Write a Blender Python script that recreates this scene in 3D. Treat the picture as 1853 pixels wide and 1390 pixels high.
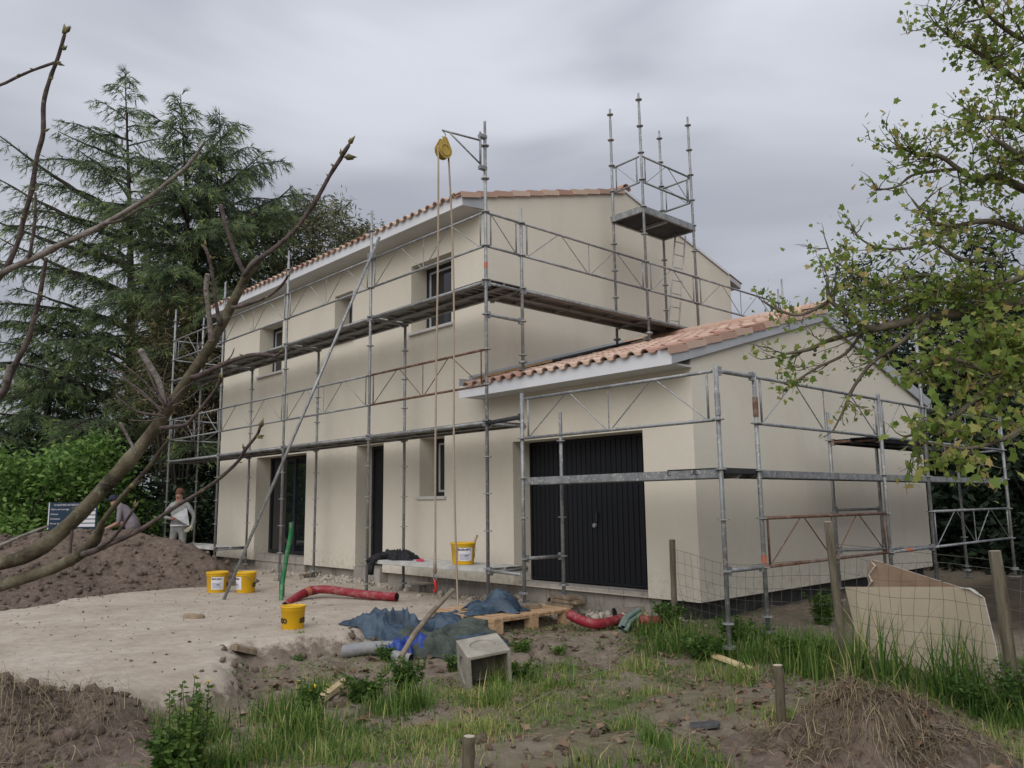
import bpy, bmesh, math, random
import numpy as np
from mathutils import Vector, Matrix

for o in list(bpy.data.objects):
    bpy.data.objects.remove(o)
scene = bpy.context.scene
COL = scene.collection
random.seed(7)
RNG = np.random.default_rng(7)

# ------------------------------------------------------------------ camera
CAM = np.array([8.2386, -8.2979, 0.8644])
RIGHT = np.array([0.677408, 0.735513, -0.011754])
UP = np.array([0.115832, -0.090874, 0.989103])
FWD = np.array([-0.726430, 0.671388, 0.146755])
PW, PH, PF = 1853.0, 1390.0, 1456.5
cd = bpy.data.cameras.new('camera')
cam = bpy.data.objects.new('camera', cd)
COL.objects.link(cam)
cd.sensor_width = 36.0
cd.lens = PF / PW * 36.0
cd.clip_start = 0.05
cd.clip_end = 3000
cam.matrix_world = Matrix(((RIGHT[0], UP[0], -FWD[0], CAM[0]), (RIGHT[1], UP[1], -FWD[1], CAM[1]),
                           (RIGHT[2], UP[2], -FWD[2], CAM[2]), (0, 0, 0, 1)))
scene.camera = cam

# ------------------------------------------------------------------ sky, sun, exposure
SUN_EL, SUN_AZ = math.radians(38), math.radians(152)   # azimuth: where the sun stands, clockwise from +y
world = bpy.data.worlds.new('World')
scene.world = world
world.use_nodes = True
wn, wl = world.node_tree.nodes, world.node_tree.links
wn.clear()
def W(t, **k):
    n = wn.new(t)
    for a, b in k.items():
        setattr(n, a, b)
    return n
def wmath(op, a, b=None):
    n = W('ShaderNodeMath', operation=op)
    for i, v in enumerate((a, b)):
        if v is None:
            continue
        if isinstance(v, (int, float)):
            n.inputs[i].default_value = v
        else:
            wl.new(v, n.inputs[i])
    return n.outputs[0]
sky = W('ShaderNodeTexSky', sky_type='NISHITA', sun_disc=False)
sky.sun_elevation = SUN_EL
sky.sun_rotation = SUN_AZ
tc = W('ShaderNodeTexCoord')
sep = W('ShaderNodeSeparateXYZ')
wl.new(tc.outputs['Generated'], sep.inputs[0])
zc = wmath('MAXIMUM', sep.outputs['Z'], 0.0)
mapn = W('ShaderNodeMapping')            # stratus: long soft banks, flattened towards the horizon
mapn.inputs['Rotation'].default_value = (math.radians(7), math.radians(-5), math.radians(20))
mapn.inputs['Scale'].default_value = (0.95, 0.95, 3.6)
mapn.inputs['Location'].default_value = (0.9, 3.3, 1.9)
wl.new(tc.outputs['Generated'], mapn.inputs[0])
n1 = W('ShaderNodeTexNoise')
n1.inputs['Scale'].default_value = 2.1
n1.inputs['Detail'].default_value = 4
n1.inputs['Roughness'].default_value = 0.42
n1.inputs['Distortion'].default_value = 0.45
wl.new(mapn.outputs[0], n1.inputs['Vector'])
ramp = W('ShaderNodeValToRGB')
ramp.color_ramp.interpolation = 'EASE'
e = ramp.color_ramp.elements
e[0].position, e[0].color = 0.33, (0.292, 0.305, 0.347, 1)
e[1].position, e[1].color = 0.68, (0.442, 0.454, 0.498, 1)
wl.new(n1.outputs[0], ramp.inputs[0])
# overcast luminance: brightest overhead, a third of that at the horizon
lum = wmath('ADD', wmath('MULTIPLY', zc, 1.45), 0.645)
sc_ = W('ShaderNodeVectorMath', operation='SCALE')
wl.new(ramp.outputs[0], sc_.inputs[0])
wl.new(lum, sc_.inputs['Scale'])
sk_ = W('ShaderNodeVectorMath', operation='SCALE')
wl.new(sky.outputs[0], sk_.inputs[0])
sk_.inputs['Scale'].default_value = 0.07
mixw = W('ShaderNodeMix', data_type='RGBA')
mixw.inputs['Factor'].default_value = 0.92
wl.new(sk_.outputs[0], mixw.inputs['A'])
wl.new(sc_.outputs[0], mixw.inputs['B'])
bg = W('ShaderNodeBackground')
bg.inputs['Strength'].default_value = 1.0
wl.new(mixw.outputs['Result'], bg.inputs['Color'])
wo = W('ShaderNodeOutputWorld')
wl.new(bg.outputs[0], wo.inputs['Surface'])

sl = bpy.data.lights.new('sun', 'SUN')
sl.energy = 1.5
sl.angle = math.radians(65)
sl.color = (1.0, 0.965, 0.91)
sun = bpy.data.objects.new('sun', sl)
COL.objects.link(sun)
sd = Vector((math.sin(SUN_AZ) * math.cos(SUN_EL), math.cos(SUN_AZ) * math.cos(SUN_EL), math.sin(SUN_EL)))
sun.rotation_euler = sd.to_track_quat('Z', 'Y').to_euler()
sun.location = (0, -20, 30)

scene.view_settings.view_transform = 'Standard'
scene.view_settings.look = 'None'
scene.view_settings.gamma = 1.0
scene.view_settings.exposure = 0.32
scene.view_settings.use_curve_mapping = False
scene.render.engine = 'CYCLES'
scene.cycles.use_denoising = True
scene.cycles.max_bounces = 6
scene.cycles.transparent_max_bounces = 6

# ------------------------------------------------------------------ measuring helpers
def ray(px, py):
    return FWD + RIGHT * (px - PW / 2) / PF - UP * (py - PH / 2) / PF
def at(px, py, depth):                 # a point at a measured distance from the camera
    return CAM + ray(px, py) * depth
def on_z(px, py, z):
    v = ray(px, py)
    return CAM + v * ((z - CAM[2]) / v[2])
def on_y(px, py, y):
    v = ray(px, py)
    return CAM + v * ((y - CAM[1]) / v[1])
def on_x(px, py, x):
    v = ray(px, py)
    return CAM + v * ((x - CAM[0]) / v[0])

# ------------------------------------------------------------------ value noise
_perm = np.random.default_rng(3).random((256, 256))
def vnoise(x, y):
    x = np.asarray(x, float); y = np.asarray(y, float)
    xi = np.floor(x).astype(int); yi = np.floor(y).astype(int)
    fx = x - xi; fy = y - yi
    fx = fx * fx * (3 - 2 * fx); fy = fy * fy * (3 - 2 * fy)
    a = _perm[xi & 255, yi & 255]; b = _perm[(xi + 1) & 255, yi & 255]
    c = _perm[xi & 255, (yi + 1) & 255]; d = _perm[(xi + 1) & 255, (yi + 1) & 255]
    return (a * (1 - fx) + b * fx) * (1 - fy) + (c * (1 - fx) + d * fx) * fy
def fbm(x, y, octv=4, gain=0.5):
    s = 0.0; amp = 1.0; tot = 0.0; f = 1.0
    for k in range(octv):
        s = s + amp * vnoise(x * f + 17.3 * k, y * f + 9.1 * k)
        tot += amp; amp *= gain; f *= 2.03
    return s / tot
def sstep(a, b, x):
    t = np.clip((x - a) / (b - a), 0, 1)
    return t * t * (3 - 2 * t)

# ------------------------------------------------------------------ materials
MATS = {}
def rgb(c):
    return (c[0], c[1], c[2], 1.0)
class NT:
    def __init__(self, name):
        m = bpy.data.materials.new(name)
        m.use_nodes = True
        self.m = m; self.n = m.node_tree.nodes; self.l = m.node_tree.links
        self.n.clear()
        self.out = self.n.new('ShaderNodeOutputMaterial')
        self.p = self.n.new('ShaderNodeBsdfPrincipled')
        self.l.new(self.p.outputs[0], self.out.inputs[0])
        self.coord = self.n.new('ShaderNodeTexCoord')
        MATS[name] = m
    def noise(self, scale, detail=4, rough=0.55, vec=None, stretch=None, dist=0.0):
        t = self.n.new('ShaderNodeTexNoise')
        t.inputs['Scale'].default_value = scale
        t.inputs['Detail'].default_value = detail
        t.inputs['Roughness'].default_value = rough
        t.inputs['Distortion'].default_value = dist
        v = vec or self.coord.outputs['Object']
        if stretch:
            mp = self.n.new('ShaderNodeMapping')
            mp.inputs['Scale'].default_value = stretch
            self.l.new(v, mp.inputs[0]); v = mp.outputs[0]
        self.l.new(v, t.inputs['Vector'])
        return t.outputs[0]
    def ramp(self, fac, stops):
        r = self.n.new('ShaderNodeValToRGB')
        el = r.color_ramp.elements
        while len(el) < len(stops):
            el.new(0.5)
        for i, (p, c) in enumerate(stops):
            el[i].position = p
            el[i].color = rgb(c) if not isinstance(c, (int, float)) else (c, c, c, 1)
        self.l.new(fac, r.inputs[0])
        return r.outputs[0]
    def mix(self, fac, a, b, mode='MIX'):
        x = self.n.new('ShaderNodeMix')
        x.data_type = 'RGBA'; x.blend_type = mode
        for s, v in (('Factor', fac), ('A', a), ('B', b)):
            if isinstance(v, (int, float)):
                x.inputs[s].default_value = v if s == 'Factor' else (v, v, v, 1)
            elif isinstance(v, tuple):
                x.inputs[s].default_value = rgb(v)
            else:
                self.l.new(v, x.inputs[s])
        return x.outputs['Result']
    def attr(self, name):
        a = self.n.new('ShaderNodeAttribute')
        a.attribute_name = name
        return a.outputs['Fac']
    def bump(self, h, strength=0.3, dist=0.01):
        b = self.n.new('ShaderNodeBump')
        b.inputs['Strength'].default_value = strength
        b.inputs['Distance'].default_value = dist
        self.l.new(h, b.inputs['Height'])
        self.l.new(b.outputs[0], self.p.inputs['Normal'])
    def set(self, col=None, rough=None, metal=None, spec=None):
        if col is not None:
            if isinstance(col, tuple):
                self.p.inputs['Base Color'].default_value = rgb(col)
            else:
                self.l.new(col, self.p.inputs['Base Color'])
        if rough is not None:
            if isinstance(rough, (int, float)):
                self.p.inputs['Roughness'].default_value = rough
            else:
                self.l.new(rough, self.p.inputs['Roughness'])
        if metal is not None:
            self.p.inputs['Metallic'].default_value = metal
        if spec is not None:
            self.p.inputs['Specular IOR Level'].default_value = spec
        return self.m
def mat(name, c1, c2=None, rough=0.8, metal=0.0, scale=4.0, detail=5, stretch=None, bump=0.0, bscale=None, bdist=0.01,
        lo=0.35, hi=0.65, spec=0.3):
    t = NT(name)
    if c2 is None:
        c2 = tuple(min(1, v * 1.25) for v in c1); c1 = tuple(v * 0.8 for v in c1)
    f = t.noise(scale, detail, 0.6, stretch=stretch)
    t.set(t.ramp(f, [(lo, c1), (hi, c2)]), rough, metal, spec)
    if bump:
        t.bump(t.noise(bscale or scale * 6, 4, 0.6, stretch=stretch), bump, bdist)
    return t.m
def leafmat(name, stops, rough=0.55, trans=0.3, k=1.0):
    t = NT(name)
    stops = [(p, tuple(min(0.8, v * k) for v in q)) for p, q in stops]
    c = t.ramp(t.attr('rnd'), stops)
    t.set(c, rough, 0, 0.25)
    tr = t.n.new('ShaderNodeBsdfTranslucent')
    t.l.new(c, tr.inputs[0])
    mx = t.n.new('ShaderNodeMixShader')
    mx.inputs[0].default_value = trans
    t.l.new(t.p.outputs[0], mx.inputs[1]); t.l.new(tr.outputs[0], mx.inputs[2])
    t.l.new(mx.outputs[0], t.out.inputs[0])
    return t.m

# plaster render: even cream with faint float marks and damp blotches
t = NT('plaster')
big = t.noise(0.55, 5, 0.6, stretch=(1, 1, 0.6), dist=0.6)
fine = t.noise(90, 3, 0.6)
c = t.ramp(big, [(0.28, (0.600, 0.556, 0.462)), (0.5, (0.655, 0.610, 0.515)), (0.75, (0.685, 0.643, 0.550))])
str_ = t.noise(1.3, 4, 0.6, stretch=(1.6, 1.6, 0.22), dist=0.4)
c = t.mix(t.ramp(str_, [(0.54, 0.0), (0.80, 0.28)]), c, (0.50, 0.45, 0.37))
mid = t.noise(7.0, 4, 0.65, stretch=(1, 1, 1.6), dist=0.8)
c = t.mix(t.ramp(mid, [(0.35, 0.16), (0.6, 0.0)]), c, (0.54, 0.495, 0.41))
sz_ = t.n.new('ShaderNodeSeparateXYZ'); t.l.new(t.coord.outputs['Object'], sz_.inputs[0])
mr = t.n.new('ShaderNodeMapRange'); mr.inputs['From Min'].default_value = -0.33; mr.inputs['From Max'].default_value = 0.12; mr.inputs['To Min'].default_value = 0.62; mr.inputs['To Max'].default_value = 0.0
t.l.new(sz_.outputs['Z'], mr.inputs['Value'])
spl = t.n.new('ShaderNodeMath'); spl.operation = 'MULTIPLY'; t.l.new(mr.outputs[0], spl.inputs[0]); t.l.new(t.ramp(t.noise(11, 6, 0.8), [(0.46, 0.0), (0.66, 1.0)]), spl.inputs[1])
c = t.mix(spl.outputs[0], c, (0.30, 0.245, 0.19))   # mud splashed up from the ground
c = t.mix(0.12, c, t.ramp(fine, [(0.3, 0.25), (0.7, 0.75)]), 'SOFT_LIGHT')
t.set(c, 0.93, 0, 0.12)
t.bump(fine, 0.25, 0.004)
mat('fascia_white', (0.63, 0.64, 0.67), (0.69, 0.70, 0.73), 0.45, scale=2)
mat('soffit_grey', (0.50, 0.49, 0.47), (0.55, 0.54, 0.52), 0.7, scale=2)
mat('barge_grey', (0.36, 0.375, 0.395), (0.43, 0.445, 0.465), 0.5, scale=3)
mat('anthracite', (0.016, 0.018, 0.022), (0.026, 0.029, 0.034), 0.42, scale=6)
mat('anthracite_door', (0.007, 0.008, 0.011), (0.012, 0.014, 0.018), 0.45, scale=1.2, stretch=(1, 1, 0.3))
mat('sash_edge', (0.42, 0.44, 0.47), (0.5, 0.52, 0.55), 0.4)
t = NT('glass_dark')
t.set((0.012, 0.014, 0.017), 0.03, 0, 0.8)
mat('interior_dark', (0.02, 0.02, 0.022), (0.035, 0.034, 0.033), 0.9)
t = NT('concrete_base')
s1 = t.noise(2.2, 6, 0.65); s2 = t.noise(3.0, 6, 0.75, stretch=(2.2, 2.2, 0.45), dist=1.2)
c = t.ramp(s1, [(0.3, (0.24, 0.22, 0.195)), (0.7, (0.41, 0.375, 0.335))])
c = t.mix(t.ramp(s2, [(0.54, 0.0), (0.68, 0.8)]), c, (0.075, 0.07, 0.065))
t.set(c, 0.92, 0, 0.2); t.bump(t.noise(40, 4, 0.7), 0.5, 0.01)
t = NT('bitumen_base')
s1 = t.noise(3.0, 6, 0.7, dist=0.5)
t.set(t.ramp(s1, [(0.35, (0.014, 0.014, 0.014)), (0.62, (0.045, 0.043, 0.04)), (0.78, (0.23, 0.215, 0.19))]), 0.8)
t.bump(t.noise(30, 4, 0.7), 0.4, 0.01)
# terracotta tiles: colour differs from tile to tile
t = NT('terracotta')
oi = t.n.new('ShaderNodeObjectInfo')
base = t.ramp(oi.outputs['Random'], [(0.0, (0.50, 0.355, 0.275)), (0.22, (0.60, 0.465, 0.365)), (0.45, (0.44, 0.275, 0.215)),
                                      (0.62, (0.57, 0.43, 0.335)), (0.80, (0.37, 0.195, 0.155)), (1.0, (0.63, 0.50, 0.395))])
sp = t.noise(14, 5, 0.7)
c = t.mix(t.ramp(sp, [(0.35, 0.0), (0.75, 0.45)]), base, (0.40, 0.245, 0.185))
t.set(c, 0.85, 0, 0.2); t.bump(t.noise(60, 3, 0.6), 0.3, 0.004)
t = NT('terracotta_field')
sp = t.noise(2.6, 6, 0.75)
t.set(t.ramp(sp, [(0.3, (0.40, 0.2, 0.13)), (0.5, (0.52, 0.35, 0.25)), (0.7, (0.6, 0.44, 0.32))]), 0.85)
# galvanised tube: dull zinc with lime splashes
t = NT('galvanised')
a1 = t.noise(7, 5, 0.65, stretch=(1, 1, 0.5)); a2 = t.noise(26, 4, 0.7)
c = t.ramp(a1, [(0.32, (0.17, 0.178, 0.185)), (0.55, (0.285, 0.295, 0.30)), (0.75, (0.39, 0.40, 0.40))])
c = t.mix(t.ramp(a2, [(0.56, 0.0), (0.64, 0.85)]), c, (0.56, 0.54, 0.49))
c = t.mix(t.ramp(t.noise(3.3, 5, 0.7, stretch=(1, 1, 0.6)), [(0.62, 0.0), (0.72, 0.6)]), c, (0.15, 0.085, 0.055))
t.set(c, t.ramp(a2, [(0.3, 0.42), (0.7, 0.68)]), 0.45, 0.4)
t = NT('rusty_steel')
a1 = t.noise(8, 5, 0.7)
t.set(t.ramp(a1, [(0.35, (0.10, 0.045, 0.025)), (0.55, (0.20, 0.115, 0.075)), (0.72, (0.27, 0.25, 0.235))]), 0.75, 0.2)
t = NT('deck_steel')   # punched planks seen from below and above
v = t.n.new('ShaderNodeTexVoronoi'); v.inputs['Scale'].default_value = 22; v.inputs['Randomness'].default_value = 0.0
t.l.new(t.coord.outputs['Object'], v.inputs['Vector'])
a1 = t.noise(4, 5, 0.65)
c = t.ramp(a1, [(0.3, (0.20, 0.20, 0.195)), (0.7, (0.36, 0.355, 0.34))])
c = t.mix(t.ramp(v.outputs['Distance'], [(0.25, 1.0), (0.33, 0.0)]), c, (0.05, 0.048, 0.045))
t.set(c, 0.65, 0.2, 0.3)
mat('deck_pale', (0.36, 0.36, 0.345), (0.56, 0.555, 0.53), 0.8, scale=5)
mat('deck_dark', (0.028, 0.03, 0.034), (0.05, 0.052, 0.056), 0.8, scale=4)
mat('orange_tape', (0.42, 0.13, 0.08), (0.50, 0.17, 0.10), 0.6)
mat('brass_yellow', (0.40, 0.28, 0.055), (0.52, 0.37, 0.09), 0.45, 0.3, scale=12)
mat('rope', (0.30, 0.235, 0.175), (0.42, 0.345, 0.27), 0.95, scale=60)
mat('red_paint', (0.42, 0.02, 0.02), (0.52, 0.04, 0.03), 0.45)
mat('pail_yellow', (0.60, 0.345, 0.008), (0.70, 0.41, 0.015), 0.42, scale=3)
mat('paper_white', (0.62, 0.61, 0.65), (0.68, 0.67, 0.70), 0.8)
mat('print_black', (0.02, 0.02, 0.025), (0.03, 0.03, 0.035), 0.7)
mat('print_blue', (0.25, 0.26, 0.36), (0.34, 0.35, 0.45), 0.8)
mat('wood_handle', (0.30, 0.19, 0.09), (0.40, 0.27, 0.14), 0.8)
def plastic(name, c, sc=40):
    t = NT(name)
    d = t.noise(9, 5, 0.7); d2 = t.noise(sc, 4, 0.7)
    k = t.mix(t.ramp(d, [(0.48, 0.0), (0.75, 0.55)]), c, (0.42, 0.38, 0.33))
    k = t.mix(t.ramp(d2, [(0.66, 0.0), (0.72, 0.8)]), k, (0.5, 0.47, 0.42))
    t.set(k, 0.5, 0, 0.4)
plastic('conduit_red', (0.25, 0.018, 0.03)); plastic('conduit_green', (0.012, 0.16, 0.05)); plastic('conduit_grey', (0.20, 0.205, 0.215))
plastic('conduit_dark', (0.02, 0.022, 0.022)); plastic('pipe_pvc', (0.25, 0.21, 0.18)); plastic('conduit_teal', (0.13, 0.19, 0.17), 25)
mat('inside_black', (0.006, 0.006, 0.006), (0.01, 0.01, 0.01), 0.9)
mat('plaster_lump', (0.33, 0.295, 0.245), (0.50, 0.455, 0.39), 0.95, scale=7, bump=0.8, bscale=25, bdist=0.03)
mat('pallet_wood', (0.36, 0.225, 0.125), (0.52, 0.36, 0.215), 0.85, scale=5, stretch=(0.5, 5, 5), bump=0.3)
mat('old_wood', (0.17, 0.125, 0.085), (0.30, 0.235, 0.165), 0.9, scale=4, stretch=(3, 3, 0.4), bump=0.6, bscale=20)
mat('post_wood', (0.095, 0.080, 0.055), (0.205, 0.178, 0.128), 0.92, scale=9, stretch=(4, 4, 0.35), bump=0.9, bscale=26)
mat('stake_wood', (0.075, 0.062, 0.042), (0.15, 0.125, 0.085), 0.92, scale=9, stretch=(4, 4, 0.6), bump=0.8, bscale=30)
mat('cut_wood', (0.40, 0.35, 0.27), (0.50, 0.44, 0.35), 0.9, scale=16)
mat('split_wood', (0.48, 0.37, 0.20), (0.60, 0.48, 0.29), 0.85, scale=6, stretch=(1, 1, 1), bump=0.5)
mat('stick_bark', (0.155, 0.125, 0.095), (0.26, 0.215, 0.165), 0.9, scale=14, bump=0.5)
mat('block_concrete', (0.245, 0.225, 0.185), (0.36, 0.335, 0.285), 0.93, scale=6, bump=0.6, bscale=45)
mat('plasterboard', (0.46, 0.385, 0.28), (0.53, 0.45, 0.335), 0.9, scale=2.5)
mat('plasterboard_back', (0.25, 0.17, 0.11), (0.33, 0.235, 0.16), 0.9, scale=4)
mat('gypsum', (0.50, 0.485, 0.45), (0.66, 0.64, 0.60), 0.95, scale=20)
mat('wire', (0.10, 0.095, 0.085), (0.19, 0.175, 0.15), 0.7, 0.4, scale=14)
mat('slate_rock', (0.045, 0.048, 0.05), (0.09, 0.092, 0.09), 0.8, scale=9, bump=0.8)
mat('tarp_blue', (0.014, 0.028, 0.048), (0.060, 0.095, 0.135), 0.5, scale=5, bump=0.6, bscale=22, bdist=0.015)
mat('tarp_green', (0.022, 0.030, 0.026), (0.080, 0.096, 0.080), 0.65, scale=5, bump=0.6, bscale=22, bdist=0.015)
mat('film_blue', (0.008, 0.025, 0.17), (0.03, 0.075, 0.33), 0.35, scale=7, bump=0.5)
mat('cloth_black', (0.008, 0.008, 0.01), (0.03, 0.03, 0.034), 0.9, scale=12, bump=0.6)
mat('pink_cloth', (0.45, 0.03, 0.09), (0.52, 0.05, 0.11), 0.8)
mat('work_grey', (0.20, 0.20, 0.195), (0.29, 0.29, 0.28), 0.9, scale=8, bump=0.5, bscale=14, bdist=0.03)
mat('tee_mauve', (0.17, 0.145, 0.165), (0.23, 0.20, 0.22), 0.9, scale=8, bump=0.4, bscale=14, bdist=0.02)
mat('trouser_dark', (0.10, 0.095, 0.09), (0.16, 0.15, 0.14), 0.9, scale=8)
mat('skin', (0.34, 0.185, 0.135), (0.42, 0.24, 0.18), 0.6, scale=9)
mat('hair_red', (0.10, 0.045, 0.028), (0.16, 0.07, 0.04), 0.8, scale=30)
mat('cap_navy', (0.014, 0.014, 0.035), (0.03, 0.03, 0.06), 0.85, scale=20)
mat('glove_cream', (0.42, 0.40, 0.28), (0.52, 0.49, 0.36), 0.9)
mat('bag_paper', (0.36, 0.37, 0.38), (0.48, 0.49, 0.50), 0.7, scale=5, bump=0.5, bscale=12, bdist=0.03)
mat('sign_navy', (0.010, 0.028, 0.055), (0.016, 0.038, 0.070), 0.5, scale=2)
# bark
t = NT('bark_young')     # olive and grey young limb with lichen
b1 = t.noise(7, 5, 0.65); b2 = t.noise(22, 5, 0.7)
c = t.ramp(b1, [(0.34, (0.040, 0.034, 0.026)), (0.50, (0.125, 0.108, 0.072)), (0.68, (0.225, 0.20, 0.14))])
c = t.mix(t.ramp(b2, [(0.56, 0.0), (0.68, 0.6)]), c, (0.31, 0.305, 0.22))
t.set(c, 0.92, 0, 0.15); t.bump(t.noise(60, 5, 0.75, dist=0.5), 1.0, 0.008)
mat('bark_twig', (0.050, 0.038, 0.036), (0.135, 0.105, 0.095), 0.85, scale=30, bump=0.9, bscale=90, bdist=0.005)
mat('bark_stub', (0.125, 0.105, 0.092), (0.275, 0.245, 0.22), 0.9, scale=22, bump=0.9, bscale=70)
mat('bark_dark', (0.035, 0.03, 0.026), (0.075, 0.063, 0.052), 0.95, scale=5, stretch=(3, 3, 0.6), bump=0.8)
mat('bark_plane', (0.075, 0.063, 0.045), (0.155, 0.135, 0.10), 0.9, scale=12, bump=0.4)
leafmat('bud_green', [(0, (0.13, 0.11, 0.05)), (1, (0.24, 0.21, 0.10))], trans=0.15)
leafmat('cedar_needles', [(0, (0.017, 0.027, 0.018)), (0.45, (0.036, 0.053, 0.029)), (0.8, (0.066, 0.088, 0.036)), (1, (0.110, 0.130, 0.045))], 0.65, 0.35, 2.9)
leafmat('cedar_needles_blue', [(0, (0.020, 0.029, 0.025)), (0.5, (0.040, 0.055, 0.040)), (0.85, (0.062, 0.084, 0.045)), (1, (0.098, 0.118, 0.050))], 0.65, 0.35, 2.8)
leafmat('laurel_leaf', [(0, (0.022, 0.050, 0.014)), (0.5, (0.058, 0.112, 0.026)), (1, (0.135, 0.205, 0.052))], 0.45, 0.4, 1.95)
leafmat('dark_leaf', [(0, (0.008, 0.014, 0.009)), (0.6, (0.017, 0.030, 0.016)), (1, (0.040, 0.060, 0.026))], 0.6, 0.2, 1.3)
leafmat('olive_leaf', [(0, (0.040, 0.050, 0.030)), (0.5, (0.075, 0.082, 0.044)), (1, (0.135, 0.115, 0.060))], 0.5, 0.3, 1.9)
leafmat('bronze_leaf', [(0, (0.050, 0.055, 0.030)), (0.5, (0.095, 0.085, 0.045)), (1, (0.19, 0.14, 0.07))], 0.6, 0.3, 1.5)
leafmat('plane_leaf', [(0, (0.055, 0.095, 0.020)), (0.45, (0.115, 0.165, 0.036)), (0.8, (0.20, 0.225, 0.060)), (1, (0.30, 0.235, 0.095))], 0.5, 0.52, 1.7)
leafmat('grass_blade', [(0, (0.020, 0.048, 0.010)), (0.35, (0.050, 0.098, 0.020)), (0.6, (0.10, 0.150, 0.034)), (0.8, (0.175, 0.19, 0.055)), (1, (0.31, 0.255, 0.125))], 0.55, 0.4, 1.95)
leafmat('straw', [(0, (0.10, 0.075, 0.048)), (0.5, (0.20, 0.155, 0.095)), (1, (0.36, 0.295, 0.195))], 0.8, 0.15, 1.2)
leafmat('weed_leaf', [(0, (0.028, 0.062, 0.012)), (0.6, (0.070, 0.125, 0.026)), (1, (0.145, 0.185, 0.045))], 0.5, 0.35, 1.45)
leafmat('dead_leaf', [(0, (0.095, 0.060, 0.040)), (0.5, (0.185, 0.115, 0.075)), (1, (0.30, 0.205, 0.14))], 0.8, 0.1)
leafmat('flower_yellow', [(0, (0.62, 0.42, 0.02)), (1, (0.75, 0.55, 0.04))], 0.6, 0.2)
leafmat('seed_ball', [(0, (0.07, 0.05, 0.03)), (1, (0.12, 0.085, 0.05))], 0.9, 0.0)
# ground: soil and pale sandy fill, told apart by a vertex mask
t = NT('ground')
sa = t.attr('sand'); mo = t.attr('moss')
g1 = t.noise(1.1, 6, 0.65); g2 = t.noise(9, 6, 0.7); g3 = t.noise(70, 4, 0.7)
soil = t.ramp(g2, [(0.30, (0.110, 0.087, 0.066)), (0.55, (0.225, 0.183, 0.143)), (0.78, (0.355, 0.30, 0.242))])
soil = t.mix(t.ramp(g1, [(0.4, 0.0), (0.7, 0.5)]), soil, (0.27, 0.222, 0.178))
soil = t.mix(t.ramp(g3, [(0.66, 0.0), (0.74, 0.6)]), soil, (0.40, 0.36, 0.31))
sand = t.ramp(g1, [(0.3, (0.40, 0.34, 0.275)), (0.5, (0.49, 0.425, 0.35)), (0.7, (0.56, 0.495, 0.415))])
sand = t.mix(t.ramp(g2, [(0.40, 0.32), (0.62, 0.0)]), sand, (0.215, 0.168, 0.13))
sand = t.mix(t.ramp(g3, [(0.62, 0.0), (0.72, 0.45)]), sand, (0.58, 0.54, 0.47))
sand = t.mix(t.ramp(g3, [(0.28, 0.55), (0.36, 0.0)]), sand, (0.19, 0.155, 0.125))
addn = t.n.new('ShaderNodeMath'); addn.operation = 'ADD'
sub = t.n.new('ShaderNodeMath'); sub.operation = 'MULTIPLY_ADD'
t.l.new(g2, sub.inputs[0]); sub.inputs[1].default_value = 0.9; sub.inputs[2].default_value = -0.45
t.l.new(sa, addn.inputs[0]); t.l.new(sub.outputs[0], addn.inputs[1])
c = t.mix(t.ramp(addn.outputs[0], [(0.38, 0.0), (0.62, 1.0)]), soil, sand)
c = t.mix(t.ramp(mo, [(0.2, 0.0), (1.0, 0.45)]), c, (0.13, 0.125, 0.06))
c = t.mix(t.attr('tree_shade'), c, t.ramp(g2, [(0.3, (0.018, 0.014, 0.010)), (0.7, (0.060, 0.045, 0.032))]))   # shade of the trees painted into the soil colour
t.set(c, 0.96, 0, 0.12)
bsum = t.mix(0.5, g2, g3)
t.bump(bsum, 0.9, 0.03)
t = NT('heap_soil')
g1 = t.noise(2.2, 6, 0.7); g2 = t.noise(13, 6, 0.7); g3 = t.noise(60, 3, 0.7)
c = t.ramp(g2, [(0.30, (0.068, 0.050, 0.040)), (0.55, (0.150, 0.115, 0.093)), (0.8, (0.27, 0.218, 0.180))])
c = t.mix(t.ramp(g1, [(0.42, 0.0), (0.68, 0.55)]), c, (0.205, 0.16, 0.13))
c = t.mix(t.ramp(g3, [(0.68, 0.0), (0.75, 0.6)]), c, (0.42, 0.38, 0.33))
t.set(c, 0.97, 0, 0.1); t.bump(t.mix(0.5, g2, g3), 0.9, 0.03)

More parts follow.
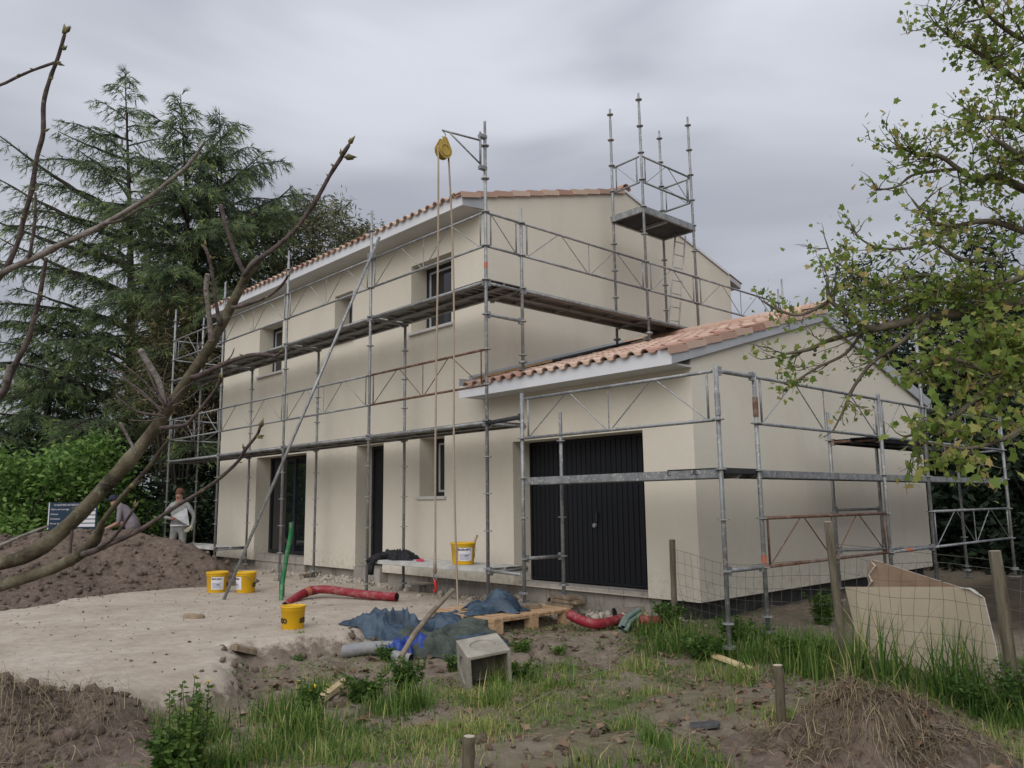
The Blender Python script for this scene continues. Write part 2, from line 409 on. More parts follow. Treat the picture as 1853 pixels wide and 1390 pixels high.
# ------------------------------------------------------------------ mesh helpers
LOC = {}
def tag(o, label, cat, group=None):
    o['label'] = label
    o['category'] = cat
    if group:
        o['group'] = group
    return o
def kind(o, k):
    o['kind'] = k
    return o
def thing(name, loc, label, cat, group=None):
    o = bpy.data.objects.new(name, None)
    o.empty_display_size = 0.1
    COL.objects.link(o)
    o.location = tuple(loc)
    LOC[o.name] = Vector(tuple(loc))
    return tag(o, label, cat, group)
def link(name, me, m=None, parent=None):
    o = bpy.data.objects.new(name, me)
    COL.objects.link(o)
    if m and not me.materials:
        me.materials.append(MATS[m])
    if parent is not None:
        o.parent = parent
        if parent.name in LOC:
            o.matrix_parent_inverse = Matrix.Translation(-LOC[parent.name])
    return o
class MB:
    def __init__(self):
        self.v = []; self.f = []
    def add(self, vs, fs):
        b = len(self.v)
        self.v += [tuple(map(float, p)) for p in vs]
        self.f += [tuple(i + b for i in q) for q in fs]
        return self
    def box(self, a, b):
        (x0, y0, z0), (x1, y1, z1) = a, b
        return self.add([(x0, y0, z0), (x1, y0, z0), (x1, y1, z0), (x0, y1, z0), (x0, y0, z1), (x1, y0, z1), (x1, y1, z1), (x0, y1, z1)],
                        [(0, 3, 2, 1), (4, 5, 6, 7), (0, 1, 5, 4), (1, 2, 6, 5), (2, 3, 7, 6), (3, 0, 4, 7)])
    def obox(self, c, ax, ay, az):       # oriented box: centre and three half-axes
        c, ax, ay, az = (np.asarray(q, float) for q in (c, ax, ay, az))
        vs = [c + sx * ax + sy * ay + sz * az for sz in (-1, 1) for sx, sy in ((-1, -1), (1, -1), (1, 1), (-1, 1))]
        return self.add(vs, [(0, 3, 2, 1), (4, 5, 6, 7), (0, 1, 5, 4), (1, 2, 6, 5), (2, 3, 7, 6), (3, 0, 4, 7)])
    def quad(self, a, b, c, d):
        return self.add([a, b, c, d], [(0, 1, 2, 3)])
    def tube(self, path, rad, n=8, cap=True, flip=None):
        P = [np.asarray(q, float) for q in path]
        R = [rad] * len(P) if isinstance(rad, (int, float)) else list(rad)
        T = []
        for i in range(len(P)):
            d = P[min(i + 1, len(P) - 1)] - P[max(i - 1, 0)]
            T.append(d / (np.linalg.norm(d) + 1e-9))
        a = np.array([0, 0, 1.0]) if abs(T[0][2]) < 0.9 else np.array([1.0, 0, 0])
        N = np.cross(T[0], a); N /= np.linalg.norm(N)
        vs = []
        for i in range(len(P)):
            N = N - T[i] * (N @ T[i]); N /= (np.linalg.norm(N) + 1e-9)
            B = np.cross(T[i], N)
            for k in range(n):
                an = 2 * math.pi * k / n
                vs.append(P[i] + R[i] * (N * math.cos(an) + B * math.sin(an)))
        fs = [(i * n + k, i * n + (k + 1) % n, (i + 1) * n + (k + 1) % n, (i + 1) * n + k) for i in range(len(P) - 1) for k in range(n)]
        if cap:
            fs.append(tuple(range(n - 1, -1, -1)))
            fs.append(tuple((len(P) - 1) * n + k for k in range(n)))
        return self.add(vs, fs)
    def lathe(self, c, prof, n=20, ex=1.0, ey=1.0, axis=None):   # prof: (radius, height)
        c = np.asarray(c, float)
        vs = [c + np.array([r * ex * math.cos(2 * math.pi * k / n), r * ey * math.sin(2 * math.pi * k / n), z]) for r, z in prof for k in range(n)]
        fs = [(i * n + k, i * n + (k + 1) % n, (i + 1) * n + (k + 1) % n, (i + 1) * n + k) for i in range(len(prof) - 1) for k in range(n)]
        return self.add(vs, fs)
    def mesh(self, name):
        me = bpy.data.meshes.new(name)
        me.from_pydata(self.v, [], self.f)
        me.update()
        return me
    def build(self, name, m, parent=None, smooth=False):
        me = self.mesh(name)
        if smooth:
            me.polygons.foreach_set('use_smooth', [True] * len(me.polygons))
        return link(name, me, m, parent)
def np_mesh(name, V, F, m, parent=None, rnd=None, smooth=False, attrs=None):
    V = np.asarray(V, np.float32); F = np.asarray(F, np.int32)
    me = bpy.data.meshes.new(name)
    k = F.shape[1]
    me.vertices.add(len(V)); me.vertices.foreach_set('co', V.ravel())
    me.loops.add(F.size); me.loops.foreach_set('vertex_index', F.ravel())
    me.polygons.add(len(F))
    me.polygons.foreach_set('loop_start', np.arange(0, F.size, k, dtype=np.int32))
    me.polygons.foreach_set('loop_total', np.full(len(F), k, np.int32))
    if smooth:
        me.polygons.foreach_set('use_smooth', np.ones(len(F), bool))
    me.update(calc_edges=True)
    at_ = dict(attrs or {})
    if rnd is not None:
        at_['rnd'] = rnd
    for an, av in at_.items():
        a = me.attributes.new(an, 'FLOAT', 'POINT')
        a.data.foreach_set('value', np.asarray(av, np.float32))
    return link(name, me, m, parent)
def rot_rand(n, rng=RNG, tilt=None):
    """n random rotation matrices; with tilt, the local z axis stays within about tilt of vertical."""
    if tilt is None:
        q = rng.normal(size=(n, 4)); q /= np.linalg.norm(q, axis=1)[:, None]
        w, x, y, z = q.T
        return np.stack([1 - 2 * (y * y + z * z), 2 * (x * y - z * w), 2 * (x * z + y * w), 2 * (x * y + z * w), 1 - 2 * (x * x + z * z),
                         2 * (y * z - x * w), 2 * (x * z - y * w), 2 * (y * z + x * w), 1 - 2 * (x * x + y * y)], 1).reshape(n, 3, 3)
    a = rng.uniform(0, 2 * np.pi, n); b = rng.normal(0, tilt, n); c = rng.uniform(0, 2 * np.pi, n)
    def rz(t_):
        o = np.zeros((n, 3, 3)); o[:, 0, 0] = np.cos(t_); o[:, 0, 1] = -np.sin(t_); o[:, 1, 0] = np.sin(t_); o[:, 1, 1] = np.cos(t_); o[:, 2, 2] = 1
        return o
    rx = np.zeros((n, 3, 3)); rx[:, 0, 0] = 1; rx[:, 1, 1] = np.cos(b); rx[:, 1, 2] = -np.sin(b); rx[:, 2, 1] = np.sin(b); rx[:, 2, 2] = np.cos(b)
    return rz(c) @ rx @ rz(a)
def frame_rot(D, rng=RNG):
    """rotations whose local x axis follows D, random roll"""
    D = D / (np.linalg.norm(D, axis=1)[:, None] + 1e-9)
    h = rng.normal(size=D.shape)
    Y = h - D * np.sum(h * D, 1)[:, None]; Y /= (np.linalg.norm(Y, axis=1)[:, None] + 1e-9)
    return np.stack([D, Y, np.cross(D, Y)], 2)
def instance(tv, tf, pos, R, s):
    tv = np.asarray(tv, float); tf = np.asarray(tf, int)
    s = np.asarray(s, float)
    s = s[:, None, None] if s.ndim == 1 else s[:, None, :]
    V = np.einsum('nij,nkj->nki', R, np.broadcast_to(tv[None] * s, (len(pos),) + tv.shape)) + np.asarray(pos)[:, None, :]
    F = tf[None] + (np.arange(len(pos)) * len(tv))[:, None, None]
    return V.reshape(-1, 3), F.reshape(-1, tf.shape[1])
def leaf_mesh(name, tv, tf, pos, R, s, m, parent=None, rnd=None, smooth=False):
    V, F = instance(tv, tf, pos, R, s)
    if rnd is None:
        rnd = RNG.random(len(pos))
    return np_mesh(name, V, F, m, parent, np.repeat(rnd, len(tv)), smooth)
# leaf templates (x = length axis)
LEAF = (np.array([(0, 0, 0), (0.35, 0.24, 0.03), (0.35, -0.24, 0.03), (1, 0, -0.06)]), np.array([(0, 2, 1), (1, 2, 3)]))
LANCE = (np.array([(0, 0, 0), (0.45, 0.11, 0.02), (0.45, -0.11, 0.02), (1, 0, -0.1)]), np.array([(0, 2, 1), (1, 2, 3)]))
_pl = [(0, 0), (0.10, 0.30), (-0.02, 0.52), (0.30, 0.42), (0.52, 0.62), (0.60, 0.30), (1.0, 0.0), (0.60, -0.30), (0.52, -0.62), (0.30, -0.42), (-0.02, -0.52), (0.10, -0.30)]
PLANE = (np.array([(x, y, 0.10 * abs(y) - 0.12 * x * x) for x, y in _pl] + [(0.28, 0, 0.0)]), np.array([(12, i, (i + 1) % 12) for i in range(12)]))
TUFT = (np.array([(0, -0.05, 0), (0, 0.05, 0), (1, 0.02, -0.06), (0.1, 0, -0.05), (0.1, 0, 0.05), (0.95, 0.05, 0.10), (0.3, 0.0, 0.0), (0.35, 0.10, 0.0), (0.9, 0.34, -0.05), (0.3, 0, 0.02), (0.38, -0.1, 0.02), (0.9, -0.34, -0.02)]),
        np.array([(0, 1, 2), (3, 4, 5), (6, 7, 8), (9, 10, 11)]))

# ================================================================== GROUND
SAND = np.array([(1.75, -7.0), (1.43, -6.59), (1.9, -6.13), (1.37, -5.38), (0.14, -4.69), (0.25, -3.89), (0.33, -3.4), (0.1, -2.34), (-0.2, -0.82), (-0.6, 0.3),
                 (-11.0, 0.3), (-9.0, -1.0), (-7.66, -1.72), (-6.6, -3.0), (-6.2, -4.05), (-5.5, -5.02), (-4.9, -5.84), (-4.0, -7.5), (-1.0, -9.5), (1.6, -8.2)])
def poly_sd(x, y, P=SAND):           # signed distance, positive inside
    x = np.asarray(x, float); y = np.asarray(y, float)
    d = np.full(x.shape, 1e9); ins = np.zeros(x.shape, bool)
    n = len(P)
    for i in range(n):
        ax, ay = P[i]; bx, by = P[(i + 1) % n]
        ex, ey = bx - ax, by - ay
        t_ = np.clip(((x - ax) * ex + (y - ay) * ey) / (ex * ex + ey * ey), 0, 1)
        d = np.minimum(d, np.hypot(x - ax - t_ * ex, y - ay - t_ * ey))
        cond = ((ay > y) != (by > y)) & (x < ex * (y - ay) / (ey + 1e-12) + ax)
        ins ^= cond
    return np.where(ins, d, -d)
def ground_h(x, y):
    x = np.asarray(x, float); y = np.asarray(y, float)
    far = sstep(14, 30, np.hypot(x + 1, y + 2))
    ys = 1.5 * (1 - sstep(1.5, 2.6, x))
    low = -0.73 + 0.17 * sstep(-2.2 - ys, -0.4 - ys * 1.0, y)
    low = low + 0.05 * sstep(2.0, 6.0, y)
    sdist = poly_sd(x, y) + (fbm(x * 1.7, y * 1.7, 3) - 0.5) * 0.5
    s = sstep(-0.22, 0.16, sdist)
    h = low * (1 - s) + (-0.51) * s
    rough = (fbm(x * 1.3 + 4, y * 1.3, 4) - 0.5) * 0.13 * (1 - 0.75 * s) + (fbm(x * 6, y * 6, 3) - 0.5) * 0.055 * (1 - 0.75 * s)
    lip = np.exp(-((sdist + 0.05) / 0.16) ** 2) * (fbm(x * 5 + 3, y * 5, 3) - 0.38) * 0.16
    trench = -0.22 * np.exp(-((y - 0.05) / 0.30) ** 2) * sstep(-4.3, -3.9, x) * (1 - sstep(-1.4, -0.9, x))
    return h * (1 - far) + (-0.6) * far + (rough + lip) * (1 - far) + trench
def gz0(x, y):
    return float(ground_h(np.array([x]), np.array([y]))[0])
def on_ground(px, py, it=6):
    z = -0.6
    for _ in range(it):
        q = on_z(px, py, z); z = gz0(q[0], q[1])
    return np.array([q[0], q[1], z])
def axis(lo, hi, step, out):
    a = list(np.arange(lo, hi, step)); s = step
    up = [a[-1]]
    while up[-1] < out:
        s *= 1.35; up.append(up[-1] + s)
    s = step; dn = [a[0]]
    while dn[-1] > -out:
        s *= 1.35; dn.append(dn[-1] - s)
    return np.array(dn[:0:-1] + a + up[1:])
gx_ = axis(-9.5, 8.0, 0.055, 900); gy_ = axis(-8.0, 2.0, 0.05, 900)
GX, GY = np.meshgrid(gx_, gy_, indexing='ij')
GZ = ground_h(GX, GY)
nx, ny = GX.shape
idx = np.arange(nx * ny).reshape(nx, ny)
F = np.stack([idx[:-1, :-1], idx[1:, :-1], idx[1:, 1:], idx[:-1, 1:]], -1).reshape(-1, 4)
SD = poly_sd(GX, GY)
sandm = sstep(-0.35, 0.3, SD + (fbm(GX * 1.7, GY * 1.7, 3) - 0.5) * 0.5)
sandm = np.maximum(sandm, 0.62 * np.exp(-((GY + 0.2) / 0.9) ** 2) * sstep(-1, 0.0, GX) * (1 - sstep(2.2, 3.0, GX)))
moss = sstep(0.45, 0.65, fbm(GX * 0.8 + 7, GY * 0.8 + 2, 4)) * sstep(0.8, -0.1, SD) * (sstep(0.5, 2.0, GX)) + sstep(12, 25, np.hypot(GX, GY)) * 0.8
tree_shade = np.clip(sstep(0.2, 2.2, GY - 0.25 * GX + 1.0) * sstep(2.9, 4.0, GX) * 0.92 + sstep(-11.0, -13.0, GX) * 0.85 * sstep(-7, -5, GY), 0, 1)  # mask for the painted tree shade, right of the garage and far left
kind(np_mesh('ground', np.stack([GX, GY, GZ], -1).reshape(-1, 3), F, 'ground', smooth=True, attrs={'sand': sandm.ravel(), 'moss': np.clip(moss, 0, 1).ravel(), 'tree_shade': tree_shade.ravel()}), 'structure')

# ================================================================== HOUSE
XL, XC, XR = -11.5, -1.36, 2.52          # left end, main corner, garage corner
DM, DG = 7.32, 7.15                      # depth of main block and garage
ZB = -0.33                               # lower edge of the render
SL = 0.28
ridge_ym, ridge_yg = 3.66, 3.58
def zm(y): return 5.90 + SL * (y if y <= ridge_ym else 2 * ridge_ym - y)
def zgar(y): return 2.78 + SL * (y if y <= ridge_yg else 2 * ridge_yg - y)
house = thing('house', (-4.5, 3.5, -0.6), 'cream rendered two storey house under construction with attached garage and terracotta roof', 'house')
OPEN = [(-9.51, -8.36, 3.88, 5.05), (-6.08, -5.39, 4.15, 5.12), (-3.40, -2.23, 3.91, 5.15), (-9.44, -7.11, ZB, 1.97), (-5.15, -4.23, ZB, 1.99),
        (-3.12, -2.42, 1.0, 2.0), (-0.74, 1.74, ZB, 1.788)]
RD = 0.39
mb = MB()
xs = sorted({XL, XC, XR} | {v for o_ in OPEN for v in o_[:2]})
zs = sorted({ZB, 2.60, 5.72} | {v for o_ in OPEN for v in o_[2:]})
for x0, x1 in zip(xs, xs[1:]):
    for z0, z1 in zip(zs, zs[1:]):
        cx, cz = (x0 + x1) / 2, (z0 + z1) / 2
        if cx > XC and cz > 2.60:
            continue
        if any(a < cx < b and c_ < cz < d_ for a, b, c_, d_ in OPEN):
            continue
        mb.quad((x0, 0, z0), (x1, 0, z0), (x1, 0, z1), (x0, 0, z1))
for a, b, c_, d_ in OPEN:
    mb.quad((a, 0, c_), (a, 0, d_), (a, RD, d_), (a, RD, c_))
    mb.quad((b, 0, d_), (b, 0, c_), (b, RD, c_), (b, RD, d_))
    mb.quad((a, 0, d_), (b, 0, d_), (b, RD, d_), (a, RD, d_))
    mb.quad((b, 0, c_), (a, 0, c_), (a, RD, c_), (b, RD, c_))
for a, b in ((XL, -9.44), (-7.11, -5.15), (-4.23, -0.74), (1.74, XR)):
    mb.quad((a, 0, ZB), (a, 0.16, ZB), (b, 0.16, ZB), (b, 0, ZB))
mb.build('wall', 'plaster', house)
def gable(x, d, top, zf, ry, s):
    m_ = MB()
    pts = [(x, 0, ZB), (x, d, ZB), (x, d, top(d) - 0.03), (x, ry, top(ry) - 0.03), (x, 0, top(0) - 0.03)]
    m_.add(pts, [(0, 1, 2, 3, 4)] if s > 0 else [(4, 3, 2, 1, 0)])
    m_.quad((x, 0, ZB), (x - 0.16 * s, 0, ZB), (x - 0.16 * s, d, ZB), (x, d, ZB))
    return m_.build('wall', 'plaster', house)
gable(XR, DG, zgar, 2.6, ridge_yg, 1)
gable(XC, DM, zm, 5.7, ridge_ym, 1)
gable(XL, DM, zm, 5.7, ridge_ym, -1)
MB().quad((XL, DM, ZB), (XL, DM, 5.8), (XC, DM, 5.8), (XC, DM, ZB)).quad((XC, DG, ZB), (XC, DG, 2.7), (XR, DG, 2.7), (XR, DG, ZB)).build('wall', 'plaster', house)
# foundation, set back under the insulation
f1 = MB(); f1.box((XL + 0.13, 0.13, -1.3), (-0.80, 0.5, ZB - 0.004)); f1.build('foundation', 'concrete_base', house)
f1 = MB(); f1.box((-0.79, 0.10, -1.3), (1.86, 0.5, ZB + 0.05)); f1.build('foundation', 'concrete_base', house)
f1 = MB(); f1.box((1.87, 0.13, -1.3), (XR - 0.13, DG - 0.1, ZB - 0.004)); f1.build('foundation', 'bitumen_base', house)
MB().box((-9.42, 0.03, -1.2), (-7.13, 0.6, -0.19)).build('door_sill', 'concrete_base', house)
MB().box((-5.13, -0.04, -1.2), (-4.25, 0.6, -0.27)).build('door_sill', 'concrete_base', house)
# windows
def window(o_, fy=0.345, sill=True, leaves=1, frame=0.075):
    a, b, c_, d_ = o_
    m_ = MB()
    for p, q in (((a, fy, c_), (a + frame, fy + 0.07, d_)), ((b - frame, fy, c_), (b, fy + 0.07, d_)), ((a + frame, fy, d_ - frame), (b - frame, fy + 0.07, d_)),
                 ((a + frame, fy, c_), (b - frame, fy + 0.07, c_ + frame))):
        m_.box(p, q)
    wnd = m_.build('window', 'anthracite', house)
    ia, ib, ic, id_ = a + frame, b - frame, c_ + frame, d_ - frame
    w_ = (ib - ia) / leaves
    for k in range(leaves):
        l, r_ = ia + k * w_, ia + (k + 1) * w_
        s_ = MB(); e_ = 0.035
        for p, q in (((l, fy + 0.012, ic), (l + e_, fy + 0.06, id_)), ((r_ - e_, fy + 0.012, ic), (r_, fy + 0.06, id_)), ((l + e_, fy + 0.012, id_ - e_), (r_ - e_, fy + 0.06, id_)),
                     ((l + e_, fy + 0.012, ic), (r_ - e_, fy + 0.06, ic + e_))):
            s_.box(p, q)
        s_.build('sash', 'sash_edge', wnd)
        MB().box((l + e_, fy + 0.03, ic + e_), (r_ - e_, fy + 0.045, id_ - e_)).build('pane', 'glass_dark', wnd)
    if sill:
        MB().box((a - 0.05, -0.045, c_ - 0.05), (b + 0.05, RD - 0.02, c_ - 0.003)).build('sill', 'soffit_grey', wnd)
    return wnd
for o_ in OPEN[:3]:
    window(o_)
window(OPEN[5])
# sliding door and entrance door
a, b, c_, d_ = OPEN[3]; c_ = -0.17
m_ = MB()
for p, q in (((a, 0.345, c_), (a + 0.07, 0.42, d_)), ((b - 0.07, 0.345, c_), (b, 0.42, d_)), ((a + 0.07, 0.345, d_ - 0.07), (b - 0.07, 0.42, d_)), ((a + 0.07, 0.345, c_), (b - 0.07, 0.42, c_ + 0.06))):
    m_.box(p, q)
m_.box(((a + b) / 2 - 0.05, 0.35, c_ + 0.06), ((a + b) / 2 + 0.05, 0.41, d_ - 0.07))
sdoor = m_.build('sliding_door', 'anthracite', house)
for l, r_ in ((a + 0.07, (a + b) / 2 - 0.05), ((a + b) / 2 + 0.05, b - 0.07)):
    MB().box((l, 0.38, c_ + 0.06), (r_, 0.395, d_ - 0.07)).build('pane', 'glass_dark', sdoor)
a, b, c_, d_ = OPEN[4]; c_ = -0.26
m_ = MB()
for p, q in (((a, 0.345, c_), (a + 0.06, 0.42, d_)), ((b - 0.06, 0.345, c_), (b, 0.42, d_)), ((a + 0.06, 0.345, d_ - 0.06), (b - 0.06, 0.42, d_))):
    m_.box(p, q)
edoor = m_.build('entrance_door', 'anthracite', house)
MB().box((a + 0.06, 0.37, c_ + 0.01), (b - 0.06, 0.41, d_ - 0.06)).build('door_leaf', 'anthracite_door', edoor)
MB().tube([(b - 0.13, 0.37, 0.72), (b - 0.13, 0.31, 0.72), (b - 0.26, 0.31, 0.72)], 0.011, 6).build('handle', 'galvanised', edoor)
# up-and-over garage door made of vertical pressed ribs
a, b, c_, d_ = -0.70, 1.735, -0.262, 1.775
m_ = MB()
for p, q in (((a - 0.036, 0.345, c_), (a, 0.40, d_)), ((a, 0.345, d_ - 0.03), (b, 0.40, d_ + 0.01)), ((a, 0.34, c_), (b, 0.39, c_ + 0.035))):
    m_.box(p, q)
gdoor = m_.build('garage_door', 'anthracite_door', house)
nr = 26; w_ = (b - a) / nr
rib = MB()
rib.add([(0, 0.012, 0), (0.006, 0, 0), (w_ - 0.018, 0, 0), (w_ - 0.012, 0.012, 0), (w_, 0.012, 0), (0, 0.012, 1), (0.006, 0, 1), (w_ - 0.018, 0, 1), (w_ - 0.012, 0.012, 1), (w_, 0.012, 1)],
        [(i, i + 1, i + 6, i + 5) for i in range(4)])
rib_me = rib.mesh('slat'); rib_me.materials.append(MATS['anthracite_door'])
for k in range(nr):
    r_ = link('slat', rib_me, None, gdoor)
    r_.location = (a + k * w_, 0.362, c_ + 0.035); r_.scale = (1, 1, d_ - 0.03 - c_ - 0.035)
MB().lathe((0.575, 0, 0.545), [(0, 0), (0.03, 0.0), (0.034, 0.02), (0.03, 0.04), (0, 0.045)], 12).build('handle', 'galvanised', gdoor)
bpy.data.objects['handle.001'].matrix_parent_inverse = Matrix.Translation((0.575, 0.355, 0.545)) @ Matrix.Rotation(math.radians(90), 4, 'X') @ Matrix.Translation((-0.575, 0, -0.545))
MB().box((0.60, 0.325, 0.60), (0.63, 0.362, 0.72)).build('lock_plate', 'anthracite', gdoor)
# roofs: decks, soffits, fascias
OV = -0.45
def roof_part(name, x0, x1, zf, ry, d):
    m_ = MB()
    th = 0.10
    for (ya, yb) in ((OV, ry), (2 * ry - OV, ry)):
        m_.add([(x0, ya, zf(ya)), (x1, ya, zf(ya)), (x1, yb, zf(yb)), (x0, yb, zf(yb)), (x0, ya, zf(ya) - th), (x1, ya, zf(ya) - th), (x1, yb, zf(yb) - th), (x0, yb, zf(yb) - th)],
               [(0, 1, 2, 3), (4, 7, 6, 5), (0, 4, 5, 1), (1, 5, 6, 2), (3, 2, 6, 7), (0, 3, 7, 4)])
    return m_.build(name, 'barge_grey', house)
rf_m = roof_part('roof', XL - 0.08, XC - 0.004, zm, ridge_ym, DM)
rf_g = roof_part('roof', XC + 0.01, XR + 0.02, zgar, ridge_yg, DG)
MB().box((XL - 0.10, OV - 0.025, 5.615), (XC + 0.0, OV - 0.002, 5.835)).build('fascia', 'fascia_white', house)
MB().box((XL - 0.08, OV, 5.63), (XC - 0.015, -0.003, 5.655)).build('soffit', 'soffit_grey', house)
MB().add([(XC - 0.012, OV, 5.615), (XC + 0.008, OV, 5.615), (XC + 0.008, 0.06, 5.66), (XC - 0.012, 0.06, 5.66), (XC - 0.012, OV, 5.80), (XC + 0.008, OV, 5.80), (XC + 0.008, 0.06, 5.915), (XC - 0.012, 0.06, 5.915)],
         [(0, 3, 2, 1), (4, 5, 6, 7), (0, 1, 5, 4), (1, 2, 6, 5), (2, 3, 7, 6), (3, 0, 4, 7)]).build('eaves_end', 'barge_grey', house)
MB().box((XC - 0.08, OV - 0.025, 2.488), (XR + 0.055, OV - 0.002, 2.675)).build('fascia', 'fascia_white', house)
MB().box((XC - 0.06, OV, 2.50), (XR + 0.02, -0.003, 2.525)).build('soffit', 'soffit_grey', house)
def barge(x, zf, ry, d, w, h0, h1, m, ya=OV):
    for y0, y1 in ((ya, ry), (2 * ry - ya, ry)):
        m_ = MB()
        m_.add([(x, y0, zf(y0) + h0), (x + w, y0, zf(y0) + h0), (x + w, y1, zf(y1) + h0), (x, y1, zf(y1) + h0), (x, y0, zf(y0) + h1), (x + w, y0, zf(y0) + h1), (x + w, y1, zf(y1) + h1), (x, y1, zf(y1) + h1)],
               [(0, 3, 2, 1), (4, 5, 6, 7), (0, 1, 5, 4), (1, 2, 6, 5), (2, 3, 7, 6), (3, 0, 4, 7)])
        m_.build('barge_board', m, house)
barge(XR + 0.025, zgar, ridge_yg, DG, 0.03, -0.16, 0.03, 'barge_grey')
barge(XC + 0.012, zm, ridge_ym, DM, 0.02, -0.02, 0.035, 'fascia_white', 0.07)
# tiles ------------------------------------------------------------
TW, TL = 0.215, 0.388
def tile_mesh():
    prof = []
    for k in range(7):
        an = math.pi * k / 6
        prof.append((0.062 - 0.062 * math.cos(an), 0.058 * math.sin(an)))
    prof += [(0.150, -0.004), (0.19, -0.006), (TW + 0.012, 0.004)]
    vs = []; n = len(prof)
    for y, lift, sc in ((0, 0.018, 1.0), (TL + 0.05, 0.0, 0.93)):
        for dz in (0, -0.014):
            vs += [(x, y, z * sc + lift + dz) for x, z in prof]
    fs = []
    for i in range(n - 1):
        fs += [(i, i + 1, 2 * n + i + 1, 2 * n + i), (n + i, 3 * n + i, 3 * n + i + 1, n + i + 1), (i, n + i, n + i + 1, i + 1)]
    me = bpy.data.meshes.new('roof_tile'); me.from_pydata(vs, [], fs); me.update()
    me.polygons.foreach_set('use_smooth', [False] * len(me.polygons))
    return me, np.array(vs), fs
tile_me, tile_v, tile_f = tile_mesh()
tile_me.materials.append(MATS['terracotta'])
ang = math.atan(SL)
def put_tile(parent, x, y, zf, jit=0.004, me=tile_me, name='roof_tile'):
    o = link(name, me, None, parent)
    o.location = (x + random.uniform(-jit, jit), y + random.uniform(-jit, jit) * 2, zf(y) + 0.012 + random.uniform(0, 0.004))
    o.rotation_euler = (ang + random.uniform(-0.008, 0.008), random.uniform(-0.012, 0.012), random.uniform(-0.01, 0.01))
    return o
cs = math.cos(ang)
def verge_mesh():
    m_ = MB()
    L_ = TL + 0.025
    zf_, zr_ = 0.052, 0.016          # nose raised over the tile below
    m_.add([(-0.014, 0, zf_ - 0.098), (0.004, 0, zf_ - 0.098), (0.004, L_, zr_ - 0.080), (-0.014, L_, zr_ - 0.080), (-0.014, 0, zf_), (0.004, 0, zf_), (0.004, L_, zr_), (-0.014, L_, zr_)],
           [(0, 3, 2, 1), (4, 5, 6, 7), (0, 1, 5, 4), (1, 2, 6, 5), (2, 3, 7, 6), (3, 0, 4, 7)])
    m_.add([(-0.16, 0, zf_ - 0.018), (-0.0145, 0, zf_ - 0.018), (-0.0145, L_, zr_ - 0.018), (-0.16, L_, zr_ - 0.018), (-0.16, 0, zf_), (-0.0145, 0, zf_), (-0.0145, L_, zr_), (-0.16, L_, zr_)],
           [(0, 3, 2, 1), (4, 5, 6, 7), (0, 1, 5, 4), (1, 2, 6, 5), (2, 3, 7, 6), (3, 0, 4, 7)])
    me = m_.mesh('verge_tile'); me.materials.append(MATS['terracotta'])
    return me
verge_me = verge_mesh()
nrow = int((ridge_yg - OV) / (TL * cs)) + 1
tile_count = 0
y0 = OV - 0.075
ncol_g = int((XR - 0.10 - XC) / TW)
for r_ in range(nrow):
    for c2 in range(ncol_g):
        y = y0 + r_ * TL * cs
        if y + 0.2 > ridge_yg + 0.02:
            continue
        put_tile(rf_g, XC + 0.02 + c2 * TW + (XR - 0.10 - XC - ncol_g * TW) * 0.5, y, zgar); tile_count += 1
    y = y0 + r_ * TL * cs
    if y + 0.2 < ridge_yg:
        put_tile(rf_g, XR + 0.072, y, zgar, 0.003, verge_me, 'verge_tile')
nrow_m = int((ridge_ym - OV) / (TL * cs)) + 1
ncol_m = int((XC - XL) / TW)
for c2 in range(ncol_m):
    put_tile(rf_m, XL - 0.02 + c2 * TW, y0, zm)
for r_ in range(nrow_m):
    y = y0 + r_ * TL * cs
    if y + 0.2 < ridge_ym:
        put_tile(rf_m, XC + 0.045, y, zm, 0.003, verge_me, 'verge_tile')
        put_tile(rf_m, XC - 0.20, y, zm)
# the rest of the main roof, out of sight behind the eave, as one field
pos = []
for r_ in range(1, nrow_m):
    for c2 in range(ncol_m - 1):
        y = y0 + r_ * TL * cs
        if y + 0.2 < ridge_ym:
            pos.append((XL - 0.02 + c2 * TW, y, zm(y) + 0.012))
pos = np.array(pos)
R = np.broadcast_to(np.array(Matrix.Rotation(ang, 3, 'X')), (len(pos), 3, 3))
V, Fq = instance(tile_v, np.array(tile_f), pos, R, np.ones(len(pos)))
kind(np_mesh('tile_field', V, Fq, 'terracotta_field', rf_m), 'stuff')
for zf, ry, x0, x1, rp in ((zm, ridge_ym, XL, XC, rf_m), (zgar, ridge_yg, XC, XR, rf_g)):
    m_ = MB()                     # rear slope
    n_ = int((x1 - x0) / 0.1)
    for k in range(n_):
        xa, xb = x0 + k * (x1 - x0) / n_, x0 + (k + 1) * (x1 - x0) / n_
        ha, hb = (0.05 if k % 2 else 0.015), (0.015 if k % 2 else 0.05)
        yb = 2 * ry - OV + 0.07
        m_.quad((xa, ry, zf(ry) + ha), (xb, ry, zf(ry) + hb), (xb, yb, zf(yb) + hb), (xa, yb, zf(yb) + ha))
    kind(m_.build('tile_field', 'terracotta_field', rp), 'stuff')
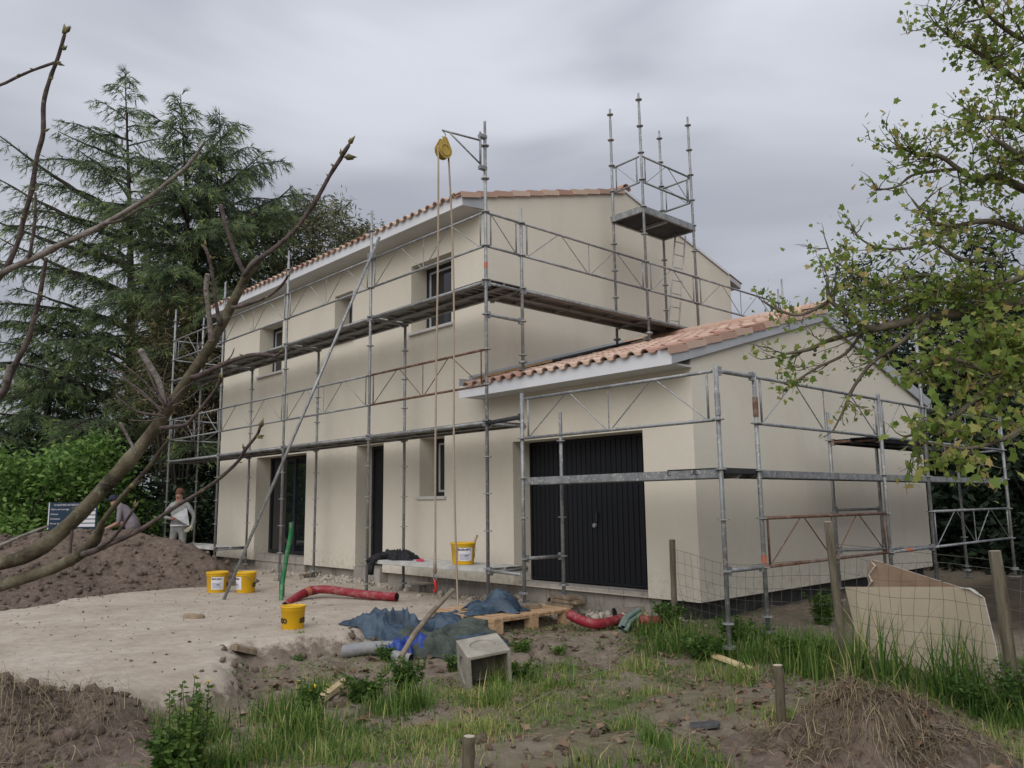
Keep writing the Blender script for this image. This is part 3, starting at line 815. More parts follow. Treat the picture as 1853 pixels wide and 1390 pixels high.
# ridge tiles
m_ = MB()
L_ = 0.42
for yy, rr in ((0, 0.125), (L_, 0.105)):
    pass
vs = []; n_ = 8
for x, rr in ((0.0, 0.13), (L_, 0.108)):
    for th in (0.0, -0.016):
        for k in range(n_ + 1):
            an = math.pi * k / n_
            vs.append((-x, (rr + th) * math.cos(an), (rr + th) * math.sin(an) * 0.85))
fs = []
q = n_ + 1
for k in range(n_):
    fs += [(k, k + 1, 2 * q + k + 1, 2 * q + k), (k, q + k, q + k + 1, k + 1), (q + k, 3 * q + k, 3 * q + k + 1, q + k + 1)]
ridge_me = bpy.data.meshes.new('ridge_tile'); ridge_me.from_pydata(vs, [], fs); ridge_me.materials.append(MATS['terracotta'])
for zf, ry, x0, x1, rp in ((zm, ridge_ym, XL, XC + 0.06, rf_m), (zgar, ridge_yg, XC + 0.2, XR + 0.09, rf_g)):
    k = 0
    while x1 - k * 0.37 > x0:
        o = link('ridge_tile', ridge_me, None, rp)
        o.location = (x1 - k * 0.37, ry, zf(ry) + 0.03 + random.uniform(0, 0.006))
        o.rotation_euler = (0, 0.05, random.uniform(-0.02, 0.02)); k += 1
# lead flashing where the garage roof meets the gable wall
m_ = MB()
m_.add([(XC + 0.004, OV + 0.1, zgar(OV + 0.1) + 0.16), (XC + 0.004, ridge_yg, zgar(ridge_yg) + 0.16), (XC + 0.012, ridge_yg, zgar(ridge_yg) + 0.07), (XC + 0.012, OV + 0.1, zgar(OV + 0.1) + 0.07),
        (XC + 0.20, ridge_yg, zgar(ridge_yg) + 0.085), (XC + 0.20, OV + 0.1, zgar(OV + 0.1) + 0.085)], [(0, 3, 2, 1), (3, 5, 4, 2)])
m_.build('flashing', 'barge_grey', house)
m_ = MB(); m_.box((XC - 0.085, OV - 0.03, 2.665), (XC - 0.065, -0.012, 2.80)); m_.build('eaves_end', 'barge_grey', house)

# ================================================================== SCAFFOLDING
def disc_mesh():
    m_ = MB().lathe((0, 0, 0), [(0.0, -0.006), (0.060, -0.006), (0.060, 0.006), (0.0, 0.006)], 12)
    me = m_.mesh('rosette'); me.materials.append(MATS['galvanised'])
    return me
rosette_me = disc_mesh()
R_ST = 0.0242
def standard(par, x, y, z0, z1, off=0.0, base=True, m='galvanised', sleeve=None, lean=(0, 0), spigot=True, rlist=None):
    path = [(x, y, z0)]; rad = [R_ST]
    jit = 0.0015
    top = (x + lean[0], y + lean[1], z1)
    if spigot and z1 - z0 > 1:
        f = (z1 - z0 - 0.22) / (z1 - z0)
        mid = (x + lean[0] * f, y + lean[1] * f, z1 - 0.22)
        path += [mid, (mid[0], mid[1], mid[2] + 0.004), top]; rad += [R_ST, R_ST * 0.82, R_ST * 0.82]
    else:
        path += [top]; rad += [R_ST]
    o = MB().tube(path, rad, 10).build('standard', m, par, True)
    zz = math.ceil((z0 + 0.12 - off) / 0.5) * 0.5 + off
    while zz < z1 - 0.1:
        f = (zz - z0) / (z1 - z0)
        r_ = link('rosette', rosette_me, None, o)
        r_.location = (x + lean[0] * f, y + lean[1] * f, zz)
        zz += 0.5
    if base:
        MB().tube([(x, y, z0 - 0.001), (x, y, z0 + 0.10)], 0.018, 8).box((x - 0.075, y - 0.075, z0 - 0.014), (x + 0.075, y + 0.075, z0 - 0.004)).lathe((x, y, z0 + 0.10), [(0.0, 0), (0.065, 0), (0.065, 0.025), (0.0, 0.025)], 10).build('base_jack', 'galvanised', o)
    if sleeve:
        MB().tube([(x, y, sleeve[0]), (x, y, sleeve[1])], R_ST + 0.006, 10).build('sleeve', sleeve[2], o)
    return o
def ledger(par, p, q, r=0.022, m='galvanised', name='ledger'):
    p, q = np.array(p, float), np.array(q, float)
    o = MB().tube([p, q], r, 8).build(name, m, par, True)
    u_ = (q - p) / np.linalg.norm(q - p)
    for c_, s in ((p, 1), (q, -1)):
        MB().obox(c_ + u_ * 0.045 * s, u_ * 0.028, np.cross(u_, (0, 0, 1)) * 0.02, (0, 0, 0.045)).build('wedge_head', m, o)
    return o
def guard(par, p, q, zl, zh, m='galvanised', m2=None, cells=2):
    """lattice guard frame: two rails, end posts, W of thin bars and a middle upright"""
    p, q = np.array(p, float), np.array(q, float)
    u_ = (q - p); L = np.linalg.norm(u_); u_ /= L
    e0, e1 = p + u_ * 0.05, q - u_ * 0.05
    P = lambda f, z: np.array([*(e0 + (e1 - e0) * f)[:2], z])
    b = MB()
    b.tube([P(0, zh), P(1, zh)], 0.019, 7).tube([P(0, zl), P(1, zl)], 0.019, 7)
    fe = 0.055 / L * 1.2
    b.tube([P(fe, zl), P(fe, zh)], 0.012, 6).tube([P(1 - fe, zl), P(1 - fe, zh)], 0.012, 6)
    o = b.build('guard_frame', m, par, True)
    if cells == 2:
        segs = [((fe, zl), (0.26, zh)), ((0.28, zh), (0.49, zl)), ((0.5, zl), (0.5, zh)), ((0.51, zl), (0.72, zh)), ((0.74, zh), (1 - fe, zl))]
    else:
        segs = [((fe, zh), (1 - fe, zl))] if L < 1.2 else [((fe, zl), (0.48, zh)), ((0.52, zh), (1 - fe, zl))]
    for s_, t_ in segs:
        MB().tube([P(*s_), P(*t_)], 0.0075, 5).build('lattice_bar', m2 or m, o)
    return o
def plank(par, p, q, z, w=0.32, side=0.0, m='deck_steel', th=0.055, name='deck_plank', under=None):
    """steel deck plank: top sheet with two folded flanges; side shifts it across"""
    p, q = np.array([p[0], p[1], 0.0]), np.array([q[0], q[1], 0.0])
    u_ = q - p; L = np.linalg.norm(u_); u_ /= L
    n_ = np.array([-u_[1], u_[0], 0])
    c = (p + q) / 2 + n_ * side + np.array([0, 0, z])
    b = MB()
    b.obox(c, u_ * L / 2, n_ * (w / 2 - 0.004), (0, 0, 0.004))
    for s in (-1, 1):
        b.obox(c + n_ * s * (w / 2) + np.array([0, 0, -th / 2 + 0.003]), u_ * L / 2, n_ * 0.004, (0, 0, th / 2))
        b.obox(c + n_ * s * (w / 2 - 0.02) + np.array([0, 0, -th]), u_ * L / 2, n_ * 0.018, (0, 0, 0.003))
    for k in range(5):
        b.obox(c + u_ * L * (-0.4 + 0.2 * k) + np.array([0, 0, -th * 0.55]), u_ * 0.012, n_ * (w / 2 - 0.006), (0, 0, th * 0.4))
    return b.build(name, m, par)
YO, YI = -1.06, -0.35
SX = [-0.11, -3.08, -6.07, -9.08, -12.05]
sc1 = thing('scaffold', (-4.0, YO, -0.5), 'galvanised steel scaffold with three deck levels along the house front and main gable', 'scaffold')
tops = [6.38, 5.86, 5.88, 5.88, 5.81]
for x, zt in zip(SX, tops):
    zb = gz0(x, YO) + 0.015
    standard(sc1, x, YO, zb, zt, lean=(0.0, 0.0), m='galvanised')
for x in SX[1:]:
    standard(sc1, x, YI, gz0(x, YI) + 0.015, 4.16 if x > -12 else 5.7)
for k in range(4):
    a, b = SX[k + 1], SX[k]
    guard(sc1, (a, YO), (b, YO), 4.5, 5.0)
    guard(sc1, (a, YO), (b, YO), 2.5, 3.0, 'rusty_steel' if k == 0 else 'galvanised')
    for z in (4.0, 2.0):
        for s in (0.17, 0.51):
            plank(sc1, (a + 0.03, YO), (b - 0.03, YO), z, 0.32, s)
        ledger(sc1, (a, YO, z - 0.03), (b, YO, z - 0.03), 0.024)
        ledger(sc1, (a, YI, z - 0.03), (b, YI, z - 0.03), 0.02)
for x in SX:
    for z in (4.0, 2.0) + ((0.0,) if x in (SX[0], SX[1], SX[3], SX[4]) else ()):
        ledger(sc1, (x, YO, z - 0.045), (x, YI + 0.02, z - 0.045), 0.022, name='transom')
for s in (0.17, 0.51):
    plank(sc1, (SX[1] + 0.03, YO), (SX[0] - 0.03, YO), 0.0, 0.32, s, 'deck_pale')
    plank(sc1, (SX[4] + 0.6, YO), (SX[3] + 0.02, YO), 0.0, 0.30, s, 'deck_pale')
# left end return
guard(sc1, (SX[4], YO), (SX[4], YI), 4.5, 5.0, cells=1); guard(sc1, (SX[4], YO), (SX[4], YI), 2.5, 3.0, cells=1)
guard(sc1, (SX[4], YI), (SX[4], 2.65), 4.5, 5.0); guard(sc1, (SX[4], YI), (SX[4], 2.65), 2.5, 3.0)
standard(sc1, SX[4], 2.65, -0.55, 5.8)
# long raking brace with a swivel coupler
b0 = np.array([-3.90, -3.11, -0.56]); b1 = np.array([-2.72, -1.14, 5.28])
br = MB().tube([b0 - np.array([0.0, 0.0, 0.10]), b1], 0.0245, 10).build('raking_brace', 'galvanised', sc1, True)
MB().obox((-2.98, -1.12, 5.02), (0.05, 0, 0), (0, 0.055, 0), (0, 0, 0.04)).tube([(-3.06, -1.15, 5.03), (-2.92, -1.15, 5.03)], 0.014, 6).build('coupler', 'galvanised', br)
# orange tape on the corner standard
MB().tube([(SX[0], YO, 4.17), (SX[0], YO, 4.25)], R_ST + 0.003, 10).build('tape', 'orange_tape', sc1)
# gable run
XO, XI = -0.12, -0.83
def roof_z(y): return zgar(y) + 0.10
q1 = standard(sc1, XO, YI, roof_z(YI), 5.23)
for y, zt in ((2.65, 8.12), (4.15, 8.17)):
    standard(sc1, XO, y, (roof_z(y) if y < ridge_yg else roof_z(y)), zt, lean=(0.0, -0.05))
    standard(sc1, XI, y, roof_z(y), zt - 0.01, lean=(0.0, 0.0))
standard(sc1, XO, 7.15, roof_z(7.15) - 0.1, 5.3); standard(sc1, XI, 8.65, -0.5, 5.95)
guard(sc1, (XO, YO), (XO, YI), 4.5, 5.0, cells=1)
guard(sc1, (XO, YI), (XO, 2.65), 4.5, 5.0)
guard(sc1, (XO, 2.65), (XO, 4.15), 4.5, 5.0, cells=1)
guard(sc1, (XO, 4.15), (XO, 7.15), 4.5, 5.0)
guard(sc1, (XO, 7.15), (XI, 8.65), 4.5, 5.0)
for s in (0.17, 0.51):
    plank(sc1, (XO, YI + 0.02), (XO, 4.1), 4.0, 0.32, s)
    plank(sc1, (XO - 0.72, YO + 0.17 + (s - 0.17)), (XO + 0.02, YO + 0.17 + (s - 0.17)), 4.012, 0.32, 0)
ledger(sc1, (XO, YI, 3.97), (XO, 4.15, 3.97), 0.022); ledger(sc1, (XI, YI, 3.97), (XI, 4.15, 3.97), 0.02)
for y in (YI, 2.65):
    ledger(sc1, (XO, y, 3.955), (XI, y, 3.955), name='transom')
ledger(sc1, (SX[0], YO, 3.5), (XO, YI, 3.5), 0.024)
# roof tower
for z in (6.46, 6.94):
    pass
guard(sc1, (XO, 2.60), (XO, 4.12), 6.46, 6.94, cells=1)
guard(sc1, (XI, 2.65), (XO, 2.60), 6.46, 6.94, cells=1)
guard(sc1, (XI, 4.15), (XO, 4.12), 6.46, 6.94, cells=1)
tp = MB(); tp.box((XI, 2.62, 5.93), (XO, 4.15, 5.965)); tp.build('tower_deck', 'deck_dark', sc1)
tp = MB()
for p_, q_ in (((XO - 0.015, 2.62, 5.90), (XO + 0.03, 4.15, 6.01)), ((XI - 0.03, 2.62, 5.90), (XI + 0.015, 4.15, 6.01)), ((XI, 2.58, 5.90), (XO, 2.62, 6.01)), ((XI, 4.15, 5.90), (XO, 4.19, 6.01))):
    tp.box(p_, q_)
tp.box((XI + 0.1, 3.3, 5.88), (XO - 0.02, 3.36, 5.928))
tp.build('deck_edge', 'galvanised', sc1)
# ladder between the gable deck and the tower
lad = thing('ladder', (-0.40, 3.6, 4.02), 'narrow steel ladder leaning up to the roof tower deck', 'ladder')
la, lb = np.array([-0.33, 3.50, 4.03]), np.array([-0.45, 4.02, 5.93])
ofs = np.array([0.02, 0.29, 0.0])
for k in (0, 1):
    MB().tube([la + ofs * k, lb + ofs * k], 0.016, 8).build('stile', 'deck_pale', lad, True)
for k in range(7):
    f = 0.06 + k * 0.14
    p_ = la + (lb - la) * f
    MB().tube([p_, p_ + ofs], 0.012, 6).build('rung', 'deck_pale', lad, True)
# hoist bracket on the corner standard
hb = MB()
hx, hy = SX[0] - 0.005, YO - 0.085
hb.tube([(hx, hy, 5.62), (hx, hy, 6.19)], 0.017, 8)
tip = np.array([hx - 0.10, -1.74, 6.055])
hb.tube([(hx, hy, 6.06), tip + np.array([0, -0.02, 0.0])], 0.015, 8).tube([(hx, hy, 5.70), tip + np.array([0.02, 0.10, -0.01])], 0.012, 8)
hbo = hb.build('hoist_bracket', 'galvanised', sc1, True)
for z in (5.65, 6.13):
    MB().obox((hx, (hy + YO) / 2, z), (0.035, 0, 0), (0, 0.06, 0), (0, 0, 0.025)).build('coupler', 'galvanised', hbo)
# pulley and rope
pul = thing('pulley', tip - np.array([0, 0, 0.5]), 'yellow pulley block hanging from the hoist bracket above the corner', 'pulley')
MB().tube([tip + np.array([0, 0.0, -0.015]), tip + np.array([0.02, 0.02, -0.05]), tip + np.array([0.0, 0.035, -0.09]), tip + np.array([0, 0.0, -0.11]), tip + np.array([0, -0.02, -0.09])], 0.008, 6).build('hook', 'galvanised', pul, True)
pc = tip + np.array([0, 0.0, -0.30])
def ring_disc(c, prof, n=24):        # axis along x
    m_ = MB()
    vs = [(c[0] + h, c[1] + r_ * math.cos(2 * math.pi * k / n), c[2] + r_ * math.sin(2 * math.pi * k / n)) for r_, h in prof for k in range(n)]
    fs = [(i * n + k, i * n + (k + 1) % n, (i + 1) * n + (k + 1) % n, (i + 1) * n + k) for i in range(len(prof) - 1) for k in range(n)]
    return m_.add(vs, fs)
ring_disc(pc, [(0, -0.035), (0.095, -0.035), (0.10, -0.03), (0.078, 0.0), (0.10, 0.03), (0.095, 0.035), (0, 0.035)]).build('sheave', 'brass_yellow', pul, True)
for s in (-1, 1):
    m_ = MB(); n = 20
    vs = [(pc[0] + s * 0.040, pc[1], pc[2] + 0.20), (pc[0] + s * 0.040, pc[1] + 0.035, pc[2] + 0.19)]
    out = [(0.03, 0.19)] + [(0.118 * math.sin(a_), 0.118 * math.cos(a_)) for a_ in np.linspace(0.9, 2 * math.pi - 0.9, 18)] + [(-0.03, 0.19)]
    v1 = [(pc[0] + s * 0.040, pc[1] + y_, pc[2] + z_) for y_, z_ in out]; v2 = [(pc[0] + s * 0.048, pc[1] + y_, pc[2] + z_) for y_, z_ in out]
    k_ = len(out)
    m_.add(v1 + v2, [tuple(range(k_)), tuple(range(2 * k_ - 1, k_ - 1, -1))] + [(i, (i + 1) % k_, k_ + (i + 1) % k_, k_ + i) for i in range(k_)])
    m_.build('cheek_plate', 'brass_yellow', pul)
    ring_disc(pc + np.array([s * 0.052, 0, 0]), [(0.085, -0.004 * s), (0.085, 0.004 * s), (0.07, 0.004 * s), (0.07, -0.004 * s)], 20).build('rim', 'brass_yellow', pul, True)
ra, rb_ = pc + np.array([0, -0.088, 0]), pc + np.array([0, 0.088, 0])
rope = thing('hoist_rope', (pc[0], pc[1], -0.5), 'long pale double rope hanging from the pulley down to the ground', 'rope')
e1 = on_y(787, 1040, -1.86); e2 = on_ground(828, 1106)
w1 = [ra + (e1 - ra) * f + np.array([0.012 * math.sin(f * 7), 0, 0]) for f in np.linspace(0, 1, 14)]
w2 = [rb_ + (np.array([e2[0], e2[1], e2[2] + 0.02]) - rb_) * f + np.array([0, 0.03 * math.sin(f * 6.5), 0]) + np.array([-0.02, 0.04, 0]) * math.sin(math.pi * f) for f in np.linspace(0, 1, 20)]
w2 += [w2[-1] + np.array([0.10, -0.05, 0]), w2[-1] + np.array([0.22, 0.0, 0.0])]
MB().tube(w1 + [], 0.0135, 7).build('rope_strand', 'rope', rope, True)
arc = [pc + 0.088 * np.array([0, math.cos(a_), math.sin(a_)]) for a_ in np.linspace(math.pi, 0, 9)]
MB().tube(arc + w2, 0.0135, 7).build('rope_strand', 'rope', rope, True)
m_ = MB().tube([e1 + np.array([0, 0, 0.30]), e1 + np.array([0, 0, 0.02])], [0.016, 0.026], 8)
m_.build('splice', 'rope', rope, True)
MB().tube([e1 + np.array([0.03 * math.cos(a_), 0.0, -0.03 + 0.045 * math.sin(a_)]) for a_ in np.linspace(0, 2 * math.pi, 12)], 0.007, 6).build('thimble', 'galvanised', rope, True)
MB().tube([e1 + np.array([0, 0, -0.06]), e1 + np.array([0, 0, -0.10]), e1 + np.array([0.03, 0, -0.16]), e1 + np.array([0.01, 0, -0.22]), e1 + np.array([-0.03, 0, -0.19])], [0.018, 0.022, 0.018, 0.015, 0.01], 8).build('hook', 'red_paint', rope, True)

# -------- scaffold round the garage
sc2 = thing('scaffold', (3.7, -1.2, -0.72), 'lower galvanised scaffold wrapped round the garage front and its right hand side', 'scaffold')
ZG = 1.18
gy = -1.27
PT = {'a': (0.815, gy), 'b': (3.70, gy), 'c': (3.72, -0.58), 'd': (3.72, 2.53), 'e': (3.72, 4.02), 'f': (3.72, 7.48)}
PAL_Z = -0.405
standard(sc2, 0.815, gy, PAL_Z + 0.06, 2.26, ZG - 1, sleeve=None, spigot=False)
standard(sc2, 3.70, gy, gz0(3.7, gy) + 0.012, 2.24, ZG - 1, sleeve=(1.72, 1.95, 'galvanised'), spigot=False)
standard(sc2, 3.72, -0.58, gz0(3.72, -.58) + 0.012, 2.24, ZG - 1, sleeve=(1.75, 1.96, 'rusty_steel'), spigot=False)
standard(sc2, 0.80, -0.55, -0.30, 2.06, ZG - 1, spigot=False)
for n_, zt in (('d', 2.26), ('e', 3.62), ('f', 2.26)):
    x, y = PT[n_]
    standard(sc2, x, y, gz0(x, y) + 0.012, zt, ZG - 1, spigot=(n_ == 'e'))
for y, zt in ((2.55, 2.08), (4.05, 2.0), (7.4, 2.2)):
    standard(sc2, 3.0, y, gz0(3.0, y) + 0.012, zt, ZG - 1, spigot=False)
guard(sc2, PT['a'], PT['b'], ZG + 0.5, ZG + 1.0)
ledger(sc2, (*PT['b'], ZG + 1.0), (*PT['c'], ZG + 1.0), 0.024)
ledger(sc2, (*PT['b'], ZG - 1.0), (*PT['c'], ZG - 1.0), 0.022)
guard(sc2, PT['c'], PT['d'], ZG + 0.5, ZG + 1.0); guard(sc2, PT['d'], PT['e'], ZG + 0.5, ZG + 1.0, cells=1); guard(sc2, PT['e'], PT['f'], ZG + 0.5, ZG + 1.0)
guard(sc2, PT['c'], PT['d'], ZG - 1.0, ZG - 0.5, 'rusty_steel'); guard(sc2, PT['e'], PT['f'], ZG - 1.0, ZG - 0.5)
MB().tube([(3.72, -0.58, 0.19), (3.72, -0.58, 0.30)], R_ST + 0.004, 10).build('tape', 'orange_tape', sc2)
ledger(sc2, (3.0, 2.55, ZG - 0.46), (3.0, 4.05, ZG - 0.46), 0.02, 'galvanised')
ledger(sc2, (3.0, 2.55, ZG - 1.0), (3.72, 4.02, ZG - 1.0), 0.022); ledger(sc2, (*PT['d'], ZG - 1.0), (*PT['e'], ZG - 1.0), 0.022)
MB().tube([(3.72, 3.0, ZG - 1.0), (3.72, 3.22, ZG - 1.0)], 0.026, 8).build('tape', 'orange_tape', sc2)
plank(sc2, PT['a'], (3.70, gy), ZG, 0.32, 0.17, 'galvanised', 0.085); plank(sc2, PT['a'], (3.70, gy), ZG, 0.32, 0.51, 'deck_steel')
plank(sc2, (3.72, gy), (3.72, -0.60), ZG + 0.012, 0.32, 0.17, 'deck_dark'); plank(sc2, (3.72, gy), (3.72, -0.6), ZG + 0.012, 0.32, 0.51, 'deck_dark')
for a_, b_ in (('c', 'd'), ('d', 'e'), ('e', 'f')):
    plank(sc2, PT[a_], PT[b_], ZG, 0.32, 0.17, 'galvanised', 0.075); plank(sc2, PT[a_], PT[b_], ZG, 0.32, 0.51, 'deck_steel')
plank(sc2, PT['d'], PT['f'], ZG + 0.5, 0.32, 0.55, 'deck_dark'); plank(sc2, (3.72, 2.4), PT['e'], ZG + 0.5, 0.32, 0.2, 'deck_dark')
ledger(sc2, (3.0, 2.55, ZG + 0.47), (3.72, 2.53, ZG + 0.47), 0.02, 'rusty_steel', 'transom')
ledger(sc2, (0.80, -0.55, ZG - 1.0), (0.815, gy, ZG - 1.0), 0.022, name='transom')
ledger(sc2, (SX[0], YO, -0.02), (0.80, -1.25, -0.02), 0.022); ledger(sc2, (SX[0], YO, 1.96), (0.80, -1.25, 1.96), 0.03, 'deck_dark')
for z in (ZG, ZG + 0.5):
    ledger(sc2, (3.72, 7.48, z), (2.9, 8.2, z), 0.02)

# ================================================================== THINGS ON SITE
def text_mesh(name, body, size, M4, m, parent, bold=0.0, align='CENTER'):
    cu = bpy.data.curves.new(name, 'FONT')
    cu.body = body; cu.size = size; cu.align_x = align; cu.align_y = 'CENTER'; cu.extrude = 0.0008; cu.offset = bold
    to = bpy.data.objects.new(name + '_tmp', cu)
    COL.objects.link(to)
    dg = bpy.context.evaluated_depsgraph_get()
    me = bpy.data.meshes.new_from_object(to.evaluated_get(dg))
    bpy.data.objects.remove(to); bpy.data.curves.remove(cu)
    me.transform(M4); me.materials.clear()
    return link(name, me, m, parent)
def facing(c, d, up=(0, 0, 1)):
    """matrix of a label plane at c whose outward normal is d"""
    z = Vector(d).normalized(); x = Vector(up).cross(z).normalized(); y = z.cross(x)
    return Matrix(((x[0], y[0], z[0], c[0]), (x[1], y[1], z[1], c[1]), (x[2], y[2], z[2], c[2]), (0, 0, 0, 1)))
def wrap_label(parent, name, c, ex, ey, z0, z1, a0, a1, m, off=0.003, taper=0.0):
    """a paper or print strip that follows the wall of a (tapered oval) pail"""
    n = 10; vs = []
    for k in range(n + 1):
        an = a0 + (a1 - a0) * k / n
        for z in (z0, z1):
            r_ = 1 + taper * (z - c[2])
            vs.append((c[0] + (ex * r_ + off) * math.cos(an), c[1] + (ey * r_ + off) * math.sin(an), z))
    fs = [(2 * k, 2 * k + 2, 2 * k + 3, 2 * k + 1) for k in range(n)]
    return MB().add(vs, fs).build(name, m, parent)
def wrap_text(parent, body, c, ex, ey, z, a_mid, size, m, taper, off=0.0055, bold=0.0):
    cu = text_mesh('lettering', body, size, Matrix.Identity(4), m, parent, bold)
    zc = z
    for v in cu.data.vertices:
        r_ = 1 + taper * (zc + v.co.y - c[2])
        an = a_mid + v.co.x / ((ex + ey) / 2 * r_)
        h = v.co.z
        v.co = ((c[0] + (ex * r_ + off + h) * math.cos(an)), (c[1] + (ey * r_ + off + h) * math.sin(an)), zc + v.co.y)
    cu.data.update()
    return cu
def pail(c, w, h, label, face, body, lid=True, word=None, mark=None, seed=0, ratio=0.82):
    c = np.array(c, float)
    p = thing('pail', c, label, 'pail', 'yellow render pails')
    ex = w / 2 * 0.88; ey = ex * ratio; tp = 0.13 / h * 0.9
    prof = [(0.0, 0.0), (0.965, 0.0), (1.0, 0.012), (1 + tp * h * 0.80, h * 0.80), (1 + tp * h * 0.80 + 0.03, h * 0.81), (1 + tp * h * 0.86 + 0.02, h * 0.88), (1 + tp * h, h * 0.985)]
    MB().lathe(c, [(r_ * ex, z) for r_, z in prof], 36, 1.0, ratio).build('tub', 'pail_yellow', p, True)
    rt = (1 + tp * h) * ex
    if lid:
        MB().lathe(c, [(rt * 1.0, h * 0.90), (rt * 1.055, h * 0.91), (rt * 1.055, h * 0.985), (rt * 1.02, h * 1.0), (rt * 0.93, h * 1.0), (rt * 0.91, h * 0.97), (0.0, h * 0.97)], 36, 1.0, ratio).build('lid', 'pail_yellow', p, True)
    else:
        MB().lathe(c, [(rt * 1.0, h * 0.90), (rt * 1.055, h * 0.91), (rt * 1.055, h * 0.985), (rt * 0.98, h * 1.0), (rt * 0.93, h * 0.97), (rt * 0.9, h * 0.5), (0, h * 0.5)], 36, 1.0, ratio).build('rim', 'pail_yellow', p, True)
    # wire bail lying against the side
    MB().tube([(c[0] + rt * 1.06 * math.cos(a_), c[1] + rt * ratio * 1.06 * math.sin(a_), c[2] + h * 0.86 - 0.09 * math.sin((a_ - face - 0.9) / 1.4 * math.pi / 1.3)) for a_ in np.linspace(face + 0.9, face + 2.6, 10)], 0.003, 5).build('bail', 'galvanised', p)
    if word is not None:
        wrap_label(p, 'paper_label', c, ex, ey, c[2] + h * 0.18, c[2] + h * 0.78, face - 0.62, face + 0.62, 'paper_white', 0.003, tp)
        wrap_text(p, word, c, ex, ey, c[2] + h * 0.69, face - 0.1, h * 0.13, 'print_black', tp, 0.0055, 0.0012)
        for k in range(5):
            zz = c[2] + h * (0.25 + 0.055 * k)
            wrap_label(p, 'print_line', c, ex, ey, zz, zz + h * 0.022, face - 0.52, face + 0.12 + 0.3 * random.random(), 'print_blue', 0.005, tp)
        wrap_label(p, 'print_bar', c, ex, ey, c[2] + h * 0.40, c[2] + h * 0.43, face - 0.1, face + 0.22, 'print_black', 0.0058, tp)
    if mark:
        for a_, txt in mark:
            wrap_text(p, txt, c, ex, ey, c[2] + h * 0.42, a_, h * 0.40, 'print_black', tp, 0.004, 0.003)
    return p
def face_cam(c):
    return math.atan2(CAM[1] - c[1], CAM[0] - c[0])
c = np.array([-4.99, -2.70, gz0(-4.99, -2.70) - 0.008]); fa = face_cam(c)
pail(c, 0.41, 0.335, 'yellow lidded pail with a white paper label, left of the raking pole', fa - 0.05, 'oval', True, 'StoColor', [(fa + 1.45, 'sto')])
c = np.array([-4.62, -2.38, gz0(-4.62, -2.38) - 0.008]); fa = face_cam(c)
pail(c, 0.38, 0.335, 'yellow lidded pail with black lettering, right behind the raking pole', fa - 1.15, 'oval', True, 'StoColor', [(fa + 1.15, 'sto')])
c = np.array([-0.43, -3.73, gz0(-0.43, -3.73) - 0.015]); fa = face_cam(c)
pail(c, 0.275, 0.265, 'small yellow pail standing alone on the sand in front', fa + 1.5, 'round', True, None, [(fa - 1.05, 'sto'), (fa + 1.12, 'sto')], ratio=1.0)
c = np.array([-0.98, -0.78, 0.006]); fa = face_cam(c)
pk = pail(c, 0.40, 0.31, 'open yellow pail on the lowest scaffold deck with a tool handle in it', fa + 0.12, 'oval', False, 'StoSilco® K', [(fa + 1.7, 'sto')])
tool = thing('brush_handle', (-0.88, -0.72, 0.2), 'short wooden tool handle sticking out of the pail on the deck', 'tool')
MB().tube([(-0.86, -0.74, 0.17), (-0.80, -0.66, 0.42)], [0.013, 0.016], 8).build('handle', 'wood_handle', tool, True)

# jacket and pink rag on the lowest deck
def blob(name, label, cat, c, r, m, seed, amp=0.35, seg=28, group=None, flat=0.0, mats=None):
    rng = np.random.default_rng(seed)
    vs = []; fs = []
    nu, nv = seg, seg // 2
    for j in range(nv + 1):
        ph = math.pi * j / nv
        for i in range(nu):
            th = 2 * math.pi * i / nu
            d = np.array([math.sin(ph) * math.cos(th), math.sin(ph) * math.sin(th), math.cos(ph)])
            k = 1 + amp * (float(fbm(np.array([d[0] * 2.1 + seed]), np.array([d[1] * 2.1 + d[2] * 1.7 + seed * 2]), 4)[0]) - 0.5) * 2
            q = d * np.array(r) * k
            q[2] = max(q[2], -flat) if flat else q[2]
            vs.append(np.array(c) + q)
    for j in range(nv):
        for i in range(nu):
            fs.append((j * nu + i, (j + 1) * nu + i, (j + 1) * nu + (i + 1) % nu, j * nu + (i + 1) % nu))
    o = MB().add(vs, fs).build(name, m, None, True)
    return tag(o, label, cat, group) if label else o
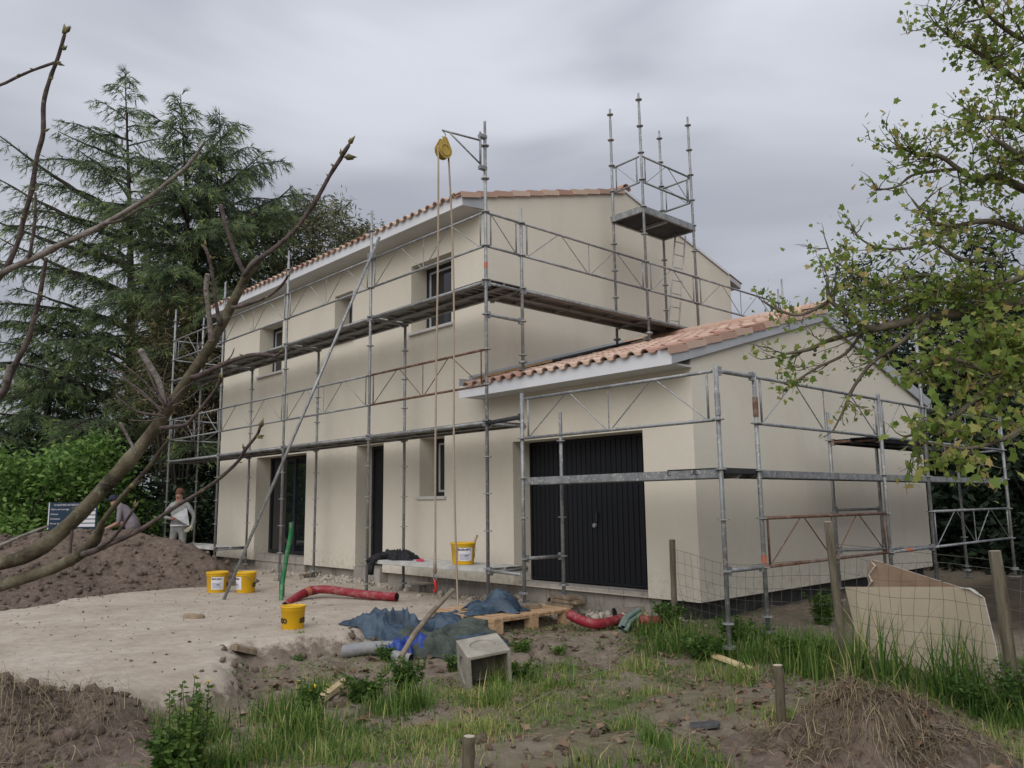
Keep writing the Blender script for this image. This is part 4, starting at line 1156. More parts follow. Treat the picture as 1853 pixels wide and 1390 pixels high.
def crumple(name, outline_c, sx, sy, rot, H, m, seed, ridge=2.2, res=72, zbase=None, peak=None):
    """a crumpled sheet lying in a heap: closed outline on the ground, folds inside"""
    rng = np.random.default_rng(seed)
    n = res
    U, Vv = np.meshgrid(np.linspace(-1, 1, n), np.linspace(-1, 1, n), indexing='ij')
    rr = np.maximum(np.abs(U), np.abs(Vv)); ang_ = np.arctan2(Vv, U)
    circ = np.hypot(U, Vv) + 1e-9
    X = U / circ * rr; Y = Vv / circ * rr
    edge = 1 + 0.28 * np.sin(ang_ * 3 + seed) + 0.18 * np.sin(ang_ * 5 + seed * 2.3) + 0.10 * np.sin(ang_ * 9 + seed * 1.7)
    X = X * edge; Y = Y * edge
    def crease(fx, sd_):             # long folds: noise stretched along a direction of its own
        th_ = sd_ * 1.7
        A_ = X * math.cos(th_) + Y * math.sin(th_); B_ = -X * math.sin(th_) + Y * math.cos(th_)
        w_ = fbm(A_ * fx * 0.45 + sd_, B_ * fx * 1.5 + 3 * sd_ + 0.6 * vnoise(A_ * 2.5 + sd_, B_ * 2.5), 1)
        return 1 - np.abs(w_ - 0.5) * 3.6
    prof = np.clip(1 - rr ** 3.0, 0, 1)
    body_ = fbm(X * 0.9 + seed, Y * 0.9 + seed, 2)
    hh = H * prof * (0.15 + 0.75 * body_ + 0.34 * crease(ridge * 0.8, seed) + 0.15 * crease(ridge * 1.6, seed * 1.7) + 0.05 * crease(ridge * 3.0, seed * 2.9))
    if peak:
        for (pu, pv, qu, qv, ph, pr) in peak:
            ex, ey = qu - pu, qv - pv
            tt = np.clip(((X - pu) * ex + (Y - pv) * ey) / (ex * ex + ey * ey + 1e-9), 0, 1)
            dd = np.hypot(X - pu - tt * ex, Y - pv - tt * ey)
            hh = hh + ph * (0.35 + 0.65 * tt) * np.clip(1 - (dd / pr) ** 1.5, 0, 1) * (0.85 + 0.3 * crease(ridge * 2, seed + 3))
    X2 = X + 0.10 * (fbm(X * 3 + 9, Y * 3, 2) - 0.5); Y2 = Y + 0.10 * (fbm(X * 3, Y * 3 + 5, 2) - 0.5)
    cr, sr = math.cos(rot), math.sin(rot)
    wx = outline_c[0] + (X2 * sx * cr - Y2 * sy * sr); wy = outline_c[1] + (X2 * sx * sr + Y2 * sy * cr)
    gzv = ground_h(wx, wy) if zbase is None else np.full(wx.shape, zbase)
    wz = gzv + np.maximum(hh, 0.0) + 0.012
    id_ = np.arange(n * n).reshape(n, n)
    Fq = np.stack([id_[:-1, :-1], id_[1:, :-1], id_[1:, 1:], id_[:-1, 1:]], -1).reshape(-1, 4)
    return np_mesh(name, np.stack([wx, wy, wz], -1).reshape(-1, 3), Fq, m, None, smooth=True)
tag(crumple('jacket', (-2.62, -0.78), 0.36, 0.20, 0.2, 0.15, 'cloth_black', 4, zbase=0.0, ridge=2.8), 'crumpled black jacket lying on the lowest deck by the entrance', 'jacket')
jk = bpy.data.objects['jacket']
MB().tube([(-2.78, -0.98, 0.05), (-2.82, -1.10, 0.02), (-2.84, -1.13, -0.08), (-2.86, -1.13, -0.22)], [0.05, 0.05, 0.05, 0.045], 8).build('sleeve', 'cloth_black', jk, True)
MB().tube([(-2.75, -0.9, 0.05), (-2.95, -0.98, 0.05), (-3.03, -1.10, -0.03)], [0.05, 0.045, 0.03], 8).build('sleeve', 'cloth_black', jk, True)
tag(crumple('rag', (-1.92, -0.85), 0.06, 0.045, 0.3, 0.05, 'pink_cloth', 8, res=16, zbase=0.0), 'small pink rag on the lowest scaffold deck', 'rag')

# corrugated conduits
def corrugated(name, label, cat, path, r, m, n=12, step=0.022, group=None, inside=True, wob=0.05):
    P = [np.asarray(q, float) for q in path]
    L = [0.0]
    for a_, b_ in zip(P, P[1:]):
        L.append(L[-1] + np.linalg.norm(b_ - a_))
    # smooth resampling by Catmull-Rom
    def cr(t_):
        i = max(0, min(len(P) - 2, int(np.searchsorted(L, t_) - 1)))
        u_ = (t_ - L[i]) / (L[i + 1] - L[i] + 1e-9)
        p0 = P[max(i - 1, 0)]; p1 = P[i]; p2 = P[i + 1]; p3 = P[min(i + 2, len(P) - 1)]
        return 0.5 * ((2 * p1) + (-p0 + p2) * u_ + (2 * p0 - 5 * p1 + 4 * p2 - p3) * u_ ** 2 + (-p0 + 3 * p1 - 3 * p2 + p3) * u_ ** 3)
    k = int(L[-1] / step * 2) + 2
    pts = [cr(L[-1] * i / (k - 1)) for i in range(k)]
    rad = [r * (1 + (wob if i % 2 else -wob)) for i in range(k)]
    o = thing(name, pts[0] - np.array([0, 0, r]), label, cat, group)
    MB().tube(pts, rad, n, cap=False).build('pipe_wall', m, o, True)
    if inside:
        MB().tube([pts[0] + (pts[1] - pts[0]) * 0.5, pts[min(8, k - 1)]], r * 0.86, n).build('bore', 'inside_black', o)
        MB().tube([pts[-1] + (pts[-2] - pts[-1]) * 0.5, pts[max(-9, -k)]], r * 0.86, n).build('bore', 'inside_black', o)
    return o
def lift(q, z):
    return np.array([q[0], q[1], gz0(q[0], q[1]) + z])
g0 = on_ground(533, 1087)
red1 = [lift((-2.62, -2.70), -0.02), lift((-2.82, -2.42), 0.05), lift((-2.95, -2.12), 0.12), lift((-2.80, -1.92), 0.13), lift((-2.50, -1.78), 0.10), lift((-2.1, -1.66), 0.075), lift((-1.60, -1.50), 0.065)]
corrugated('conduit', 'long red corrugated conduit bent over the sand before the entrance', 'conduit', red1, 0.060, 'conduit_red')
rp = red1[2]
MB().tube([red1[1] + (red1[2] - red1[1]) * 0.55, red1[1] + (red1[2] - red1[1]) * 0.85], 0.066, 12, cap=False).build('tape_band', 'orange_tape', bpy.data.objects['conduit'], True)
gr = [lift((-3.02, -2.60), -0.05), lift((-3.03, -2.57), 0.25), lift((-3.02, -2.50), 0.55), lift((-2.98, -2.42), 0.85), lift((-2.98, -2.42), 1.06)]
gr = [on_z(508, 1087, gz0(-3.0, -2.58)) - np.array([0, 0, 0.06]), at(512, 1050, 12.05), at(520, 1000, 12.1), at(526, 968, 12.15), at(527, 945, 12.15)]
corrugated('conduit', 'green corrugated conduit standing upright out of the sand', 'conduit', gr, 0.033, 'conduit_green', wob=0.03)
for k, (px_, top) in enumerate(((507, 1022), (513, 1024))):
    q = at(px_, 1080, 12.3); o = MB().tube([q, at(px_ + 1, top, 12.35)], 0.016, 7).build('rod', 'conduit_dark', None, True)
    tag(o, ['dark pipe stub standing left of the green conduit foot', 'dark pipe stub standing right against the green conduit foot'][k], 'pipe')
o = MB().tube([lift((-3.05, -2.35), 0.015), lift((-3.0, -1.7), 0.10)], 0.014, 7).build('rod', 'conduit_dark', None, True)
tag(o, 'dark thin rod slanting up beside the red conduit on the sand', 'rod')
r2 = [on_z(1031, 1112, -0.42), on_z(1050, 1122, -0.46), on_z(1075, 1129, -0.49), on_z(1100, 1127, -0.50), on_z(1125, 1120, -0.50)]
corrugated('conduit', 'curved red conduit end poking out beside the pallet', 'conduit', r2, 0.056, 'conduit_red')
r3 = [on_z(1160, 1120, -0.44), on_z(1175, 1124, -0.46), on_z(1196, 1124, -0.48), on_z(1215, 1122, -0.52)]
corrugated('conduit', 'short red conduit stub half hidden by grass near the garage corner', 'conduit', r3, 0.056, 'conduit_red')
gp = [lift((0.56, -3.66), 0.055), lift((0.74, -3.50), 0.075), lift((0.98, -3.24), 0.085)]
corrugated('drain_pipe', 'smooth grey drain pipe lying at the left end of the tarps', 'pipe', gp, 0.068, 'conduit_grey', wob=0.006)
corrugated('drain_pipe', 'grey drain pipe stub behind the leaning stick', 'pipe', [lift((1.10, -3.40), 0.06), lift((1.30, -3.32), 0.06)], 0.055, 'conduit_grey', wob=0.006)
# pipe stubs coming out of the foundation
def stub(c, d, L, r, label, m='pipe_pvc'):
    c = np.array(c, float); d = np.array(d, float) / np.linalg.norm(d)
    o = thing('pipe_stub', c, label, 'pipe', 'pipe stubs along the foundation')
    MB().tube([c + d * L, c], [r, r], 16, cap=False).tube([c + d * L, c + d * (L - 0.06)], [r * 1.12, r * 1.12], 16, cap=False).build('pipe_wall', m, o, True)
    MB().tube([c + d * (L - 0.012), c + d * (L - 0.02)], r * 0.9, 16).build('bore', 'inside_black', o)
    return o
stub((-3.25, 0.12, -0.60), (-0.25, -1, 0.02), 0.42, 0.075, 'lime splashed pipe stub left of the small box at the foundation')
stub((-2.45, 0.12, -0.66), (-0.15, -1, 0.0), 0.38, 0.075, 'lime splashed pipe stub right of the small box at the foundation')
stub((0.55, 0.09, -0.45), (-0.2, -1, 0.0), 0.55, 0.06, 'pale pipe stub showing behind the pallet')
stub((1.55, 0.10, -0.52), (-0.3, -1, 0.0), 0.42, 0.065, 'pale pipe stub on the garage foundation behind the red conduit')
o = thing('meter_box', (-2.95, -0.1, -0.75), 'small grey box with plaster on top between two pipe stubs', 'box')
MB().box((-3.06, -0.20, -0.80), (-2.86, 0.12, -0.46)).build('case', 'concrete_base', o); MB().box((-3.08, -0.22, -0.458), (-2.84, 0.13, -0.43)).build('lid', 'plaster_lump', o)
tc_ = on_z(1140, 1135, -0.55)
teal = thing('conduit_bundle', tc_, 'bundle of pale green plastered conduit ends near the garage foundation', 'conduit')
for k in range(5):
    a_ = 2 * math.pi * k / 5
    q = tc_ + np.array([0.045 * math.cos(a_), 0.02, 0.05 * math.sin(a_) + 0.04])
    MB().tube([q + np.array([0.05, -0.22, -0.06]), q + np.array([0.02, -0.1, 0.03]), q + np.array([0.02, 0.12, 0.10])], 0.028, 8, cap=False).build('conduit_end', 'conduit_teal', teal, True)
    MB().tube([q + np.array([0.0485, -0.215, -0.058]), q + np.array([0.045, -0.20, -0.05])], 0.024, 8).build('bore', 'inside_black', teal)

# tarps
tag(crumple('tarp', (0.28, -2.92), 0.46, 0.28, 0.55, 0.16, 'tarp_blue', 11, ridge=2.7, res=80, peak=[(-0.5, -0.3, 0.6, 0.25, 0.17, 0.40)]), 'crumpled dark blue tarpaulin with a raised corner at the left of the heap', 'tarp', 'tarpaulins heaped by the pallet')
tag(crumple('tarp', (0.98, -2.50), 0.62, 0.36, 0.55, 0.19, 'tarp_green', 23, ridge=2.8, res=80), 'crumpled green tarpaulin in the middle of the tarp heap', 'tarp', 'tarpaulins heaped by the pallet')
tag(crumple('tarp', (1.50, -2.75), 0.42, 0.22, 0.75, 0.16, 'tarp_blue', 37, ridge=2.8), 'flat crumpled blue tarpaulin at the front right of the heap', 'tarp', 'tarpaulins heaped by the pallet')
tag(crumple('tarp', (0.78, -1.80), 0.38, 0.30, 0.5, 0.08, 'tarp_blue', 51, zbase=-0.41, peak=[(-0.3, -0.1, 0.25, 0.15, 0.20, 0.75)]), 'blue tarpaulin humped over the corner of the pallet', 'tarp', 'tarpaulins heaped by the pallet')
tag(crumple('tarp', (0.55, -2.30), 0.42, 0.26, 1.1, 0.18, 'tarp_blue', 67, ridge=2.6), 'dark blue tarpaulin fold at the back of the heap', 'tarp', 'tarpaulins heaped by the pallet')
tag(crumple('tarp', (1.25, -2.95), 0.36, 0.18, 0.2, 0.20, 'tarp_green', 71, ridge=2.6), 'small green tarpaulin fold in front of the bright blue sheet', 'tarp', 'tarpaulins heaped by the pallet')
tag(crumple('plastic_sheet', (1.02, -3.18), 0.22, 0.17, 0.7, 0.24, 'film_blue', 77, res=30), 'bright blue plastic sheet bundled in front of the tarps', 'sheet')

# pallet with boards, skids and blocks
pal = thing('pallet', (0.7, -1.56, gz0(0.7, -1.5)), 'wooden pallet of pale boards under the garage scaffold foot', 'pallet')
x0, x1, ya, yb = 0.10, 1.30, -2.20, -0.93
nb = 11
for k in range(nb):
    yc = ya + 0.05 + k * (yb - ya - 0.10) / (nb - 1)
    w = random.choice((0.040, 0.046, 0.036))
    e = random.uniform(-0.015, 0.03)
    MB().box((x0, yc - w, PAL_Z - 0.022 + random.uniform(0, .003)), (x1 + e, yc + w, PAL_Z + random.uniform(-.002, .002))).build('board', 'pallet_wood', pal)
for xx in (x0 + 0.06, (x0 + x1) / 2, x1 - 0.06):
    MB().box((xx - 0.05, ya + 0.005, PAL_Z - 0.046), (xx + 0.05, yb - 0.005, PAL_Z - 0.0245)).build('skid', 'pallet_wood', pal)
    for yy in (ya + 0.08, (ya + yb) / 2, yb - 0.08):
        zz = PAL_Z - 0.0475
        MB().box((xx - 0.048, yy - 0.07, min(zz - 0.08, gz0(xx, yy) - 0.02)), (xx + 0.048, yy + 0.07, zz)).build('block', 'pallet_wood', pal)
o = MB().obox((0.80, -1.28, PAL_Z + 0.024), (0.20, -0.03, 0), (0.02, 0.14, 0), (0, 0, 0.022)).build('sole_board', 'old_wood', None); tag(o, 'short board on the pallet under the scaffold foot', 'board')
# stack of offcuts under the inner garage standard
for k, (dx, dz, lx) in enumerate(((0.0, -0.335, 0.20), (0.05, -0.385, 0.23), (-0.03, -0.435, 0.22))):
    o = MB().obox((0.82 + dx, -0.55, dz), (lx, 0.03 * (k - 1), 0), (0, 0.09, 0), (0, 0, 0.021)).build('offcut', 'old_wood', None)
    tag(o, ['topmost weathered offcut under the inner garage scaffold post', 'middle weathered offcut under the inner garage scaffold post', 'lowest weathered offcut under the inner garage scaffold post'][k], 'offcut', 'offcuts packed under a post')
o = MB().box((0.70, -0.66, -0.62), (0.94, -0.44, -0.458)).build('packing_block', 'block_concrete', None); tag(o, 'grey block carrying the stack of weathered offcuts', 'block')
# concrete junction box
bc = on_ground(876, 1240)
box_ = thing('junction_box', bc, 'tipped concrete junction box with round knockouts, open towards the camera', 'block')
yawb = math.atan2(CAM[1] - bc[1], CAM[0] - bc[0]) + 0.30
Mb = Matrix.Translation(tuple(bc + np.array([0, 0, 0.165]))) @ Matrix.Rotation(yawb, 4, 'Z') @ Matrix.Rotation(math.radians(13), 4, 'Y') @ Matrix.Rotation(math.radians(7), 4, 'X')
def xf(o, M4):
    o.data.transform(M4); return o
S = 0.195; th = 0.03
m_ = MB()
for p_, q_ in (((-S, -S, S - th), (S, S, S)), ((-S, -S, -S), (S, -S + th, S - th)), ((-S, S - th, -S), (S, S, S - th)), ((-S, -S + th, -S), (-S + th, S - th, S - th))):
    m_.box(p_, q_)
shell = m_.build('shell', 'block_concrete', box_)
cut = MB()                      # shallow round knockouts cut into three faces
nk = 30
for ax in 'zyY':
    vs = []
    for h in (S - 0.016, S + 0.05):
        for k in range(nk):
            a_ = 2 * math.pi * k / nk
            p_, q_ = 0.115 * math.cos(a_), 0.115 * math.sin(a_)
            vs.append({'z': (p_, q_, h), 'y': (p_, -h, q_), 'Y': (p_, h, q_)}[ax])
    ring = [(k, (k + 1) % nk, nk + (k + 1) % nk, nk + k) for k in range(nk)] + [tuple(range(nk - 1, -1, -1)), tuple(range(nk, 2 * nk))]
    if ax != 'z' and ax != 'Y':
        pass
    cut.add(vs, ring)
cme = cut.mesh('cut'); bmx = bmesh.new(); bmx.from_mesh(cme); bmesh.ops.recalc_face_normals(bmx, faces=bmx.faces); bmx.to_mesh(cme); bmx.free()
co = bpy.data.objects.new('cut_tmp', cme); COL.objects.link(co)
bmx = bmesh.new(); bmx.from_mesh(shell.data); bmesh.ops.recalc_face_normals(bmx, faces=bmx.faces); bmx.to_mesh(shell.data); bmx.free()
bo = shell.modifiers.new('bool', 'BOOLEAN'); bo.operation = 'DIFFERENCE'; bo.object = co; bo.solver = 'EXACT'; bo.use_self = True
bv = shell.modifiers.new('bevel', 'BEVEL'); bv.width = 0.006; bv.segments = 2; bv.limit_method = 'ANGLE'
dg = bpy.context.evaluated_depsgraph_get()
me2 = bpy.data.meshes.new_from_object(shell.evaluated_get(dg)); shell.modifiers.clear(); shell.data = me2
bpy.data.objects.remove(co)
xf(shell, Mb)
# stumps, stakes, fence posts
def post(name, base, top, r, label, cat, m='post_wood', group=None, cut='cut_wood', facets=10):
    base, top = np.array(base, float), np.array(top, float)
    p = thing(name, base, label, cat, group)
    n = 7
    path = [base - np.array([0, 0, 0.15])] + [base + (top - base) * f + np.array([random.uniform(-1, 1), random.uniform(-1, 1), 0]) * 0.004 for f in np.linspace(0, 1, n)]
    MB().tube(path, [r * random.uniform(0.94, 1.05) for _ in path], facets).build('shaft', m, p, True)
    d = (top - base) / np.linalg.norm(top - base)
    MB().tube([top - d * 0.002, top + d * 0.004], r * 0.93, facets).build('cut_end', cut, p)
    return p
P1 = np.array([2.40, -0.36]); P2 = np.array([4.68, -0.94]); P3 = np.array([6.22, -1.49])
def pz(p): return np.array([p[0], p[1], gz0(p[0], p[1])])
t1 = on_x(1222, 975, 2.40); t2 = np.array([4.64, -0.99, 0.66]); t3 = np.array([6.17, -1.50, 0.47])
t1 = np.array([2.40, -0.36, 0.42])
FG = 'fence posts of the wire fence'
post('fence_post', pz(P1), t1, 0.036, 'mossy round fence post in front of the garage corner', 'post', group=FG)
post('fence_post', pz(P2), t2, 0.038, 'tall leaning fence post left of the plasterboard sheets', 'post', group=FG)
post('fence_post', pz(P3), t3, 0.043, 'fence post at the right edge of the picture', 'post', group=FG)
q = on_ground(1417, 1330); post('fence_post', q, q + np.array([-0.01, 0.0, 0.46]), 0.034, 'short dark stake left of the dead grass heap', 'post', 'stake_wood', FG)
q = on_ground(847, 1412); post('fence_post', q, q + np.array([0.0, 0.01, 0.24]), 0.036, 'cut off stake with a pale end at the bottom edge', 'post', 'stake_wood', FG)
# wire mesh fence with sagging strands
fence = thing('wire_fence', pz(P2), 'rusty square mesh wire fence strung between the wooden posts', 'fence')
def span(A, B, ta, tb, ba, bb, sag, seed, nst=9, nv=None):
    rng = np.random.default_rng(seed)
    Ls = np.linalg.norm(B - A); nv = nv or int(Ls / 0.115)
    def P(u_, v_):
        xy = A + (B - A) * u_
        zt = ta + (tb - ta) * u_ - sag * math.sin(math.pi * u_) + 0.02 * math.sin(9 * u_ + seed)
        zb_ = ba + (bb - ba) * u_
        w_ = 0.035 * math.sin(5 * u_ + 3 * v_ + seed) + 0.012 * math.sin(17 * u_ + 5 * v_)
        nrm = np.array([-(B - A)[1], (B - A)[0]]) / Ls
        return np.array([*(xy + nrm * w_), zb_ + (zt - zb_) * v_])
    m_ = MB()
    vv = [0.02, 0.11, 0.21, 0.32, 0.44, 0.57, 0.71, 0.85, 1.0]
    for v_ in vv:
        MB().tube([P(u_, v_) for u_ in np.linspace(0, 1, 26)], 0.0017 if v_ < 1 else 0.0021, 4, cap=False).build('line_wire', 'wire', fence)
    for k in range(nv + 1):
        u_ = k / nv
        MB().tube([P(min(1, max(0, u_ + 0.006 * math.sin(7 * v_ + k))), v_) for v_ in vv], 0.0016, 4, cap=False).build('stay_wire', 'wire', fence)
span(P1, P2, 0.30, 0.32, -0.62, -0.65, 0.10, 1); span(P2, P3, 0.36, 0.36, -0.65, -0.66, 0.03, 2); span(P3, P3 + (P3 - P2), 0.36, 0.36, -0.66, -0.68, 0.03, 3)
MB().tube([np.array([P3[0], P3[1], 0.40]), np.array([4.66, -0.97, 0.46])], 0.002, 4).build('line_wire', 'wire', fence)
# plasterboard sheets leaning behind the fence
def sheet(name, label, pts, th, m, mb_, chips=None):
    pts = [np.array(q, float) for q in pts]
    nrm = np.cross(pts[1] - pts[0], pts[-1] - pts[0]); nrm /= np.linalg.norm(nrm)
    o = thing(name, pts[0], label, 'plasterboard', 'broken plasterboard sheets by the fence')
    n = len(pts); back = [q - nrm * th for q in pts]
    MB().add([q + nrm * 0.0006 for q in pts], [tuple(range(n))]).build('face_paper', m, o)
    MB().add([q - nrm * 0.0006 for q in back], [tuple(range(n - 1, -1, -1))]).build('back_paper', mb_, o)
    MB().add(pts + back, [tuple(range(n)), tuple(range(2 * n - 1, n - 1, -1))] + [((i + 1) % n, i, n + i, n + (i + 1) % n) for i in range(n)]).build('gypsum_core', 'gypsum', o)
    return o
def on_plane(px, py, p0, nrm):
    v = ray(px, py); p0 = np.array(p0); nrm = np.array(nrm)
    return CAM + v * (((p0 - CAM) @ nrm) / (v @ nrm))
ff = P3 - P2; ff /= np.linalg.norm(ff)
nf = np.array([ff[1], -ff[0], 0.10]); nf /= np.linalg.norm(nf)     # towards the camera, leaning back a little
p0 = np.array([5.3, -0.92, -0.7])
s1 = [on_plane(a_, b_, p0, nf) for a_, b_ in ((1562, 1215), (1816, 1262), (1800, 1165), (1780, 1082), (1760, 1066), (1726, 1062), (1529, 1062), (1545, 1130))]
sheet('plasterboard', 'large buff plasterboard sheet standing behind the wire fence', s1, 0.0125, 'plasterboard', 'plasterboard_back')
p0b = p0 + np.array([0.05, 0.16, 0.0])
s2 = [on_plane(a_, b_, p0b, nf) for a_, b_ in ((1566, 1100), (1745, 1100), (1742, 1064), (1690, 1048), (1580, 1013), (1572, 1018), (1569, 1045), (1573, 1060))]
sheet('plasterboard', 'brown plasterboard piece with a torn corner showing above the large sheet', s2, 0.0125, 'plasterboard_back', 'plasterboard')
o = MB().tube([on_plane(a_, b_, p0b - nf * -0.02, nf) for a_, b_ in ((1570, 1062), (1578, 1052), (1572, 1040), (1584, 1024), (1576, 1016))], [0.004, 0.009, 0.005, 0.008, 0.003], 6).build('torn_edge', 'gypsum', bpy.data.objects['plasterboard.001'])
o = MB().tube([on_plane(a_, b_, p0 + nf * 0.012, nf) for a_, b_ in ((1738, 1064), (1756, 1066), (1766, 1074), (1778, 1080))], [0.005, 0.011, 0.006, 0.008], 6).build('torn_edge', 'gypsum', bpy.data.objects['plasterboard'])
# leaning stick, split logs, rock, planks
o = MB().tube([at(820, 1067, 8.0), at(800, 1088, 7.95), at(775, 1115, 7.85), at(748, 1150, 7.7), at(728, 1185, 7.55), at(712, 1215, 7.45), at(700, 1240, 7.35)], [0.022, 0.025, 0.025, 0.027, 0.028, 0.030, 0.026], 9).build('stick', 'stick_bark', None, True)
tag(o, 'bare bent stick planted in the ground in front of the tarps', 'stick')
MB().tube([at(819.6, 1067.4, 8.0), at(820.3, 1066.6, 8.0)], 0.018, 9).build('cut_end', 'cut_wood', o)
def slab(name, label, cat, a_, b_, w, h, m, rise=(0, 0)):
    a_, b_ = np.array(a_, float), np.array(b_, float)
    u_ = b_ - a_; L = np.linalg.norm(u_); u_ /= L; n_ = np.cross((0, 0, 1), u_); n_ /= np.linalg.norm(n_); k_ = np.cross(u_, n_)
    vs = []
    for i, f in enumerate((0, 0.04, 0.3, 0.65, 0.93, 1.0)):
        s_ = (0.7, 1.0, 0.95, 1.0, 0.8, 0.45)[i]
        c_ = a_ + (b_ - a_) * f
        vs += [c_ + n_ * w * s_ * x_ + k_ * h * z_ * (0.8 if i in (0, 5) else 1) for x_, z_ in ((-1, 0), (-0.9, 0.8), (0, 1.1), (0.9, 0.7), (1, 0))]
    fs = [(i * 5 + k, i * 5 + (k + 1) % 5, (i + 1) * 5 + (k + 1) % 5, (i + 1) * 5 + k) for i in range(5) for k in range(5)] + [(4, 3, 2, 1, 0), (25, 26, 27, 28, 29)]
    return tag(MB().add(vs, fs).build(name, m, None), label, cat)
A_ = on_ground(566, 1285); B_ = on_ground(622, 1252)
slab('split_log', 'freshly split pale log in the grass left of the stick', 'log', A_ + np.array([0, 0, 0.02]), B_ + np.array([0, 0, 0.07]), 0.045, 0.05, 'split_wood')
A_ = on_ground(1362, 1216); B_ = on_ground(1262, 1193)
slab('split_log', 'pale plank offcut at the foot of the garage scaffold', 'log', A_ + np.array([0, 0, 0.01]), B_ + np.array([0, 0, 0.06]), 0.05, 0.03, 'split_wood')
q = on_ground(1275, 1318)
o = slab('slate', 'dark slate chip lying on the bare soil', 'rock', q + np.array([-0.09, -0.05, 0.0]), q + np.array([0.09, 0.06, 0.03]), 0.085, 0.022, 'slate_rock')
A_ = on_ground(333, 1118); B_ = on_ground(369, 1119)
slab('wood_chunk', 'small dark piece of wood lying on the sand', 'wood', A_ + np.array([0, 0, 0.0]), B_ + np.array([0, 0, 0.0]), 0.05, 0.05, 'old_wood')
A_ = on_ground(420, 1168); B_ = on_ground(462, 1165)
slab('wood_chunk', 'dark rotten log half sunk at the edge of the sand', 'wood', A_ + np.array([0, 0, 0.0]), B_ + np.array([0, 0, 0.0]), 0.06, 0.06, 'old_wood')
A_ = on_ground(542, 1047); B_ = on_ground(580, 1042)
slab('wood_chunk', 'short plank offcut on the plaster rubble by the foundation', 'wood', A_ + np.array([0, 0, 0.05]), B_ + np.array([0, 0, 0.06]), 0.06, 0.03, 'old_wood')
# battens left on the garage roof beside the wall
for k, (xa, ya_, xb, yb_, lab) in enumerate(((XC + 0.10, -0.30, XC + 0.55, 1.1, 'weathered batten lying low on the garage roof by the wall'), (XC + 0.42, -0.38, XC + 0.62, 0.85, 'yellowish batten lying across the lower garage tiles'))):
    o = MB().obox(((xa + xb) / 2, (ya_ + yb_) / 2, zgar((ya_ + yb_) / 2) + 0.11), ((xb - xa) / 2, (yb_ - ya_) / 2, SL * (yb_ - ya_) / 2), (0.06, -0.015, 0), (0, -0.004, 0.014)).build('batten', ['old_wood', 'wood_handle'][k], None)
    tag(o, lab, 'batten')
# roofing felt strip by the wall
o = MB().add([(XC + 0.22, 0.9, zgar(0.9) + 0.125), (XC + 0.75, 0.9, zgar(0.9) + 0.125), (XC + 0.6, 3.3, zgar(3.3) + 0.125), (XC + 0.22, 3.3, zgar(3.3) + 0.125),
              (XC + 0.22, 0.9, zgar(0.9) + 0.10), (XC + 0.75, 0.9, zgar(0.9) + 0.10), (XC + 0.6, 3.3, zgar(3.3) + 0.10), (XC + 0.22, 3.3, zgar(3.3) + 0.10)],
             [(0, 1, 2, 3), (7, 6, 5, 4), (0, 4, 5, 1), (1, 5, 6, 2), (2, 6, 7, 3), (3, 7, 4, 0)]).build('roofing_felt', 'deck_dark', None)
tag(o, 'dark roofing felt strip under the scaffold feet on the garage roof', 'felt')
# plaster lumps along the foundation: rubble nobody would count
pos = []; rs = []
for k in range(330):
    x = random.choice((random.gauss(-6.6, 0.7), random.gauss(-1.4, 0.8), random.gauss(-5.0, 0.4), random.uniform(-8, 0.5), random.gauss(1.6, 0.5)))
    y = -abs(random.gauss(0.22, 0.28))
    pos.append((x, y, gz0(x, y) + 0.005)); rs.append(random.uniform(0.012, 0.07))
ICO = bmesh.new(); bmesh.ops.create_icosphere(ICO, subdivisions=1, radius=1.0)
ico_v = np.array([v.co[:] for v in ICO.verts]); ico_f = np.array([[v.index for v in f.verts] for f in ICO.faces]); ICO.free()
rock_v = ico_v * (0.75 + 0.5 * np.random.default_rng(5).random((len(ico_v), 1)))
pos = np.array(pos); rs = np.array(rs)
kind(leaf_mesh('plaster_rubble', rock_v, ico_f, pos, rot_rand(len(pos)), np.stack([rs * 1.3, rs, rs * 0.6], 1), 'plaster_lump', None), 'stuff')
bpy.data.objects['plaster_rubble']['label'] = 'pale plaster rubble fallen along the foundation'
# pebbles and clods
n = 4200
x = RNG.uniform(-6.5, 7.0, n); y = RNG.uniform(-7.8, 0.0, n)
sdv = poly_sd(x, y)
keep = (RNG.random(n) < np.where(sdv > 0, 0.40, 0.8))
x, y, sdv = x[keep], y[keep], sdv[keep]
rs = RNG.gamma(2.0, 0.006, len(x)) + 0.004
edge_ = np.exp(-(sdv / 0.25) ** 2) * RNG.random(len(x)) * 0.035
rs = np.where(sdv > 0.1, rs * 0.42, rs) + edge_
pos = np.stack([x, y, ground_h(x, y) + rs * 0.2], 1)
kind(leaf_mesh('clods', rock_v, ico_f, pos, rot_rand(len(x)), np.stack([rs * 1.2, rs, rs * 0.75], 1), 'heap_soil', None), 'stuff')
bpy.data.objects['clods']['label'] = 'clods and pebbles scattered over the soil'

